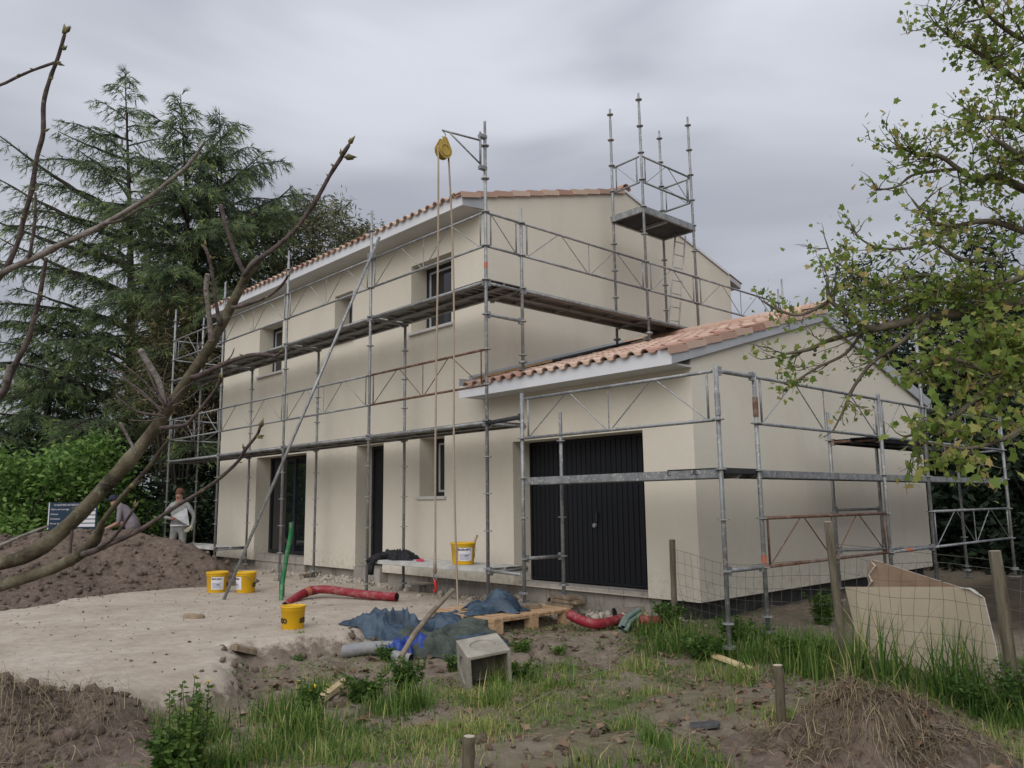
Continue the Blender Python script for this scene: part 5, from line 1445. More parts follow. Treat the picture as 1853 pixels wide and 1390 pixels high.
# site notice board behind the soil heap
so = at(122, 940, 19.0)
sx_ = np.array([at(158, 930, 19.0) - at(87, 930, 19.0)])[0]; sx_ = sx_ / np.linalg.norm(sx_[:2]); sx_[2] = 0
sb = thing('notice_board', (so[0], so[1], -0.55), 'navy site notice board with white lettering behind the soil heap', 'sign')
bw, bh = 1.15, 0.62
ctr = np.array([so[0], so[1], 0.70]) + sx_ * 0.12
nrm = np.cross(sx_, (0, 0, 1)); nrm = nrm / np.linalg.norm(nrm)
if nrm @ (CAM - ctr) < 0: nrm = -nrm
MB().obox(ctr, sx_ * bw / 2, nrm * 0.012, (0, 0, bh / 2)).build('panel', 'sign_navy', sb)
MB().obox(ctr - sx_ * (bw / 2 - 0.012) + nrm * 0.0135, sx_ * 0.012, nrm * 0.002, (0, 0, bh / 2)).build('edge_strip', 'paper_white', sb)
for k in range(5):
    MB().obox(ctr + sx_ * 0.27 + nrm * 0.0145 + np.array([0, 0, 0.155 - 0.095 * k]), sx_ * 0.27, nrm * 0.002, (0, 0, 0.036)).build('entry_field', 'paper_white', sb)
Mt = facing(ctr + nrm * 0.014 + np.array([0, 0, 0.25]), nrm)
text_mesh('lettering', 'CHANTIER INTERDIT AU PUBLIC', 0.062, Mt, 'paper_white', sb)
for k, tx in enumerate(("Maître de l'ouvrage", 'Adresse', 'Architecte', 'Permis de construire')):
    text_mesh('lettering', tx, 0.055, facing(ctr + nrm * 0.014 + np.array([0, 0, 0.15 - 0.11 * k]) - sx_ * 0.52, nrm), 'paper_white', sb, align='LEFT')
for s in (-0.4, 0.4):
    MB().obox(np.array([ctr[0], ctr[1], -0.1]) + sx_ * s - nrm * 0.035, sx_ * 0.03, nrm * 0.022, (0, 0, 0.95)).build('leg', 'old_wood', sb)

# ================================================================== SOIL HEAPS
def ridge_heap(name, label, ridge, R_, res, ext, m, amp=0.12, seed=0, base=None, cone=1.15):
    (xa, xb), (ya, yb) = ext
    xs_ = np.arange(xa, xb, res); ys_ = np.arange(ya, yb, res)
    X, Y = np.meshgrid(xs_, ys_, indexing='ij')
    hh = np.zeros_like(X)
    for (x0, y0, h0, r0), (x1, y1, h1, r1) in zip(ridge, ridge[1:]):
        ex, ey = x1 - x0, y1 - y0
        t_ = np.clip(((X - x0) * ex + (Y - y0) * ey) / (ex * ex + ey * ey + 1e-9), 0, 1)
        d_ = np.hypot(X - x0 - t_ * ex, Y - y0 - t_ * ey)
        r_ = r0 + (r1 - r0) * t_
        f = np.clip(1 - d_ / r_, 0, 1)
        hh = np.maximum(hh, (h0 + (h1 - h0) * t_) * (f ** cone if cone > 0 else f * f * (3 - 2 * f)))
    nz = (fbm(X * 1.6 + seed, Y * 1.6, 4) - 0.5) * 2 * amp + (fbm(X * 6 + seed, Y * 6, 3) - 0.5) * amp * 0.9 + (fbm(X * 15 + seed, Y * 15, 2) - 0.5) * amp * 0.5
    Z = ground_h(X, Y) - 0.10 + np.minimum(hh * 4, 0.10) + hh + nz * sstep(0.0, 0.25, hh)
    nx_, ny_ = X.shape
    id_ = np.arange(nx_ * ny_).reshape(nx_, ny_)
    Fq = np.stack([id_[:-1, :-1], id_[1:, :-1], id_[1:, 1:], id_[:-1, 1:]], -1).reshape(-1, 4)
    keepf = (hh.ravel()[Fq].max(1) > 0.0)
    Fq = Fq[keepf]
    used = np.unique(Fq); remap = np.full(nx_ * ny_, -1); remap[used] = np.arange(len(used))
    V = np.stack([X, Y, Z], -1).reshape(-1, 3)[used]
    o = np_mesh(name, V, remap[Fq], m, None, smooth=True)
    tag(o, label, 'soil heap')
    def h_at(x, y):
        i = np.clip(((np.asarray(x) - xa) / res).astype(int), 0, nx_ - 1); j = np.clip(((np.asarray(y) - ya) / res).astype(int), 0, ny_ - 1)
        return Z[i, j]
    return o, h_at
heap1, heap1_h = ridge_heap('soil_heap', 'big heap of brown excavated soil left of the house', [(-8.9, -10.0, 1.1, 3.2), (-8.5, -6.5, 1.2, 3.0), (-8.3, -5.2, 1.18, 2.75), (-8.2, -3.75, 1.27, 2.25), (-7.8, -3.25, 1.20, 1.8), (-7.35, -2.7, 0.98, 1.35), (-6.9, -2.3, 0.62, 1.0), (-6.45, -1.95, 0.25, 0.7)],
                            2, 0.06, ((-12.5, -4.5), (-12.0, -1.2)), 'heap_soil', 0.09, 3)
heap2, heap2_h = ridge_heap('soil_heap', 'low clod of dug soil with dry roots at the bottom left', [(1.2, -7.6, 0.16, 1.1), (1.75, -6.95, 0.21, 0.85), (2.0, -6.6, 0.16, 0.65), (2.4, -6.25, 0.06, 0.5)],
                            1, 0.03, ((0.0, 3.6), (-8.6, -5.4)), 'heap_soil', 0.09, 9, cone=-1)
# clods on the heaps
n = 2600
yy = RNG.uniform(-9, -1.8, n); xx = RNG.uniform(-9, -5.0, n)
zz = heap1_h(xx, yy); kp = zz > ground_h(xx, yy) + 0.03
xx, yy, zz = xx[kp], yy[kp], zz[kp]
rs = RNG.gamma(1.3, 0.013, len(xx)) + 0.005
kind(leaf_mesh('clods', rock_v, ico_f, np.stack([xx, yy, zz], 1), rot_rand(len(xx)), np.stack([rs * 1.2, rs, rs * 0.8], 1), 'heap_soil', None), 'stuff')
bpy.data.objects['clods.001']['label'] = 'loose clods on the big soil heap'

n = 900
xx = RNG.normal(1.75, 0.5, n); yy = RNG.normal(-6.9, 0.5, n)
zz = heap2_h(xx, yy); kp = zz > ground_h(xx, yy) + 0.02
xx, yy, zz = xx[kp], yy[kp], zz[kp]
rs = RNG.gamma(1.2, 0.011, len(xx)) + 0.004
kind(leaf_mesh('clods', rock_v, ico_f, np.stack([xx, yy, zz], 1), rot_rand(len(xx)), np.stack([rs * 1.2, rs, rs * 0.8], 1), 'heap_soil', None), 'stuff')
bpy.data.objects['clods.002']['label'] = 'loose clods on the low soil heap at the bottom left'

# ================================================================== PEOPLE
def body(name, joints, edges, root, to_world, zones, parent, voxel=None):
    """one continuous skinned surface; faces take the material of the zone of the nearest bone"""
    keys = list(joints)
    me = bpy.data.meshes.new(name)
    me.from_pydata([joints[k][:3] for k in keys], [(keys.index(a), keys.index(b)) for a, b in edges], [])
    o = bpy.data.objects.new(name + '_tmp', me); COL.objects.link(o)
    o.modifiers.new('skin', 'SKIN')
    for k, sv in zip(keys, me.skin_vertices[0].data):
        r_ = joints[k][3]
        sv.radius = (r_, r_) if isinstance(r_, (int, float)) else r_
        sv.use_root = (k == root)
    ss = o.modifiers.new('sub', 'SUBSURF'); ss.levels = 2; ss.render_levels = 2
    dg = bpy.context.evaluated_depsgraph_get()
    m2 = bpy.data.meshes.new_from_object(o.evaluated_get(dg))
    bpy.data.objects.remove(o)
    mats_ = []
    for z in zones.values():
        if z not in mats_: mats_.append(z)
    m2.materials.clear()
    for z in mats_: m2.materials.append(MATS[z])
    segs = [(np.array(joints[a][:3]), np.array(joints[b][:3]), zones.get((a, b), zones['*'])) for a, b in edges]
    for p in m2.polygons:
        c_ = np.array(p.center); best = (1e9, None)
        for A_, B_, z in segs:
            d_ = B_ - A_; t_ = np.clip(((c_ - A_) @ d_) / (d_ @ d_ + 1e-9), 0, 1)
            q = np.linalg.norm(c_ - A_ - d_ * t_)
            if q < best[0]: best = (q, z)
        p.material_index = mats_.index(best[1]); p.use_smooth = True
    m2.transform(to_world)
    return link(name, m2, None, parent)
def hand_chain(J, E, wrist, side, d, curl, pre, palm=0.05):
    """palm and five fingers of unequal length from a wrist joint, d = pointing direction, curl = bending direction"""
    w = np.array(J[wrist][:3]); d = np.array(d, float) / np.linalg.norm(d); curl = np.array(curl, float) / np.linalg.norm(curl)
    s = np.cross(d, curl); s /= np.linalg.norm(s)
    pm = w + d * palm; J[pre + 'palm'] = (*pm, (0.030, 0.020)); E.append((wrist, pre + 'palm'))
    for k, (off, L) in enumerate(((-0.030, 0.060), (-0.010, 0.075), (0.010, 0.08), (0.030, 0.07))):
        a_ = pm + d * 0.035 + s * off; b_ = a_ + d * L * 0.55 + curl * 0.01; c_ = b_ + d * L * 0.3 + curl * L * 0.45
        for nm, q, r_ in (('a', a_, 0.0105), ('b', b_, 0.0095), ('c', c_, 0.008)):
            J[f'{pre}f{k}{nm}'] = (*q, r_)
        E += [(pre + 'palm', f'{pre}f{k}a'), (f'{pre}f{k}a', f'{pre}f{k}b'), (f'{pre}f{k}b', f'{pre}f{k}c')]
    a_ = w + d * 0.025 + s * 0.042 * side; b_ = a_ + d * 0.035 + s * 0.02 * side + curl * 0.012
    J[pre + 'ta'] = (*a_, 0.013); J[pre + 'tb'] = (*b_, 0.010)
    E += [(wrist, pre + 'ta'), (pre + 'ta', pre + 'tb')]
def local_frame(pos, xdir, ydir, scale=1.0):
    return Matrix(((xdir[0] * scale, ydir[0] * scale, 0, pos[0]), (xdir[1] * scale, ydir[1] * scale, 0, pos[1]), (0, 0, scale, pos[2]), (0, 0, 0, 1)))
hx_ = np.array([RIGHT[0], RIGHT[1], 0]); hx_ /= np.linalg.norm(hx_)
hy_ = np.array([-FWD[0], -FWD[1], 0]); hy_ /= np.linalg.norm(hy_)      # towards the camera
# standing worker with a sack
J = {'pelvis': (0, 0, 0.93, (0.155, 0.115)), 'spine': (0, 0.01, 1.12, (0.15, 0.11)), 'chest': (0, 0.0, 1.32, (0.165, 0.115)), 'neck': (0, 0.015, 1.475, 0.052), 'jaw': (0, 0.05, 1.55, (0.066, 0.078)), 'head': (0, 0.035, 1.65, (0.076, 0.092)), 'nose': (0, 0.145, 1.60, 0.012),
     'shl': (-0.17, -0.01, 1.39, 0.062), 'ell': (-0.33, 0.02, 1.14, 0.046), 'wrl': (-0.09, 0.20, 1.10, 0.031), 'shr': (0.17, -0.01, 1.39, 0.062), 'elr': (0.34, 0.04, 1.15, 0.046), 'wrr': (0.36, 0.21, 0.94, 0.031),
     'hil': (-0.09, 0, 0.86, 0.094), 'knl': (-0.12, 0.03, 0.49, 0.066), 'anl': (-0.13, -0.02, 0.10, 0.045), 'tol': (-0.15, 0.14, 0.045, 0.040),
     'hir': (0.09, 0, 0.86, 0.094), 'knr': (0.11, 0.03, 0.49, 0.066), 'anr': (0.12, -0.02, 0.10, 0.045), 'tor': (0.15, 0.14, 0.045, 0.040)}
E_ = [('pelvis', 'spine'), ('spine', 'chest'), ('chest', 'neck'), ('neck', 'jaw'), ('jaw', 'head'), ('jaw', 'nose'), ('chest', 'shl'), ('shl', 'ell'), ('ell', 'wrl'), ('chest', 'shr'), ('shr', 'elr'), ('elr', 'wrr'),
      ('pelvis', 'hil'), ('hil', 'knl'), ('knl', 'anl'), ('anl', 'tol'), ('pelvis', 'hir'), ('hir', 'knr'), ('knr', 'anr'), ('anr', 'tor')]
hand_chain(J, E_, 'wrl', 1, (0.9, 0.25, 0.05), (0, 0.7, -0.5), 'l'); hand_chain(J, E_, 'wrr', -1, (-0.35, 0.6, -0.5), (-0.6, 0, -0.5), 'r')
zn = {'*': 'work_grey', ('neck', 'jaw'): 'skin', ('jaw', 'head'): 'skin', ('jaw', 'nose'): 'skin', ('anl', 'tol'): 'trouser_dark', ('anr', 'tor'): 'trouser_dark'}
for a_, b_ in E_:
    if b_.startswith('lf') or b_ in ('lpalm', 'lta', 'ltb'): zn[(a_, b_)] = 'skin'
    if b_.startswith('rf') or b_ in ('rpalm', 'rta', 'rtb'): zn[(a_, b_)] = 'glove_cream'
wp = at(323, 960, 18.3); wp[2] = gz0(wp[0], wp[1])
per2 = thing('person', wp, 'worker in light grey work clothes standing by the scaffold holding a sack', 'person')
sc_p = (1.30 - wp[2]) / 1.745
F2 = local_frame(wp, hx_, hy_, sc_p)
body('body', J, E_, 'pelvis', F2, zn, per2)
def cap_of(name, m, parent, F4, c, r, zc, n=18, brim=None):
    vs = []; fs = []
    for j in range(7):
        ph = math.pi * 0.56 * j / 6
        for i in range(n):
            th_ = 2 * math.pi * i / n
            d_ = np.array([math.sin(ph) * math.cos(th_), math.sin(ph) * math.sin(th_), math.cos(ph)])
            k_ = 1 + 0.05 * math.sin(5 * th_ + j)
            vs.append(np.array(c) + d_ * np.array(r) * k_)
    fs = [(j * n + i, (j + 1) * n + i, (j + 1) * n + (i + 1) % n, j * n + (i + 1) % n) for j in range(6) for i in range(n)]
    m_ = MB().add(vs, fs)
    if brim is not None: m_.obox(*brim)
    o = m_.build(name, m, parent, True); o.data.transform(F4)
    return o
cap_of('hair', 'hair_red', per2, F2, (0, 0.015, 1.655), (0.088, 0.105, 0.095), 0)
cap_of('eyebrow', 'hair_red', per2, F2, (0, 0.118, 1.632), (0.05, 0.012, 0.008), 0)
for s in (-1, 1):
    o = MB().obox((0.032 * s, 0.124, 1.615), (0.012, 0, 0), (0, 0.004, 0), (0, 0, 0.006)).build('eye', 'print_black', per2); o.data.transform(F2)
o = MB().obox((0, 0.122, 1.545), (0.024, 0, 0), (0, 0.004, 0), (0, 0, 0.005)).build('mouth', 'hair_red', per2); o.data.transform(F2)
m_ = MB().tube([(math.cos(a_) * 0.165, math.sin(a_) * 0.125, 0.955) for a_ in np.linspace(0, 2 * math.pi, 20)], 0.018, 6)
o = m_.build('belt', 'paper_white', per2); o.data.transform(F2)
# crumpled sack held in front
n = 18
U, Vv = np.meshgrid(np.linspace(0, 1, n), np.linspace(0, 1, n), indexing='ij')
A0, A1, A2, A3 = (np.array(q) for q in ((-0.04, 0.22, 1.16), (0.24, 0.20, 1.33), (0.33, 0.25, 0.95), (0.18, 0.25, 1.02)))
SX_ = (A0[None, None] * (1 - U[..., None]) + A1[None, None] * U[..., None]) * (1 - Vv[..., None]) + (A3[None, None] * (1 - U[..., None]) + A2[None, None] * U[..., None]) * Vv[..., None]
bul = 0.03 * np.sin(math.pi * U) * np.sin(math.pi * Vv) + 0.03 * (fbm(U * 4, Vv * 4, 3) - 0.5)
fr = SX_.copy(); fr[..., 1] += bul + 0.015
bk = SX_.copy(); bk[..., 1] -= bul * 0.6 + 0.002
V = np.concatenate([fr.reshape(-1, 3), bk.reshape(-1, 3)]); id_ = np.arange(n * n).reshape(n, n)
Fq = np.stack([id_[:-1, :-1], id_[1:, :-1], id_[1:, 1:], id_[:-1, 1:]], -1).reshape(-1, 4)
sack = np_mesh('sack', V, np.concatenate([Fq, Fq[:, ::-1] + n * n]), 'bag_paper', None, smooth=True); sack.data.transform(F2)
tag(sack, 'crumpled grey sack in the hands of the standing worker', 'sack')
# bending worker: profile, facing image left
J = {'pelvis': (0.22, 0, 0.86, (0.13, 0.15)), 'spine': (0.17, 0, 1.06, (0.12, 0.155)), 'chest': (0.04, 0, 1.26, (0.12, 0.165)), 'neck': (-0.09, 0, 1.35, 0.055), 'jaw': (-0.165, 0, 1.375, (0.07, 0.066)), 'head': (-0.20, 0, 1.46, (0.085, 0.076)), 'nose': (-0.27, 0, 1.365, 0.012),
     'shl': (0.0, 0.16, 1.28, 0.062), 'ell': (0.02, 0.22, 1.02, 0.045), 'wrl': (-0.19, 0.16, 0.93, 0.030), 'shr': (0.0, -0.16, 1.28, 0.062), 'elr': (-0.05, -0.20, 1.02, 0.045), 'wrr': (-0.27, -0.12, 0.95, 0.030),
     'hil': (0.23, 0.09, 0.80, 0.094), 'knl': (0.13, 0.12, 0.46, 0.066), 'anl': (0.25, 0.12, 0.10, 0.045), 'tol': (0.09, 0.13, 0.045, 0.040), 'hir': (0.23, -0.09, 0.80, 0.094), 'knr': (0.18, -0.12, 0.46, 0.066), 'anr': (0.32, -0.12, 0.10, 0.045), 'tor': (0.16, -0.13, 0.045, 0.040)}
E_ = E_[:20]
hand_chain(J, E_, 'wrl', 1, (-0.9, 0, -0.3), (0, -0.3, -0.9), 'l'); hand_chain(J, E_, 'wrr', -1, (-0.9, 0, -0.3), (0, 0.3, -0.9), 'r')
zn = {'*': 'tee_mauve', ('neck', 'jaw'): 'skin', ('jaw', 'head'): 'skin', ('jaw', 'nose'): 'skin', ('ell', 'wrl'): 'skin', ('elr', 'wrr'): 'skin'}
for a_, b_ in E_:
    if b_[:2] in ('lf', 'rf') or b_ in ('lpalm', 'lta', 'ltb', 'rpalm', 'rta', 'rtb'): zn[(a_, b_)] = 'skin'
    if b_[:2] in ('hi', 'kn', 'an', 'to'): zn[(a_, b_)] = 'trouser_dark'
wp = at(222, 960, 17.4); wp[2] = gz0(wp[0], wp[1])
per1 = thing('person', wp, 'worker in mauve grey t-shirt and navy cap bending forward behind the soil heap', 'person')
sc_p = (1.16 - wp[2]) / 1.56
F1 = local_frame(wp, hx_, hy_, sc_p)
body('body', J, E_, 'pelvis', F1, zn, per1)
cap_of('cap', 'cap_navy', per1, F1, (-0.205, 0, 1.47), (0.10, 0.092, 0.085), 0, brim=((-0.30, 0, 1.455), (0.06, 0, -0.012), (0, 0.06, 0), (0.0, 0, 0.006)))
for s in (-1, 1):
    o = MB().obox((-0.262, 0.03 * s, 1.40), (0.004, 0, 0), (0, 0.011, 0), (0, 0, 0.006)).build('eye', 'print_black', per1); o.data.transform(F1)

# ================================================================== TREES AND PLANTS
def tube_many(paths, n=5):
    m_ = MB()
    for P, R_ in paths:
        m_.tube(P, R_, n, cap=False)
    return m_
def cedar(name, label, base, height, lean, length_of, seed, m, nb=70, zmin=0.14, skew=None, tuft=0.30, per_m=46, leaders=(), up=(0.26, 0.40), extra=()):
    """conifer: straight trunk, tiers of rising limbs whose tips droop, flat sprays of needles along side twigs"""
    rng = np.random.default_rng(seed)
    base = np.array(base, float); topv = base + np.array([lean[0], lean[1], height])
    tr = thing(name, base, label, 'tree', 'cedars behind the house')
    trunk_pts = [base + (topv - base) * f + np.array([0.10 * math.sin(f * 5 + seed), 0.10 * math.cos(f * 4 + seed), 0]) * f for f in np.linspace(0, 1, 12)]
    trunk_pts[0] = base - np.array([0, 0, 0.2])
    wood = MB()
    wood.tube(trunk_pts, [0.30 * (1 - f) ** 1.25 + 0.012 for f in np.linspace(0, 1, 12)], 8)
    pos = []; dirs = []; sz = []; tone = []
    def spray(p0, d0, L, droop, dens):
        k = max(2, int(L * dens))
        for i in range(k):
            t_ = (i + rng.random()) / k
            p = p0 + d0 * L * t_ + np.array([0, 0, -droop * L * t_ * t_])
            dd = d0 + np.array([0, 0, -2 * droop * t_]) + rng.normal(0, 0.38, 3)
            dd[2] -= 0.30
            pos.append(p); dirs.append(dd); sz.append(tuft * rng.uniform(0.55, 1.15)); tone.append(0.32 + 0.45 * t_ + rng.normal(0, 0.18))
    def trunk_at(f):
        f = min(max(f, 0), 1) * 11; i = min(int(f), 10)
        return trunk_pts[i] + (trunk_pts[i + 1] - trunk_pts[i]) * (f - i)
    az = rng.random() * 6.28
    for b in range(nb):
        f = zmin + (0.985 - zmin) * (b / (nb - 1)) ** 0.92
        az += 2.4 + rng.normal(0, 0.25)
        L = length_of(f) * rng.uniform(0.70, 1.15)
        if skew is not None:
            L *= 1 + skew[2] * (math.cos(az) * skew[0] + math.sin(az) * skew[1])
        L = max(L, 0.25)
        p0 = trunk_at(f); a0 = rng.uniform(*up) * (0.6 + 0.6 * f); drp = rng.uniform(0.26, 0.42)
        hd = np.array([math.cos(az), math.sin(az), 0])
        pts = []
        for t_ in np.linspace(0, 1, 9):
            pts.append(p0 + hd * L * t_ + np.array([0, 0, L * (a0 * t_ * 1.6 - drp * t_ ** 2.4)]) + np.array([0, 0, 0.05]) * math.sin(t_ * 9 + b) * L * 0.25)
        wood.tube(pts, [max(0.011, 0.016 * L * (1 - 0.85 * t_) + 0.008) for t_ in np.linspace(0, 1, 9)], 5, cap=False)
        side = np.array([-hd[1], hd[0], 0])
        nt = int(L * 7) + 3
        for i in range(nt):
            t_ = 0.10 + 0.90 * (i + rng.random() * 0.6) / nt
            j = min(int(t_ * 8), 7); q = pts[j] + (pts[j + 1] - pts[j]) * (t_ * 8 - j)
            tl = L * 0.30 * (1.1 - 0.75 * t_) * rng.uniform(0.6, 1.3) + 0.18
            for s in (-1, 1):
                d0 = hd * rng.uniform(0.35, 0.9) + side * s * rng.uniform(0.6, 1.0) + np.array([0, 0, rng.uniform(-0.50, 0.08)])
                d0 /= np.linalg.norm(d0)
                spray(q, d0, tl, rng.uniform(0.10, 0.38), per_m / 4.2)
                if tl > 0.5:
                    wood.tube([q, q + d0 * tl * 0.8 + np.array([0, 0, -0.12 * tl])], [0.012, 0.005], 3, cap=False)
        dtip = (pts[-1] - pts[-2]); dtip /= np.linalg.norm(dtip)
        spray(pts[-2], dtip, np.linalg.norm(pts[-1] - pts[-2]) + 0.2, 0.3, per_m / 3)
    for (p0, p1, sagk) in extra:            # long individual limbs with a hanging fringe
        p0 = np.asarray(p0); p1 = np.asarray(p1); L = np.linalg.norm(p1 - p0); u_ = (p1 - p0) / L
        pts = [p0 + (p1 - p0) * t_ + np.array([0, 0, L * sagk * math.sin(math.pi * t_ * 1.0)]) + rng.normal(0, 0.02, 3) * L * 0.2 for t_ in np.linspace(0, 1, 11)]
        wood.tube(pts, [0.022 * L * (1 - 0.88 * t_) + 0.008 for t_ in np.linspace(0, 1, 11)], 5, cap=False)
        sd_ = np.cross(u_, (0, 0, 1)); sd_ /= np.linalg.norm(sd_)
        for i in range(int(L * 17)):
            t_ = 0.06 + 0.94 * rng.random(); j = min(int(t_ * 10), 9); q = pts[j] + (pts[j + 1] - pts[j]) * (t_ * 10 - j)
            d0 = u_ * rng.uniform(0.2, 0.8) + sd_ * rng.uniform(-0.9, 0.9) + np.array([0, 0, rng.uniform(-0.75, 0.12)])
            d0 /= np.linalg.norm(d0)
            spray(q, d0, (0.75 - 0.35 * t_) * rng.uniform(0.5, 1.2), rng.uniform(0.1, 0.4), per_m / 4.0)
    for i in range(10):
        spray(trunk_at(0.94 + 0.006 * i), np.array([rng.normal(0, .4), rng.normal(0, .4), 0.6]), 0.35, 0.3, 12)
    wood.build('trunk', 'bark_dark', tr, True)
    pos = np.array(pos); dirs = np.array(dirs); sz = np.array(sz)
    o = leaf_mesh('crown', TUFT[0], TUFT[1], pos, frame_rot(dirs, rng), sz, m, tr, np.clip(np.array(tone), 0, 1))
    return tr
cb1 = at(240, 935, 27.5); cb1[2] = -0.6
ct1 = at(232, 125, 27.5)
cedar('cedar_tree', 'tall cedar with long horizontal limbs at the far left', cb1, ct1[2] + 0.6, (ct1[0] - cb1[0], ct1[1] - cb1[1]), lambda f: (6.2 * (1 - f / 1.25) if f < 0.70 else 2.72 * ((1 - f) / 0.30) ** 1.25 + 0.22), 5, 'cedar_needles', 58, 0.16,
      skew=(-RIGHT[0], -RIGHT[1], 0.15), tuft=0.34, per_m=27, up=(0.22, 0.42),
      extra=[(at(240, 400, 27.5), at(2, 246, 27.0), -0.04), (at(240, 440, 27.5), at(0, 326, 27.2), -0.03), (at(238, 292, 27.5), at(106, 238, 27.3), -0.02), (at(240, 480, 27.5), at(-30, 392, 27.0), -0.02), (at(240, 540, 27.5), at(0, 432, 26.5), 0.0),
             (at(238, 255, 27.5), at(170, 228, 27.4), -0.02), (at(240, 330, 27.5), at(135, 268, 27.2), -0.02), (at(240, 600, 27.5), at(30, 520, 26.0), 0.02)])
cb2 = at(352, 935, 25.5); cb2[2] = -0.6
ct2 = at(330, 172, 25.5)
cedar('cedar_tree', 'dense dark cedar standing just left of the roof', cb2, ct2[2] + 0.6, (ct2[0] - cb2[0], ct2[1] - cb2[1]), lambda f: (3.3 if f < 0.62 else 3.3 * ((1 - f) / 0.38) ** 1.1 + 0.15), 17, 'cedar_needles', 70, 0.20,
      skew=(RIGHT[0], RIGHT[1], 0.05), tuft=0.36, per_m=40, up=(0.18, 0.42),
      extra=[(at(350, 372, 25.5), at(472, 282, 25.3), -0.02), (at(352, 460, 25.5), at(530, 338, 25.2), -0.03), (at(340, 250, 25.5), at(268, 207, 25.4), 0.03), (at(350, 300, 25.5), at(428, 222, 25.4), -0.02), (at(350, 520, 25.5), at(505, 440, 25.0), 0.02)])
cb3 = at(402, 935, 27.0); cb3[2] = -0.6
ct3 = at(396, 208, 27.0)
cedar('cedar_tree', 'slimmer cedar behind the dense one with a right leaning tip', cb3, ct3[2] + 0.6, (ct3[0] - cb3[0], ct3[1] - cb3[1]), lambda f: (2.7 if f < 0.68 else 2.7 * ((1 - f) / 0.32) ** 1.0 + 0.15), 29, 'cedar_needles_blue', 56, 0.34,
      skew=(RIGHT[0], RIGHT[1], 0.3), tuft=0.36, per_m=38, up=(0.3, 0.6))
cb4 = at(60, 935, 26.0); cb4[2] = -0.6
ct4 = at(20, 560, 26.0)
cedar('cedar_tree', 'lower spreading cedar boughs at the left edge', cb4, ct4[2] + 0.6, (0.2, 0.2), lambda f: 3.6 * (1 - f) ** 0.5 + 0.4, 41, 'cedar_needles', 50, 0.2, tuft=0.36, per_m=36)

def bush(name, label, cat, blobs, n, m, size, seed, group=None, leaf=LEAF, stems=6, bark='bark_dark', base=None, shell=0.55, tone=(0.5, 0.25), vert=0.2):
    """leafy mass: clumps of leaves round many small centres inside a set of ellipsoids, with stems"""
    rng = np.random.default_rng(seed)
    blobs = [(np.array(c_, float), np.array(r_, float)) for c_, r_ in blobs]
    vol = np.array([np.prod(r_) ** (2 / 3) for _, r_ in blobs]); vol /= vol.sum()
    allp = []; tn = []
    cents = []
    for (c_, r_), w in zip(blobs, vol):
        k = max(6, int(n * w / 34))
        d_ = rng.normal(size=(k, 3)); d_ /= np.linalg.norm(d_, axis=1)[:, None]
        rad = rng.uniform(shell, 1.05, k) ** 0.6
        q = c_ + d_ * r_ * rad[:, None]
        cents.append(q)
        m_ = max(1, int(n * w / k))
        p = np.repeat(q, m_, 0) + rng.normal(0, 1, (k * m_, 3)) * (0.16 * r_.mean() ** 0.5 + 0.05)
        ct = rng.normal(0, 0.16, k)
        allp.append(p); tn.append(np.repeat(ct, m_))
    P = np.concatenate(allp); T = np.concatenate(tn)
    P = P[:]; 
    zlo = P[:, 2].min(); 
    t_ = np.clip(tone[0] + T + rng.normal(0, tone[1], len(P)), 0, 1)
    b0 = np.array(base, float) if base is not None else np.array([blobs[0][0][0], blobs[0][0][1], -0.6])
    root = thing(name, b0, label, cat, group)
    D = rng.normal(size=P.shape); D[:, 2] = D[:, 2] * 0.6 - vert
    keep = P[:, 2] > -0.62
    P, D, t_ = P[keep], D[keep], t_[keep]
    leaf_mesh('crown', leaf[0], leaf[1], P, frame_rot(D, rng), size * rng.uniform(0.6, 1.25, len(P)), m, root, t_)
    C_ = np.concatenate(cents)
    wood = MB()
    pick = rng.choice(len(C_), min(len(C_), stems * 4), replace=False)
    for i, k in enumerate(pick):
        tgt = C_[k]; mid = b0 + (tgt - b0) * 0.5 + rng.normal(0, 0.12, 3) * np.linalg.norm(tgt - b0) * 0.3
        Ls = np.linalg.norm(tgt - b0)
        wood.tube([b0 + np.array([rng.normal(0, 0.05), rng.normal(0, 0.05), -0.1]), mid, tgt], [0.012 * Ls + 0.01, 0.007 * Ls + 0.006, 0.006], 5, cap=False)
    wood.build('trunk', bark, root, True)
    return root
HG = 'bushes along the left boundary'
def shrub_at(px_, d_, w, h, ztop, label, n, m, seed, size=0.16, leaf=LEAF, tone=(0.5, 0.25), name='laurel_bush', group=HG):
    b = at(px_, 930, d_); b[2] = -0.6
    rng = np.random.default_rng(seed)
    bl = []
    for k in range(7):
        o_ = hx_ * rng.uniform(-w, w) * 0.75 - hy_ * rng.uniform(-0.6, 0.6) * 0.8
        zc = rng.uniform(0.25, 0.85) * (ztop + 0.6) - 0.6
        bl.append((b + o_ + np.array([0, 0, zc + 0.6]), (w * rng.uniform(0.32, 0.5), w * rng.uniform(0.32, 0.5), (ztop + 0.6) * rng.uniform(0.16, 0.28))))
    bl.append((b + np.array([0, 0, (ztop + 0.6) * 0.42]), (w * 0.85, w * 0.6, (ztop + 0.6) * 0.46)))
    return bush(name, label, 'bush', bl, n, m, size, seed, group, leaf, base=b, tone=tone)
shrub_at(20, 20.5, 1.9, 0, 2.3, 'bright green laurel bush at the left edge behind the soil heap', 5200, 'laurel_leaf', 101, 0.17, tone=(0.62, 0.22))
shrub_at(120, 21.0, 1.6, 0, 2.6, 'tall bright green laurel bush above the notice board', 5200, 'laurel_leaf', 102, 0.17, tone=(0.58, 0.22))
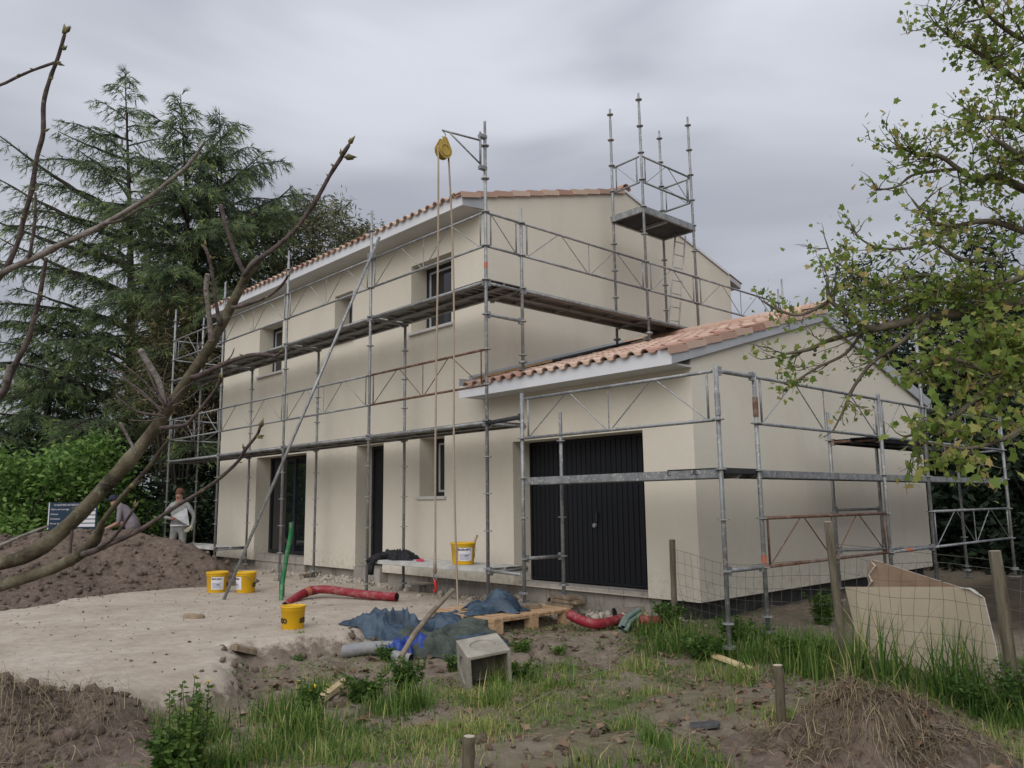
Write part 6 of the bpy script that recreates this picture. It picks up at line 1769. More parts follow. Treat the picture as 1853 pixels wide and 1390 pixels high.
shrub_at(215, 22.0, 1.5, 0, 2.2, 'mid green laurel bush behind the bending worker', 4600, 'laurel_leaf', 103, 0.16, tone=(0.42, 0.22))
shrub_at(300, 22.5, 1.7, 0, 2.0, 'dark shrub in the shade behind the standing worker', 5200, 'dark_leaf', 104, 0.17, tone=(0.6, 0.25), name='shade_bush')
shrub_at(385, 24.0, 1.8, 0, 3.2, 'dark shrub behind the left end of the scaffold', 5600, 'dark_leaf', 105, 0.17, tone=(0.65, 0.25), name='shade_bush')
shrub_at(260, 24.5, 2.4, 0, 4.0, 'tall dark undergrowth under the cedars', 6500, 'dark_leaf', 106, 0.20, tone=(0.55, 0.25), name='shade_bush')
shrub_at(60, 25.0, 3.2, 0, 3.6, 'dark undergrowth behind the bright laurels', 6500, 'dark_leaf', 107, 0.22, tone=(0.5, 0.25), name='shade_bush')
shrub_at(-60, 19.0, 1.8, 0, 1.2, 'pale green bush at the far left border', 3000, 'laurel_leaf', 108, 0.15, tone=(0.7, 0.2))
# bronze feathery tree in front of the cedars
b = at(330, 930, 23.5); b[2] = -0.6
bush('bronze_tree', 'bronze green feathery tree behind the left scaffold end', 'tree', [(at(300, 590, 23.5), (0.9, 0.9, 0.9)), (at(345, 575, 23.5), (0.9, 0.9, 1.0)), (at(330, 660, 23.5), (1.6, 1.4, 1.6)), (at(285, 720, 23.5), (1.2, 1.2, 1.4)), (at(365, 720, 23.5), (1.2, 1.2, 1.5))],
     7500, 'bronze_leaf', 0.19, 111, None, LANCE, 9, base=b, tone=(0.42, 0.26))
b = at(580, 930, 27.0); b[2] = -0.6
bush('evergreen_oak', 'grey green tree rising behind the main roof', 'tree', [(at(575, 470, 27), (2.0, 1.8, 1.7)), (at(610, 440, 27), (1.3, 1.2, 1.5)), (at(545, 420, 27), (0.9, 0.9, 1.2)), (at(605, 400, 27), (0.7, 0.7, 0.8)), (at(645, 450, 27), (0.9, 0.9, 0.9)), (at(560, 392, 27), (0.4, 0.4, 0.4)), (at(520, 470, 27), (1.0, 1.0, 0.9)), (at(665, 445, 27), (0.35, 0.35, 0.6))],
     9500, 'olive_leaf', 0.22, 112, None, LANCE, 10, base=b, tone=(0.42, 0.28), shell=0.35)
# right hand dark wood behind the garage
RG = 'dark evergreens behind the garage'
def dark_tree(px_, d_, ptop, w, label, n, seed, m='dark_leaf', size=0.20, leaf=LANCE):
    b = at(px_, 930, d_); b[2] = -0.6
    zt = at(px_, ptop, d_)[2]
    bl = []
    rng = np.random.default_rng(seed)
    k = 9
    for i in range(k):
        f = (i + 0.5) / k
        ww = w * (1 - f) ** 0.6
        for j in range(2):
            bl.append((b + hx_ * rng.uniform(-0.6, 0.6) * ww + hy_ * rng.uniform(-0.5, 0.5) * ww + np.array([0, 0, (zt + 0.6) * f]), (ww * rng.uniform(0.6, 0.95) + 0.2, ww * rng.uniform(0.5, 0.8) + 0.15, (zt + 0.6) * 0.10)))
    return bush('evergreen_tree', label, 'tree', bl, int(n * 1.9), m, size * 1.15, seed, RG, leaf, base=b, tone=(0.5, 0.28), shell=0.25)
dark_tree(1612, 21.0, 445, 1.5, 'dark pointed evergreen showing above the garage ridge', 5200, 201)
dark_tree(1560, 22.0, 505, 1.2, 'lower dark evergreen just right of the garage ridge', 3200, 202)
dark_tree(1710, 20.0, 470, 2.4, 'broad dark evergreen right of the garage', 8200, 203, size=0.22)
dark_tree(1830, 19.0, 400, 2.6, 'broad dark evergreen at the right edge behind the plane tree', 8200, 204, size=0.22)
dark_tree(1960, 18.0, 430, 2.6, 'dark evergreen just outside the right edge', 4500, 205, size=0.24)
def wood_edge(px_, d_, w, zt, label, n, seed):
    b = at(px_, 930, d_); b[2] = -0.6
    bush('shade_bush', label, 'bush', [(b + np.array([0, 0, 0.9]), (w, 0.8, 1.2)), (b + np.array([0, 0, zt * 0.6]), (w * 0.8, 0.8, zt * 0.5)), (b + hx_ * w * 0.6 + np.array([0, 0, 0.6]), (w * 0.6, 0.7, 0.9)), (b - hx_ * w * 0.6 + np.array([0, 0, 0.6]), (w * 0.6, 0.7, 0.9))], n, 'dark_leaf', 0.2, seed, RG, LEAF, base=b, tone=(0.32, 0.25), shell=0.3)
wood_edge(1700, 17.0, 1.6, 3.0, 'dark undergrowth right beside the garage wall', 5500, 211); wood_edge(1810, 16.0, 1.8, 3.0, 'dark undergrowth behind the right fence post', 6000, 212); wood_edge(1930, 15.0, 1.8, 3.0, 'dark undergrowth beyond the right edge', 4000, 213)

# -------- foreground bare tree: limbs reach into the picture from the left
def limb_path(pts, d0, d1=None):
    d1 = d0 if d1 is None else d1
    n_ = len(pts)
    P = []; R_ = []
    for i, (x, y, r_) in enumerate(pts):
        dd = d0 + (d1 - d0) * i / (n_ - 1)
        P.append(at(x, y, dd)); R_.append(r_ / PF * dd)
    return smooth_path(P, R_)
def smooth_path(P, R_, sub=4):
    P = [np.asarray(p) for p in P]; out = []; rr = []
    for i in range(len(P) - 1):
        p0 = P[max(i - 1, 0)]; p1 = P[i]; p2 = P[i + 1]; p3 = P[min(i + 2, len(P) - 1)]
        for k in range(sub):
            u_ = k / sub
            out.append(0.5 * ((2 * p1) + (-p0 + p2) * u_ + (2 * p0 - 5 * p1 + 4 * p2 - p3) * u_ ** 2 + (-p0 + 3 * p1 - 3 * p2 + p3) * u_ ** 3))
            rr.append((R_[i] * (1 - u_) + R_[i + 1] * u_) * random.uniform(0.93, 1.06) * (1.14 if random.random() < 0.10 else 1.0))
    out.append(P[-1]); rr.append(R_[-1])
    return out, rr
tbase = at(-330, 1180, 2.9); tbase[2] = gz0(tbase[0], tbase[1])
bare = thing('bare_tree', tbase, 'bare budding young tree whose limbs cross the left of the picture', 'tree')
trunk = smooth_path([tbase - np.array([0, 0, 0.1]), tbase + np.array([0.02, 0.01, 0.35]), at(-250, 1060, 2.8), at(-180, 900, 2.75), at(-170, 700, 2.7), at(-150, 520, 2.65)], [0.07, 0.06, 0.055, 0.042, 0.034, 0.026])
m_ = MB().tube(*trunk, 12); m_.build('trunk', 'bark_young', bare, True)
B1 = [(-250, 1060, 15), (-120, 1038, 14), (0, 1018, 13.5), (60, 1000, 13), (130, 945, 13), (200, 870, 12), (270, 790, 11), (310, 730, 10), (345, 680, 9.5), (385, 618, 9), (420, 550, 8.5), (440, 512, 8), (452, 490, 8.2), (464, 474, 7.6), (469, 469, 4.5)]
B1u = [(440, 500, 4.5), (462, 474, 4.6), (500, 447, 4.3), (535, 415, 4.2), (552, 392, 3.9), (569, 368, 4.4), (582, 345, 3.7), (595, 321, 3.6), (606, 303, 4.2), (616, 288, 3.8), (624, 274, 4.2), (632, 262, 3.2)]
limbs = [(B1, 2.75, 2.42, 'bark_young', 12), (B1u, 2.43, 2.35, 'bark_twig', 7),
         ([(448, 497, 4.5), (440, 490, 4.2), (425, 457, 4), (412, 418, 3.6), (403, 385, 4.2), (400, 370, 4)], 2.45, 2.45, 'bark_twig', 7),
         ([(383, 620, 6), (381, 595, 5.5), (377, 560, 5), (373, 524, 4.6), (375, 503, 5.4), (376, 496, 4)], 2.5, 2.48, 'bark_stub', 8),
         ([(398, 590, 4), (388, 529, 3.4), (381, 478, 3), (372, 450, 3.5), (366, 446, 2.5)], 2.5, 2.5, 'bark_twig', 6),
         ([(420, 556, 4), (432, 555, 3.4), (478, 540, 3), (504, 522, 2.8), (516, 508, 2.3), (521, 499, 1.6)], 2.45, 2.35, 'bark_twig', 6),
         ([(345, 684, 5), (370, 676, 4.8), (404, 659, 4.4), (440, 646, 4), (470, 641, 3.6), (497, 644, 3.6), (505, 640, 2.2)], 2.5, 2.35, 'bark_twig', 7),
         ([(303, 735, 6.5), (285, 685, 5.4), (264, 651, 5.8), (256, 637, 6.2), (252, 633, 3.5)], 2.55, 2.55, 'bark_stub', 7),
         ([(295, 748, 2.6), (259, 711, 2.2), (223, 685, 1.8), (187, 664, 1.1)], 2.55, 2.6, 'bark_twig', 5),
         ([(298, 752, 2.2), (250, 745, 1.8), (216, 722, 1.3), (210, 712, 0.9)], 2.55, 2.6, 'bark_twig', 5),
         ([(300, 735, 2.2), (280, 700, 1.8), (265, 664, 1.2)], 2.5, 2.5, 'bark_twig', 5),
         ([(308, 732, 2.0), (330, 705, 1.6), (352, 690, 1.2), (375, 662, 0.8)], 2.5, 2.5, 'bark_twig', 5),
         ([(290, 775, 4), (315, 772, 3.8), (337, 768, 3.4), (352, 752, 3), (372, 728, 2.8), (389, 706, 2.6), (398, 690, 4.2), (400, 684, 2.5)], 2.5, 2.4, 'bark_twig', 6),
         ([(247, 822, 3.2), (236, 800, 2.8), (228, 785, 2.6), (220, 770, 3.4), (217, 765, 2.2)], 2.6, 2.6, 'bark_stub', 6),
         ([(-250, 1105, 14), (-120, 1082, 12.5), (0, 1059, 11.5), (52, 1043, 11), (104, 1025, 10.5), (135, 1009, 10.5), (161, 991, 10), (178, 965, 9), (182, 955, 6), (187, 942, 5), (215, 906, 4.6), (233, 885, 4.2), (262, 854, 3.8), (285, 823, 3.4), (304, 797, 3)], 2.75, 2.45, 'bark_young', 10),
         ([(150, 1003, 6), (172, 996, 5.2), (202, 983, 4.8), (246, 963, 4.4), (285, 939, 4), (324, 913, 3.7), (363, 890, 3.4), (396, 867, 3.2), (430, 836, 3), (443, 815, 3.2), (464, 789, 2.6), (470, 775, 2.8)], 2.6, 2.3, 'bark_twig', 7),
         ([(178, 992, 3), (205, 973, 2.8), (225, 947, 2.6), (243, 920, 2.4)], 2.55, 2.5, 'bark_twig', 6),
         ([(126, 1010, 3), (129, 973, 2.8), (132, 937, 2.6), (133, 918, 3)], 2.65, 2.65, 'bark_twig', 6),
         ([(-60, 1010, 3.5), (0, 987, 3.2), (45, 968, 3), (88, 952, 2.4)], 2.7, 2.7, 'bark_stub', 6),
         ([(-170, 640, 8), (-80, 560, 6.5), (0, 497, 6), (67, 465, 5.6), (92, 452, 6.4), (110, 443, 5.2), (150, 425, 4.9), (187, 407, 5.2), (207, 395, 4.4), (268, 358, 3.8), (311, 324, 3.4), (341, 298, 3.0), (368, 261, 2.2)], 2.7, 2.5, 'bark_stub', 8),
         ([(187, 406, 2.6), (220, 398, 2.2), (254, 378, 1.9), (294, 368, 1.1)], 2.55, 2.55, 'bark_twig', 5),
         ([(-60, 580, 6), (0, 501, 5), (15, 478, 4.8), (34, 434, 4.5), (43, 395, 4.4), (57, 345, 4.2), (67, 284, 4), (78, 241, 4.2), (79, 187, 4), (90, 144, 3.5), (104, 107, 3.4), (112, 80, 3), (117, 62, 3)], 2.7, 2.6, 'bark_twig', 7),
         ([(-60, 170, 2.8), (0, 154, 2.6), (30, 140, 2.5), (60, 127, 2.4), (100, 113, 2.6)], 2.65, 2.62, 'bark_twig', 6),
         ([(52, 470, 3.2), (55, 455, 3), (63, 401, 2.7), (64, 348, 2.2)], 2.65, 2.62, 'bark_twig', 6),
         ([(-90, 800, 8), (0, 718, 6.5), (15, 687, 6), (28, 659, 5.4), (49, 620, 4.6), (62, 576, 4.2), (72, 535, 4), (79, 495, 3.4), (84, 466, 3)], 2.7, 2.6, 'bark_twig', 7),
         ([(300, 738, 1.8), (270, 700, 1.5), (240, 672, 1.2), (214, 655, 0.8)], 2.52, 2.56, 'bark_twig', 4), ([(296, 742, 1.6), (268, 722, 1.3), (240, 700, 1.0), (222, 672, 0.7)], 2.52, 2.56, 'bark_twig', 4),
         ([(303, 730, 1.5), (296, 690, 1.2), (304, 655, 0.8)], 2.5, 2.5, 'bark_twig', 4), ([(312, 735, 1.6), (340, 722, 1.3), (366, 700, 1.0), (380, 690, 0.7)], 2.48, 2.48, 'bark_twig', 4), ([(300, 755, 1.5), (268, 762, 1.2), (232, 760, 0.8)], 2.5, 2.5, 'bark_twig', 4),
         ([(330, 770, 1.5), (352, 780, 1.2), (372, 776, 0.8)], 2.48, 2.48, 'bark_twig', 4), ([(262, 854, 1.6), (275, 862, 1.3), (282, 872, 0.9)], 2.5, 2.5, 'bark_twig', 4), ([(233, 885, 2.0), (248, 872, 1.7), (262, 868, 1.2)], 2.5, 2.5, 'bark_twig', 4),
         ([(521, 499, 1.4), (528, 488, 1.0), (530, 478, 0.7)], 2.35, 2.35, 'bark_twig', 4), ([(404, 659, 1.8), (418, 645, 1.4), (424, 630, 0.9)], 2.45, 2.45, 'bark_twig', 4),
         ([(10, 690, 6), (16, 672, 5.2), (18, 660, 5.2)], 2.65, 2.65, 'bark_stub', 6)]
for pts, d0, d1, mm, ns in limbs:
    P, R_ = limb_path(pts, d0, d1)
    MB().tube(P, R_, ns).build('limb', mm, bare, True)
# buds: pointed scales at the tips and nodes
bud_v = np.array([(0, 0, 0)] + [(0.35, 0.22 * math.cos(a_), 0.22 * math.sin(a_)) for a_ in np.linspace(0, 2 * math.pi, 6)[:-1]] + [(1, 0, 0)])
bud_f = np.array([(0, 1 + (k + 1) % 5, 1 + k) for k in range(5)] + [(6, 1 + k, 1 + (k + 1) % 5) for k in range(5)])
bp = []; bdr = []; bs = []
def buds(px_, py_, d_, dx, dy, k, size, spread=0.5):
    for i in range(k):
        a_ = math.atan2(dy, dx) + random.uniform(-spread, spread)
        bp.append(at(px_ + random.uniform(-2, 2), py_ + random.uniform(-2, 2), d_)); bdr.append(RIGHT * math.cos(a_) - UP * math.sin(a_) + FWD * random.uniform(-0.4, 0.4)); bs.append(size * random.uniform(0.7, 1.2) / PF * d_)
buds(632, 262, 2.35, 0.3, -1, 5, 17, 0.5); buds(617, 284, 2.35, -0.4, -1, 2, 13); buds(622, 286, 2.35, 1, 0.1, 2, 24, 0.2)
buds(117, 62, 2.6, 0.2, -1, 6, 19, 0.6); buds(120, 58, 2.6, 1, -0.5, 2, 17); buds(113, 92, 2.6, 0.9, -0.4, 2, 13); buds(103, 112, 2.6, 1, 0.1, 2, 14, 0.2)
buds(470, 775, 2.3, 0.5, -1, 4, 18); buds(464, 790, 2.3, 1, -0.2, 3, 16); buds(443, 815, 2.3, -0.2, -1, 1, 12); buds(430, 836, 2.3, 1, 0, 1, 9)
buds(243, 919, 2.5, 0.3, -1, 4, 14); buds(370, 448, 2.5, -0.4, -1, 3, 12); buds(383, 470, 2.5, 0.6, -1, 2, 10); buds(79, 190, 2.6, -0.4, -1, 1, 10); buds(79, 240, 2.6, 0.6, -1, 1, 12); buds(64, 346, 2.6, 0.4, -1, 2, 11)
buds(521, 499, 2.35, 0.4, -1, 2, 10); buds(400, 686, 2.4, 0.2, -1, 3, 12); buds(505, 641, 2.35, 1, -0.2, 3, 12); buds(368, 262, 2.5, 0.4, -1, 2, 10); buds(567, 371, 2.4, 1, -0.1, 1, 13, 0.1); buds(373, 524, 2.48, -1, -0.3, 1, 7); buds(304, 797, 2.45, 0.8, -1, 3, 11); buds(233, 884, 2.5, 1, -0.7, 2, 22, 0.15)
for px_, py_, d_ in ((57, 345, 2.65), (90, 144, 2.6), (43, 395, 2.65), (150, 425, 2.6), (268, 358, 2.55), (311, 324, 2.5), (535, 415, 2.4), (595, 321, 2.38), (606, 303, 2.37), (363, 890, 2.4), (324, 913, 2.45), (396, 867, 2.38), (285, 939, 2.5), (262, 854, 2.5), (440, 646, 2.4), (404, 659, 2.45), (478, 540, 2.4), (62, 576, 2.62), (72, 535, 2.6), (30, 140, 2.63), (60, 127, 2.62)):
    buds(px_, py_, d_, random.choice((-1, 1)), -0.8, 2, 9, 0.4)
leaf_mesh('buds', bud_v, bud_f, np.array(bp), frame_rot(np.array(bdr)), np.array(bs), 'bud_green', bare)
kind(bpy.data.objects['buds'], 'stuff')

# -------- plane tree overhanging from the right
pbase = at(2120, 1180, 5.2); pbase[2] = gz0(pbase[0], pbase[1])
plane = thing('plane_tree', pbase, 'plane tree with young leaves overhanging the garage from the right', 'tree')
ptr = smooth_path([pbase - np.array([0, 0, 0.2]), pbase + np.array([0, 0, 0.8]), at(2105, 700, 5.2), at(2090, 450, 5.2), at(2080, 150, 5.2), at(2060, -150, 5.2)], [0.19, 0.17, 0.15, 0.13, 0.10, 0.07])
m_ = MB().tube(*ptr, 12); m_.build('trunk', 'bark_plane', plane, True)
rngp = np.random.default_rng(77)
L_pos = []; L_dir = []; L_s = []
twigs = MB()
def leafy(P, n, size=0.041, spread=0.04):
    for i in range(n):
        k = rngp.integers(0, len(P) - 1); q = P[k] + (P[k + 1] - P[k]) * rngp.random()
        d_ = rngp.normal(size=3); d_[2] = d_[2] * 0.5 - 0.55
        L_pos.append(q + rngp.normal(0, spread, 3)); L_dir.append(d_); L_s.append(size * (0.35 + 0.9 * rngp.random()))
def twig_from(q, d_, L, depth, size=0.041, dens=26):
    P = [q]; dd = d_ / np.linalg.norm(d_)
    n_ = 5
    for i in range(n_):
        dd = dd + rngp.normal(0, 0.20, 3) + np.array([0, 0, 0.06]); dd /= np.linalg.norm(dd)
        P.append(P[-1] + dd * L / n_)
    r0 = 0.0035 + 0.006 * L
    twigs.tube(P, [r0 * (1 - 0.8 * i / n_) for i in range(n_ + 1)], 4, cap=False)
    leafy(P[1:], int(dens * L * 0.85) + 2, size)
    if depth > 0:
        for k in range(2 + int(rngp.random() * 2)):
            j = rngp.integers(1, n_)
            d2 = dd + rngp.normal(0, 0.75, 3); d2 /= np.linalg.norm(d2)
            twig_from(P[j], d2, L * rngp.uniform(0.4, 0.7), depth - 1, size, dens)
def branch(pts, d0, d1, ntw, Ltw, depth=1, dens=26, size=0.041, bend=(0, 0, 0)):
    P, R_ = limb_path(pts, d0, d1)
    MB().tube(P, R_, 7).build('limb', 'bark_plane', plane, True)
    for k in range(ntw):
        i = rngp.integers(1, len(P) - 1)
        t_ = P[i + 1] - P[i]; t_ /= np.linalg.norm(t_)
        d_ = t_ * 0.6 + rngp.normal(0, 0.75, 3) + np.array(bend)
        twig_from(P[i], d_ + np.array([0, 0, -0.25]), Ltw * rngp.uniform(0.4, 1.25), depth, size, dens)
    twig_from(P[-1], P[-1] - P[-2], Ltw * 0.6, 0, size, dens)
# main low limb over the garage gable
branch([(2090, 520, 22), (1960, 530, 16), (1853, 548, 12), (1760, 562, 10), (1680, 575, 9), (1622, 587, 8), (1575, 595, 7), (1550, 581, 5.5), (1522, 560, 4.5), (1500, 540, 4), (1497, 500, 2.5)], 5.2, 5.4, 15, 0.36, 1, 24)
branch([(1600, 592, 5), (1560, 602, 4.5), (1510, 612, 4), (1465, 632, 3.5), (1425, 640, 2.5), (1395, 648, 1.5)], 5.4, 5.5, 9, 0.28, 1, 20)
branch([(1500, 545, 3), (1450, 570, 2.8), (1410, 562, 2.4), (1380, 545, 1.6)], 5.4, 5.5, 7, 0.20, 1, 20)
branch([(1680, 578, 4.5), (1630, 620, 4), (1580, 655, 3.5), (1545, 700, 3), (1525, 745, 2.2), (1510, 775, 1.4)], 5.2, 5.2, 9, 0.24, 1, 22, bend=(0, 0, -0.3))
branch([(1560, 600, 3.2), (1530, 640, 2.8), (1480, 665, 2.4), (1440, 690, 1.8), (1425, 700, 1.2)], 5.4, 5.4, 6, 0.20, 1, 20)
branch([(1960, 600, 10), (1853, 650, 7), (1800, 690, 6), (1750, 735, 5), (1700, 770, 3.5), (1640, 790, 2)], 4.8, 4.6, 22, 0.30, 1, 26, size=0.052)
branch([(1960, 700, 8), (1853, 775, 5), (1800, 800, 4.2), (1745, 812, 3), (1700, 805, 2)], 4.4, 4.4, 17, 0.24, 1, 24, size=0.052)
branch([(1800, 690, 4), (1760, 660, 3.5), (1700, 650, 3), (1660, 670, 2)], 4.7, 4.7, 15, 0.26, 1, 26, size=0.052)
# crown on the right edge
branch([(2085, 400, 16), (1960, 380, 11), (1860, 345, 8), (1801, 318, 6), (1767, 326, 5), (1732, 304, 4.5), (1701, 283, 4), (1663, 281, 3), (1620, 262, 1.5)], 5.4, 5.6, 32, 0.34, 1, 26)
branch([(1732, 306, 3), (1690, 310, 2.8), (1650, 318, 2.4), (1622, 338, 2), (1590, 342, 1.6), (1578, 326, 1)], 5.6, 5.6, 11, 0.18, 0, 18)
branch([(2085, 440, 14), (1960, 440, 9), (1860, 420, 7), (1790, 400, 5), (1720, 410, 4), (1680, 395, 3), (1650, 360, 1.6)], 5.4, 5.5, 28, 0.30, 1, 26)
branch([(1800, 470, 5), (1740, 470, 4), (1690, 440, 3.2), (1640, 450, 2.6), (1590, 448, 2), (1555, 430, 1.6), (1538, 400, 1)], 5.4, 5.6, 19, 0.20, 0, 22)
branch([(1700, 500, 4), (1650, 500, 3.2), (1600, 520, 2.8), (1555, 500, 2), (1510, 470, 1.6), (1493, 432, 1)], 5.4, 5.6, 19, 0.20, 1, 22)
branch([(2080, 250, 13), (1960, 200, 9), (1880, 170, 6), (1820, 130, 5), (1770, 95, 4), (1725, 70, 3), (1690, 40, 1.6)], 5.4, 5.6, 35, 0.34, 1, 26)
branch([(2075, 100, 11), (1960, 40, 8), (1880, 0, 6), (1800, -40, 4), (1740, -70, 2)], 5.4, 5.6, 28, 0.36, 1, 26)
branch([(2080, 300, 12), (1960, 290, 8), (1880, 250, 6), (1820, 215, 4.5), (1780, 215, 3), (1750, 200, 1.6)], 5.4, 5.5, 25, 0.32, 1, 26)
branch([(1960, 130, 7), (1890, 90, 5), (1830, 60, 4), (1780, 20, 2.5), (1750, -20, 1.5)], 5.4, 5.4, 22, 0.32, 1, 26)
branch([(1960, 480, 9), (1880, 490, 7), (1800, 520, 5), (1730, 520, 4), (1660, 530, 3), (1600, 550, 2)], 5.0, 5.3, 60, 0.32, 1, 28)
branch([(1980, 340, 9), (1900, 330, 7), (1840, 280, 5), (1800, 250, 3)], 5.2, 5.2, 22, 0.34, 1, 28)
branch([(1980, 560, 9), (1900, 590, 7), (1850, 620, 5), (1810, 640, 4), (1760, 620, 2.5)], 4.9, 4.9, 41, 0.30, 1, 26, size=0.052)
twigs.build('twigs', 'bark_plane', plane)
L_pos = np.array(L_pos); L_dir = np.array(L_dir); L_s = np.array(L_s)
leaf_mesh('crown', PLANE[0], PLANE[1], L_pos, frame_rot(L_dir, rngp), L_s, 'plane_leaf', plane, np.clip(rngp.normal(0.54, 0.25, len(L_pos)), 0, 1))
print('plane leaves', len(L_pos))
sb_p = np.array([at(1477, 628, 5.4), at(1475, 634, 5.41), at(1474, 642, 5.4)])
V, Fq = instance(ico_v, ico_f, sb_p, rot_rand(3), np.full(3, 0.0135))
np_mesh('seed_balls', V, Fq, 'seed_ball', plane, rnd=np.full(len(V), 0.4), smooth=True)

# ================================================================== GRASS, WEEDS, LITTER
def blades(name, P, H, Wd, bend, tone, m, label, rng=RNG, parent=None, heading=None):
    """curved tapering blades: five vertices each"""
    n = len(P)
    a_ = rng.uniform(0, 2 * np.pi, n) if heading is None else heading
    dx, dy = np.cos(a_), np.sin(a_)
    sx_, sy_ = -dy, dx
    B = bend * H
    def pt(f, s):
        out = B * f ** 1.8; z = H * f * (1 - 0.25 * (bend * f) ** 2); w = Wd * (1 - f ** 1.6) * 0.5 * s
        return np.stack([P[:, 0] + dx * out + sx_ * w, P[:, 1] + dy * out + sy_ * w, P[:, 2] + z], 1)
    V = np.stack([pt(0, -1), pt(0, 1), pt(0.45, -1), pt(0.45, 1), pt(0.78, -1), pt(0.78, 1), pt(1.0, 0)], 1).reshape(-1, 3)
    b = np.arange(n)[:, None, None] * 7
    F = (np.array([(0, 1, 3), (0, 3, 2), (2, 3, 5), (2, 5, 4), (4, 5, 6)])[None] + b).reshape(-1, 3)
    o = np_mesh(name, V, F, m, parent, np.repeat(np.clip(tone, 0, 1), 7))
    if parent is None:
        kind(o, 'stuff'); o['label'] = label
    return o
def strands(name, x, y, hfun, L, w, tone, m, label, rng, lift=0.006, curl=1.2, heading=None, parent=None, arch=0.0):
    """dry stalks lying on a surface: narrow ribbons that follow it"""
    n = len(x); a_ = rng.uniform(0, 2 * np.pi, n) if heading is None else heading
    cu = rng.normal(0, curl, n); pts = []; k = 5
    px_, py_ = x.copy(), y.copy()
    zo = rng.random(n) * lift * 3 + lift
    ar = np.abs(rng.normal(0, arch, n)) * L if arch else np.zeros(n)
    for i in range(k):
        pts.append((px_.copy(), py_.copy(), hfun(px_, py_) + zo + ar * math.sin(math.pi * i / (k - 1)), a_ + cu * i / (k - 1)))
        px_ = px_ + np.cos(a_ + cu * i / (k - 1)) * L / (k - 1); py_ = py_ + np.sin(a_ + cu * i / (k - 1)) * L / (k - 1)
    V = []
    for i, (X, Y, Z, A) in enumerate(pts):
        ww = w * (1 - 0.6 * i / (k - 1)) * 0.5
        V += [np.stack([X - np.sin(A) * ww, Y + np.cos(A) * ww, Z], 1), np.stack([X + np.sin(A) * ww, Y - np.cos(A) * ww, Z + ww * 0.8], 1)]
    V = np.stack(V, 1).reshape(-1, 3)
    f0 = []
    for i in range(k - 1):
        f0 += [(2 * i, 2 * i + 1, 2 * i + 3), (2 * i, 2 * i + 3, 2 * i + 2)]
    F = (np.array(f0)[None] + (np.arange(n) * 2 * k)[:, None, None]).reshape(-1, 3)
    o = np_mesh(name, V, F, m, parent, np.repeat(np.clip(tone, 0, 1), 2 * k))
    kind(o, 'stuff')
    if parent is None: o['label'] = label
    return o
def tuft_pts(cx, cy, r_, n, rng):
    x = cx + rng.normal(0, r_, n); y = cy + rng.normal(0, r_, n)
    return x, y
# short patchy turf over the foreground soil
rng = np.random.default_rng(21)
n = 150000
x = rng.uniform(0.4, 8.0, n); y = rng.uniform(-8.0, 0.6, n)
cov = fbm(x * 1.1 + 3, y * 1.1 + 8, 4) + 0.25 * fbm(x * 5, y * 5, 2) - 0.12
sdv = poly_sd(x, y)
right = sstep(2.2, 3.2, x - 0.25 * y * 0)
dens = sstep(0.46, 0.66, cov) * sstep(0.0, -0.35, sdv) * (0.30 + 0.70 * sstep(1.5, 3.0, x))
near_wall = sstep(-0.9, -0.2, y) * sstep(3.0, 2.4, x)
kp = rng.random(n) < dens * (1 - near_wall)
x, y, cov = x[kp], y[kp], cov[kp]
z = ground_h(x, y)
H = rng.uniform(0.02, 0.075, len(x)) * (0.7 + 0.8 * sstep(0.55, 0.85, cov))
blades('grass', np.stack([x, y, z - 0.005], 1), H, rng.uniform(0.004, 0.007, len(x)), rng.uniform(0.2, 1.3, len(x)), 0.60 + rng.normal(0, 0.16, len(x)) + 0.22 * (vnoise(x * 1.5, y * 1.5) - 0.5) * 2, 'grass_blade', 'short patchy grass over the trampled soil', rng)
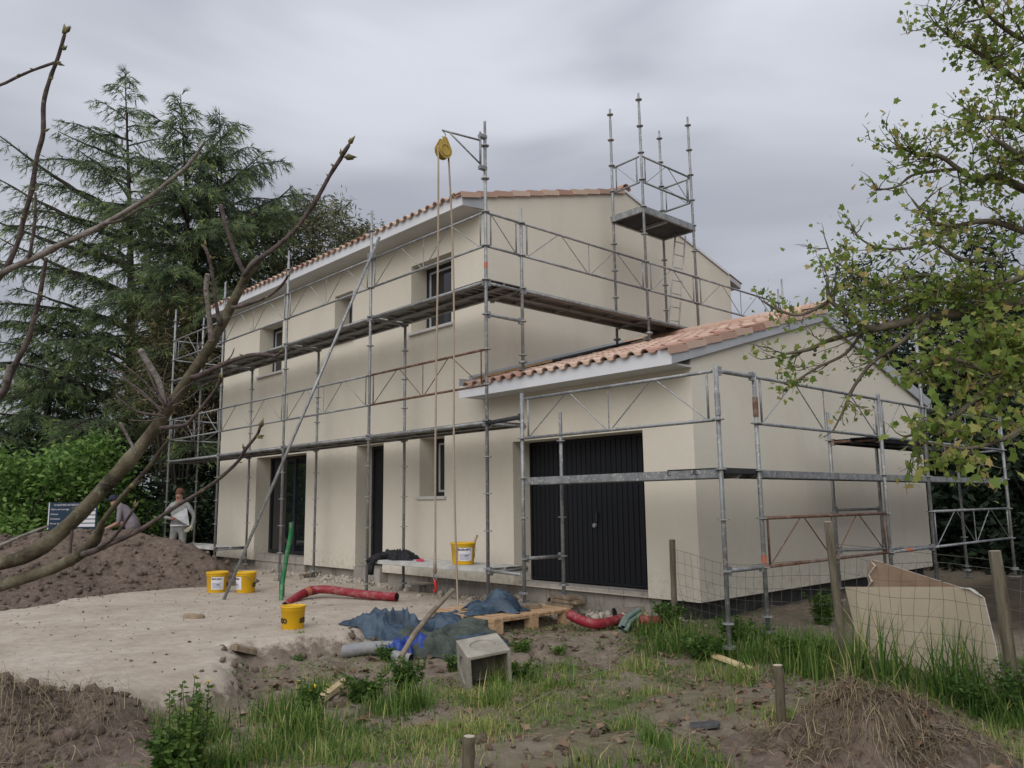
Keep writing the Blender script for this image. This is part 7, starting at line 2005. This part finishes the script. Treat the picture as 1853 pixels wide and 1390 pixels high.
# taller tufts, placed where the photograph shows them: (px, py, radius m, blades, height, tone)
TF = [(540, 1330, 0.20, 900, 0.30, 0.36), (500, 1300, 0.14, 600, 0.30, 0.34), (575, 1260, 0.12, 500, 0.26, 0.38), (600, 1370, 0.22, 700, 0.22, 0.45), (640, 1330, 0.2, 500, 0.18, 0.35), (480, 1370, 0.15, 500, 0.25, 0.42),
      (700, 1290, 0.16, 600, 0.22, 0.32), (745, 1280, 0.13, 600, 0.28, 0.30), (715, 1215, 0.10, 300, 0.16, 0.4), (800, 1330, 0.22, 700, 0.14, 0.62), (870, 1325, 0.18, 800, 0.15, 0.68), (850, 1275, 0.14, 300, 0.16, 0.5), (890, 1275, 0.10, 260, 0.30, 0.5),
      (780, 1370, 0.3, 1000, 0.12, 0.62), (900, 1240, 0.08, 120, 0.32, 0.48), (960, 1235, 0.14, 300, 0.14, 0.42), (1015, 1245, 0.14, 420, 0.16, 0.48), (1025, 1210, 0.10, 220, 0.14, 0.42), (1100, 1230, 0.15, 300, 0.10, 0.55), (1160, 1210, 0.16, 520, 0.16, 0.6),
      (1130, 1320, 0.10, 240, 0.16, 0.45), (1182, 1345, 0.07, 240, 0.20, 0.42), (1240, 1385, 0.22, 700, 0.18, 0.42), (1090, 1390, 0.16, 260, 0.16, 0.44), (1180, 1255, 0.12, 260, 0.10, 0.6), (1300, 1280, 0.16, 260, 0.11, 0.5), (1280, 1225, 0.16, 420, 0.16, 0.6),
      (1340, 1235, 0.16, 420, 0.18, 0.55), (1200, 1180, 0.18, 700, 0.30, 0.3), (1180, 1150, 0.14, 500, 0.34, 0.26), (1240, 1170, 0.14, 500, 0.34, 0.28), (1270, 1180, 0.16, 650, 0.30, 0.30), (1340, 1190, 0.22, 800, 0.28, 0.30), (1400, 1195, 0.22, 900, 0.26, 0.34),
      (1440, 1215, 0.18, 800, 0.30, 0.36), (1480, 1225, 0.14, 700, 0.36, 0.40), (1370, 1165, 0.2, 700, 0.28, 0.26), (1440, 1170, 0.2, 700, 0.26, 0.28), (1500, 1190, 0.2, 700, 0.28, 0.32), (1560, 1225, 0.10, 420, 0.62, 0.26), (1610, 1240, 0.09, 460, 0.66, 0.28), (1540, 1240, 0.12, 500, 0.45, 0.34),
      (1640, 1245, 0.10, 300, 0.40, 0.42), (1700, 1260, 0.10, 480, 0.60, 0.25), (1740, 1270, 0.10, 480, 0.56, 0.26), (1765, 1275, 0.08, 300, 0.52, 0.28), (1675, 1275, 0.16, 500, 0.22, 0.50), (1790, 1290, 0.14, 420, 0.26, 0.30), (1830, 1310, 0.18, 500, 0.24, 0.26), (1590, 1285, 0.14, 400, 0.2, 0.5),
      (1410, 1300, 0.16, 380, 0.12, 0.62), (1400, 1355, 0.12, 360, 0.14, 0.50), (1800, 1370, 0.25, 800, 0.16, 0.55), (1740, 1330, 0.2, 420, 0.10, 0.66), (1680, 1330, 0.07, 120, 0.22, 0.6), (400, 1390, 0.10, 420, 0.26, 0.36), (300, 1320, 0.10, 200, 0.2, 0.4), (365, 1340, 0.12, 600, 0.34, 0.38), (10, 1385, 0.1, 150, 0.1, 0.4), (540, 1185, 0.05, 60, 0.08, 0.4)]
PX = []; HH = []; TT = []; WW = []
for px_, py_, r_, k, h, tn in TF:
    c_ = on_ground(px_, min(py_, 1425))
    k = int(k * (0.62 if h < 0.4 else 0.30) * (0.62 if 1170 < px_ < 1510 and py_ < 1230 else 1.0) * (0.55 if 1530 < px_ < 1800 and py_ < 1285 else 1.0)); h = h * (0.82 if px_ < 900 else 1.0); r_ = r_ * 1.15
    x, y = tuft_pts(c_[0], c_[1], r_ * 0.62, k, rng)
    k_ = k
    PX.append(np.stack([x, y, ground_h(x, y) - 0.01], 1)); HH.append(h * (0.25 + 0.95 * rng.random(k) ** 1.3)); TT.append(tn + rng.normal(0, 0.17, k) + 0.10 * (rng.random(k) < 0.20) * 4); WW.append(np.full(k, 0.0065 + 0.016 * h) * rng.uniform(0.6, 1.2, k))
PX = np.concatenate(PX); HH = np.concatenate(HH)
blades('grass', PX, HH, np.concatenate(WW), rng.gamma(2.2, 0.26, len(PX)).clip(0.05, 1.7), np.concatenate(TT), 'grass_blade', 'taller tufts of green grass along the fence and round the stakes', rng)
# dry straw lying about, dead leaves, twigs
n = 12000
x = rng.uniform(0.6, 8.0, n); y = rng.uniform(-8.0, -0.4, n)
kp = (poly_sd(x, y) < -0.05) & (rng.random(n) < 0.25 + 0.75 * sstep(0.42, 0.6, fbm(x * 1.3, y * 1.3 + 20, 3)))
x, y = x[kp], y[kp]
strands('straw', x, y, ground_h, rng.uniform(0.04, 0.20, len(x)), rng.uniform(0.0025, 0.0055, len(x)), rng.random(len(x)) * 0.8, 'straw', 'dry straw lying on the soil', rng)
n = 3600
x = rng.uniform(1.0, 8.0, n); y = rng.uniform(-8.0, -0.6, n)
kp = (poly_sd(x, y) < -0.2) & (rng.random(n) < 0.3 + 0.7 * sstep(0.45, 0.6, fbm(x * 0.9 + 11, y * 0.9, 3)))
x, y = x[kp], y[kp]
o = leaf_mesh('fallen_leaves', PLANE[0] * np.array([1, 0.8, 3.6]), PLANE[1], np.stack([x, y, ground_h(x, y) + 0.012], 1), rot_rand(len(x), rng, 0.35), rng.gamma(3.0, 0.014, len(x)) + 0.012, 'dead_leaf', None)
kind(o, 'stuff'); o['label'] = 'brown fallen plane leaves on the soil'
# low leafy ground cover between the tufts
n = 26000
x = rng.uniform(0.6, 8.0, n); y = rng.uniform(-8.0, -0.5, n)
kp = (poly_sd(x, y) < -0.1) & (rng.random(n) < sstep(0.50, 0.66, fbm(x * 1.9 + 31, y * 1.9 + 5, 4)))
x, y = x[kp], y[kp]
Dg = rng.normal(size=(len(x), 3)); Dg[:, 2] = np.abs(Dg[:, 2]) * 0.35
o = leaf_mesh('ground_cover', LEAF[0] * np.array([1, 1.3, 1]), LEAF[1], np.stack([x, y, ground_h(x, y) + 0.008 + 0.03 * rng.random(len(x))], 1), frame_rot(Dg, rng), rng.uniform(0.012, 0.04, len(x)), 'weed_leaf', None, np.clip(rng.normal(0.55, 0.25, len(x)), 0, 1))
kind(o, 'stuff'); o['label'] = 'low leafy ground cover between the grass tufts'
tw = MB()
for (a_, b_, r_) in (((930, 1290), (1180, 1155), 0.007), ((985, 1245), (1130, 1205), 0.008), ((1150, 1290), (1255, 1350), 0.006), ((1250, 1335), (1252, 1360), 0.006), ((1180, 1380), (1215, 1362), 0.006)):
    A_, B_ = on_ground(*a_), on_ground(*b_)
    P = [A_ + (B_ - A_) * f + np.array([rng.normal(0, 0.012), rng.normal(0, 0.012), 0]) for f in np.linspace(0, 1, 8)]
    P = [np.array([p[0], p[1], gz0(p[0], p[1]) + r_ * 1.2 + 0.012]) for p in P]
    tag(MB().tube(P, [r_ * (1 - 0.05 * i) for i in range(8)], 6).build('twig', 'stick_bark', None, True), {0: 'long thin twig lying diagonally right of the junction box', 1: 'second twig lying parallel beside the long one', 2: 'curved twig on the bare soil by the slate', 3: 'tiny twig end by the slate', 4: 'short twig at the bottom of the picture'}[len([q for q in bpy.data.objects if q.name.startswith('twig') and q.parent is None]) - 1], 'twig', 'twigs on the soil')

# weeds with stems, leaves and a few yellow flowers
def weed(name, label, px_, py_, h, w, nst, nl, seed, lsize=0.045, flowers=0, m='weed_leaf', tone=0.5, group='weeds in the foreground', leaf=LEAF):
    rg = np.random.default_rng(seed)
    c_ = on_ground(px_, py_)
    o = thing(name, c_, label, 'plant', group)
    st = MB(); lp = []; ld = []; ls = []; fp = []
    for k in range(nst):
        a_ = rg.uniform(0, 6.28); tip_ = c_ + np.array([math.cos(a_) * w * rg.random(), math.sin(a_) * w * rg.random(), h * rg.uniform(0.6, 1.0)])
        b_ = c_ + np.array([math.cos(a_), math.sin(a_), 0]) * w * 0.3 * rg.random() - np.array([0, 0, 0.02])
        mid = (b_ + tip_) / 2 + rg.normal(0, 0.02, 3)
        P = [b_, mid, tip_]
        st.tube(P, [0.004, 0.003, 0.0015], 4, cap=False)
        for i in range(nl):
            t_ = rg.random() ** 0.8
            q = P[0] + (P[1] - P[0]) * min(1, 2 * t_) if t_ < 0.5 else P[1] + (P[2] - P[1]) * (2 * t_ - 1)
            d_ = np.array([rg.normal(), rg.normal(), rg.normal(0.1, 0.4)])
            lp.append(q); ld.append(d_); ls.append(lsize * rg.uniform(0.5, 1.3) * (1.25 - 0.6 * t_))
        if k < flowers: fp.append(tip_)
    st.build('stem', 'weed_leaf', o)
    leaf_mesh('foliage', leaf[0], leaf[1], np.array(lp), frame_rot(np.array(ld), rg), np.array(ls), m, o, np.clip(tone + rg.normal(0, 0.22, len(lp)), 0, 1))
    if fp:
        fp = np.repeat(np.array(fp), 5, 0)
        leaf_mesh('flower', LEAF[0] * np.array([1, 1.6, 1]), LEAF[1], fp, rot_rand(len(fp), rg, 0.7), np.full(len(fp), 0.018), 'flower_yellow', o)
    return o
weed('weed', 'tall leafy weed with small yellow flowers at the bottom left', 335, 1425, 0.62, 0.20, 16, 46, 301, 0.055, 3, tone=0.55)
weed('weed', 'low bushy weed at the foot of the tall flowering one', 320, 1400, 0.30, 0.24, 26, 40, 302, 0.06, 0, tone=0.45)
weed('weed', 'lush weed with yellow flower heads left of the split log', 560, 1300, 0.34, 0.18, 20, 34, 303, 0.05, 5, tone=0.42)
weed('weed', 'broad leaved weed right of the split log', 655, 1270, 0.20, 0.26, 26, 26, 304, 0.065, 0, tone=0.4)
weed('weed', 'dark weed around the foot of the leaning stick', 735, 1255, 0.34, 0.20, 24, 34, 305, 0.055, 0, tone=0.38)
weed('weed', 'small weed between stick and tarps', 700, 1195, 0.18, 0.14, 16, 24, 306, 0.045, 0, tone=0.45)
weed('weed', 'low weed patch under the junction box left corner', 820, 1215, 0.16, 0.12, 14, 24, 307, 0.05, 0, tone=0.5)
weed('weed', 'low weed patch behind the junction box', 770, 1180, 0.08, 0.20, 18, 20, 308, 0.05, 0, tone=0.6)
weed('weed', 'low weed patch right behind the junction box', 945, 1180, 0.12, 0.16, 18, 22, 309, 0.05, 0, tone=0.55)
weed('weed', 'weed growing right of the junction box', 940, 1225, 0.16, 0.18, 20, 24, 310, 0.06, 0, tone=0.5)
weed('weed', 'small weed on the soil below the red conduit', 1010, 1185, 0.09, 0.14, 16, 22, 311, 0.045, 0, tone=0.6)
weed('weed', 'nettle clump under the garage corner', 1215, 1150, 0.36, 0.26, 34, 34, 312, 0.06, 0, tone=0.3)
weed('weed', 'broad leaved weeds between the corner post and the scaffold foot', 1275, 1195, 0.22, 0.30, 34, 34, 319, 0.07, 0, tone=0.4)
weed('weed', 'bushy weeds left of the tall leaning post', 1450, 1200, 0.26, 0.32, 36, 34, 320, 0.065, 0, tone=0.38)
weed('weed', 'dark weeds at the foot of the garage scaffold', 1345, 1175, 0.34, 0.34, 40, 36, 313, 0.06, 0, tone=0.3)
weed('weed', 'leafy weed against the bitumen foundation', 1490, 1130, 0.40, 0.22, 26, 34, 314, 0.065, 0, tone=0.4)
weed('weed', 'dark weeds at the foot of the plasterboard', 1770, 1290, 0.26, 0.30, 34, 34, 315, 0.05, 0, tone=0.25)
weed('weed', 'dark weeds round the right fence post', 1850, 1300, 0.40, 0.24, 30, 34, 316, 0.055, 0, tone=0.25)
weed('weed', 'tiny weed by the small yellow pail', 540, 1160, 0.07, 0.10, 10, 18, 317, 0.035, 0, tone=0.45)
weed('weed', 'weed sprouting on the big soil heap', 120, 1010, 0.20, 0.18, 12, 18, 318, 0.05, 0, tone=0.5)
# heap of dead grass and roots, bottom right
heap3, heap3_h = ridge_heap('compost_heap', 'heap of dead grass, roots and dry leaves at the bottom right', [(5.50, -3.42, 0.20, 0.60), (5.80, -3.06, 0.37, 0.70), (6.0, -2.86, 0.34, 0.66), (6.2, -2.70, 0.15, 0.5)], 1, 0.025, ((4.5, 7.2), (-4.6, -1.6)), 'heap_soil', 0.20, 31, cone=-1)
heap3['category'] = 'compost heap'
n = 5200
x = rng.normal(5.82, 0.34, n); y = rng.normal(-3.05, 0.34, n)
kp = (heap3_h(x, y) > ground_h(x, y) + 0.02) & (rng.random(len(x)) < 0.25 + 0.75 * sstep(0.46, 0.60, fbm(x * 4.5 + 3, y * 4.5, 3)))
x, y = x[kp], y[kp]; z = heap3_h(x, y)
def heap3_top(x, y): return np.maximum(heap3_h(x, y), ground_h(x, y))
strands('straw', x, y, heap3_top, rng.gamma(2.0, 0.05, len(x)) + 0.02, rng.uniform(0.002, 0.007, len(x)), np.clip(rng.normal(0.26, 0.28, len(x)) + 0.7 * (fbm(x * 6, y * 6, 2) - 0.5), 0, 1), 'straw', 'dry stalks matted over the compost heap', rng, 0.008, 1.6, None, None, 0.22)
k = 95
tw = MB()
for i in range(k):
    a_ = rng.uniform(0, 6.28); r_ = rng.uniform(0, 0.45); L = rng.uniform(0.15, 0.5)
    x0 = 5.85 + math.cos(a_) * r_; y0_ = -3.03 + math.sin(a_) * r_
    hd1 = a_ + rng.normal(0, 0.6); P = []
    for f in np.linspace(0, 1, 6):
        xx = x0 + math.cos(hd1 + 0.5 * f) * L * f; yy = y0_ + math.sin(hd1 + 0.5 * f) * L * f
        zz = max(float(heap3_h(np.array([xx]), np.array([yy]))[0]), gz0(xx, yy)) + 0.012
        P.append((xx, yy, zz))
    rr_ = rng.uniform(0.003, 0.009); tw.tube(P, [rr_ * (1 - 0.12 * j) for j in range(6)], 5, cap=False)
kind(tw.build('root_stalks', 'stick_bark', heap3), 'stuff')
x = rng.normal(5.8, 0.33, 240); y = rng.normal(-3.12, 0.33, 240)
kind(leaf_mesh('dry_leaves', PLANE[0] * np.array([1, 0.75, 4]), PLANE[1], np.stack([x, y, np.maximum(heap3_h(x, y), ground_h(x, y)) + 0.015], 1), rot_rand(240, rng, 0.7), rng.uniform(0.02, 0.075, 240), 'dead_leaf', heap3), 'stuff')
# dry roots on the bottom left clod
n = 2200
x = rng.normal(1.75, 0.45, n); y = rng.normal(-6.95, 0.45, n); z = heap2_h(x, y)
kp = z > ground_h(x, y) + 0.01; x, y, z = x[kp], y[kp], z[kp]
def heap2_top(x, y): return np.maximum(heap2_h(x, y), ground_h(x, y))
strands('straw', x, y, heap2_top, rng.gamma(2.0, 0.06, len(x)) + 0.02, rng.uniform(0.002, 0.004, len(x)), np.clip(rng.normal(0.45, 0.28, len(x)), 0, 1), 'straw', 'dry grass roots on the dug clod at the bottom left', rng, 0.006, 1.2, None, None, 0.25)
print('objects', len(bpy.data.objects), 'tris', sum(len(m_.polygons) for m_ in bpy.data.meshes))
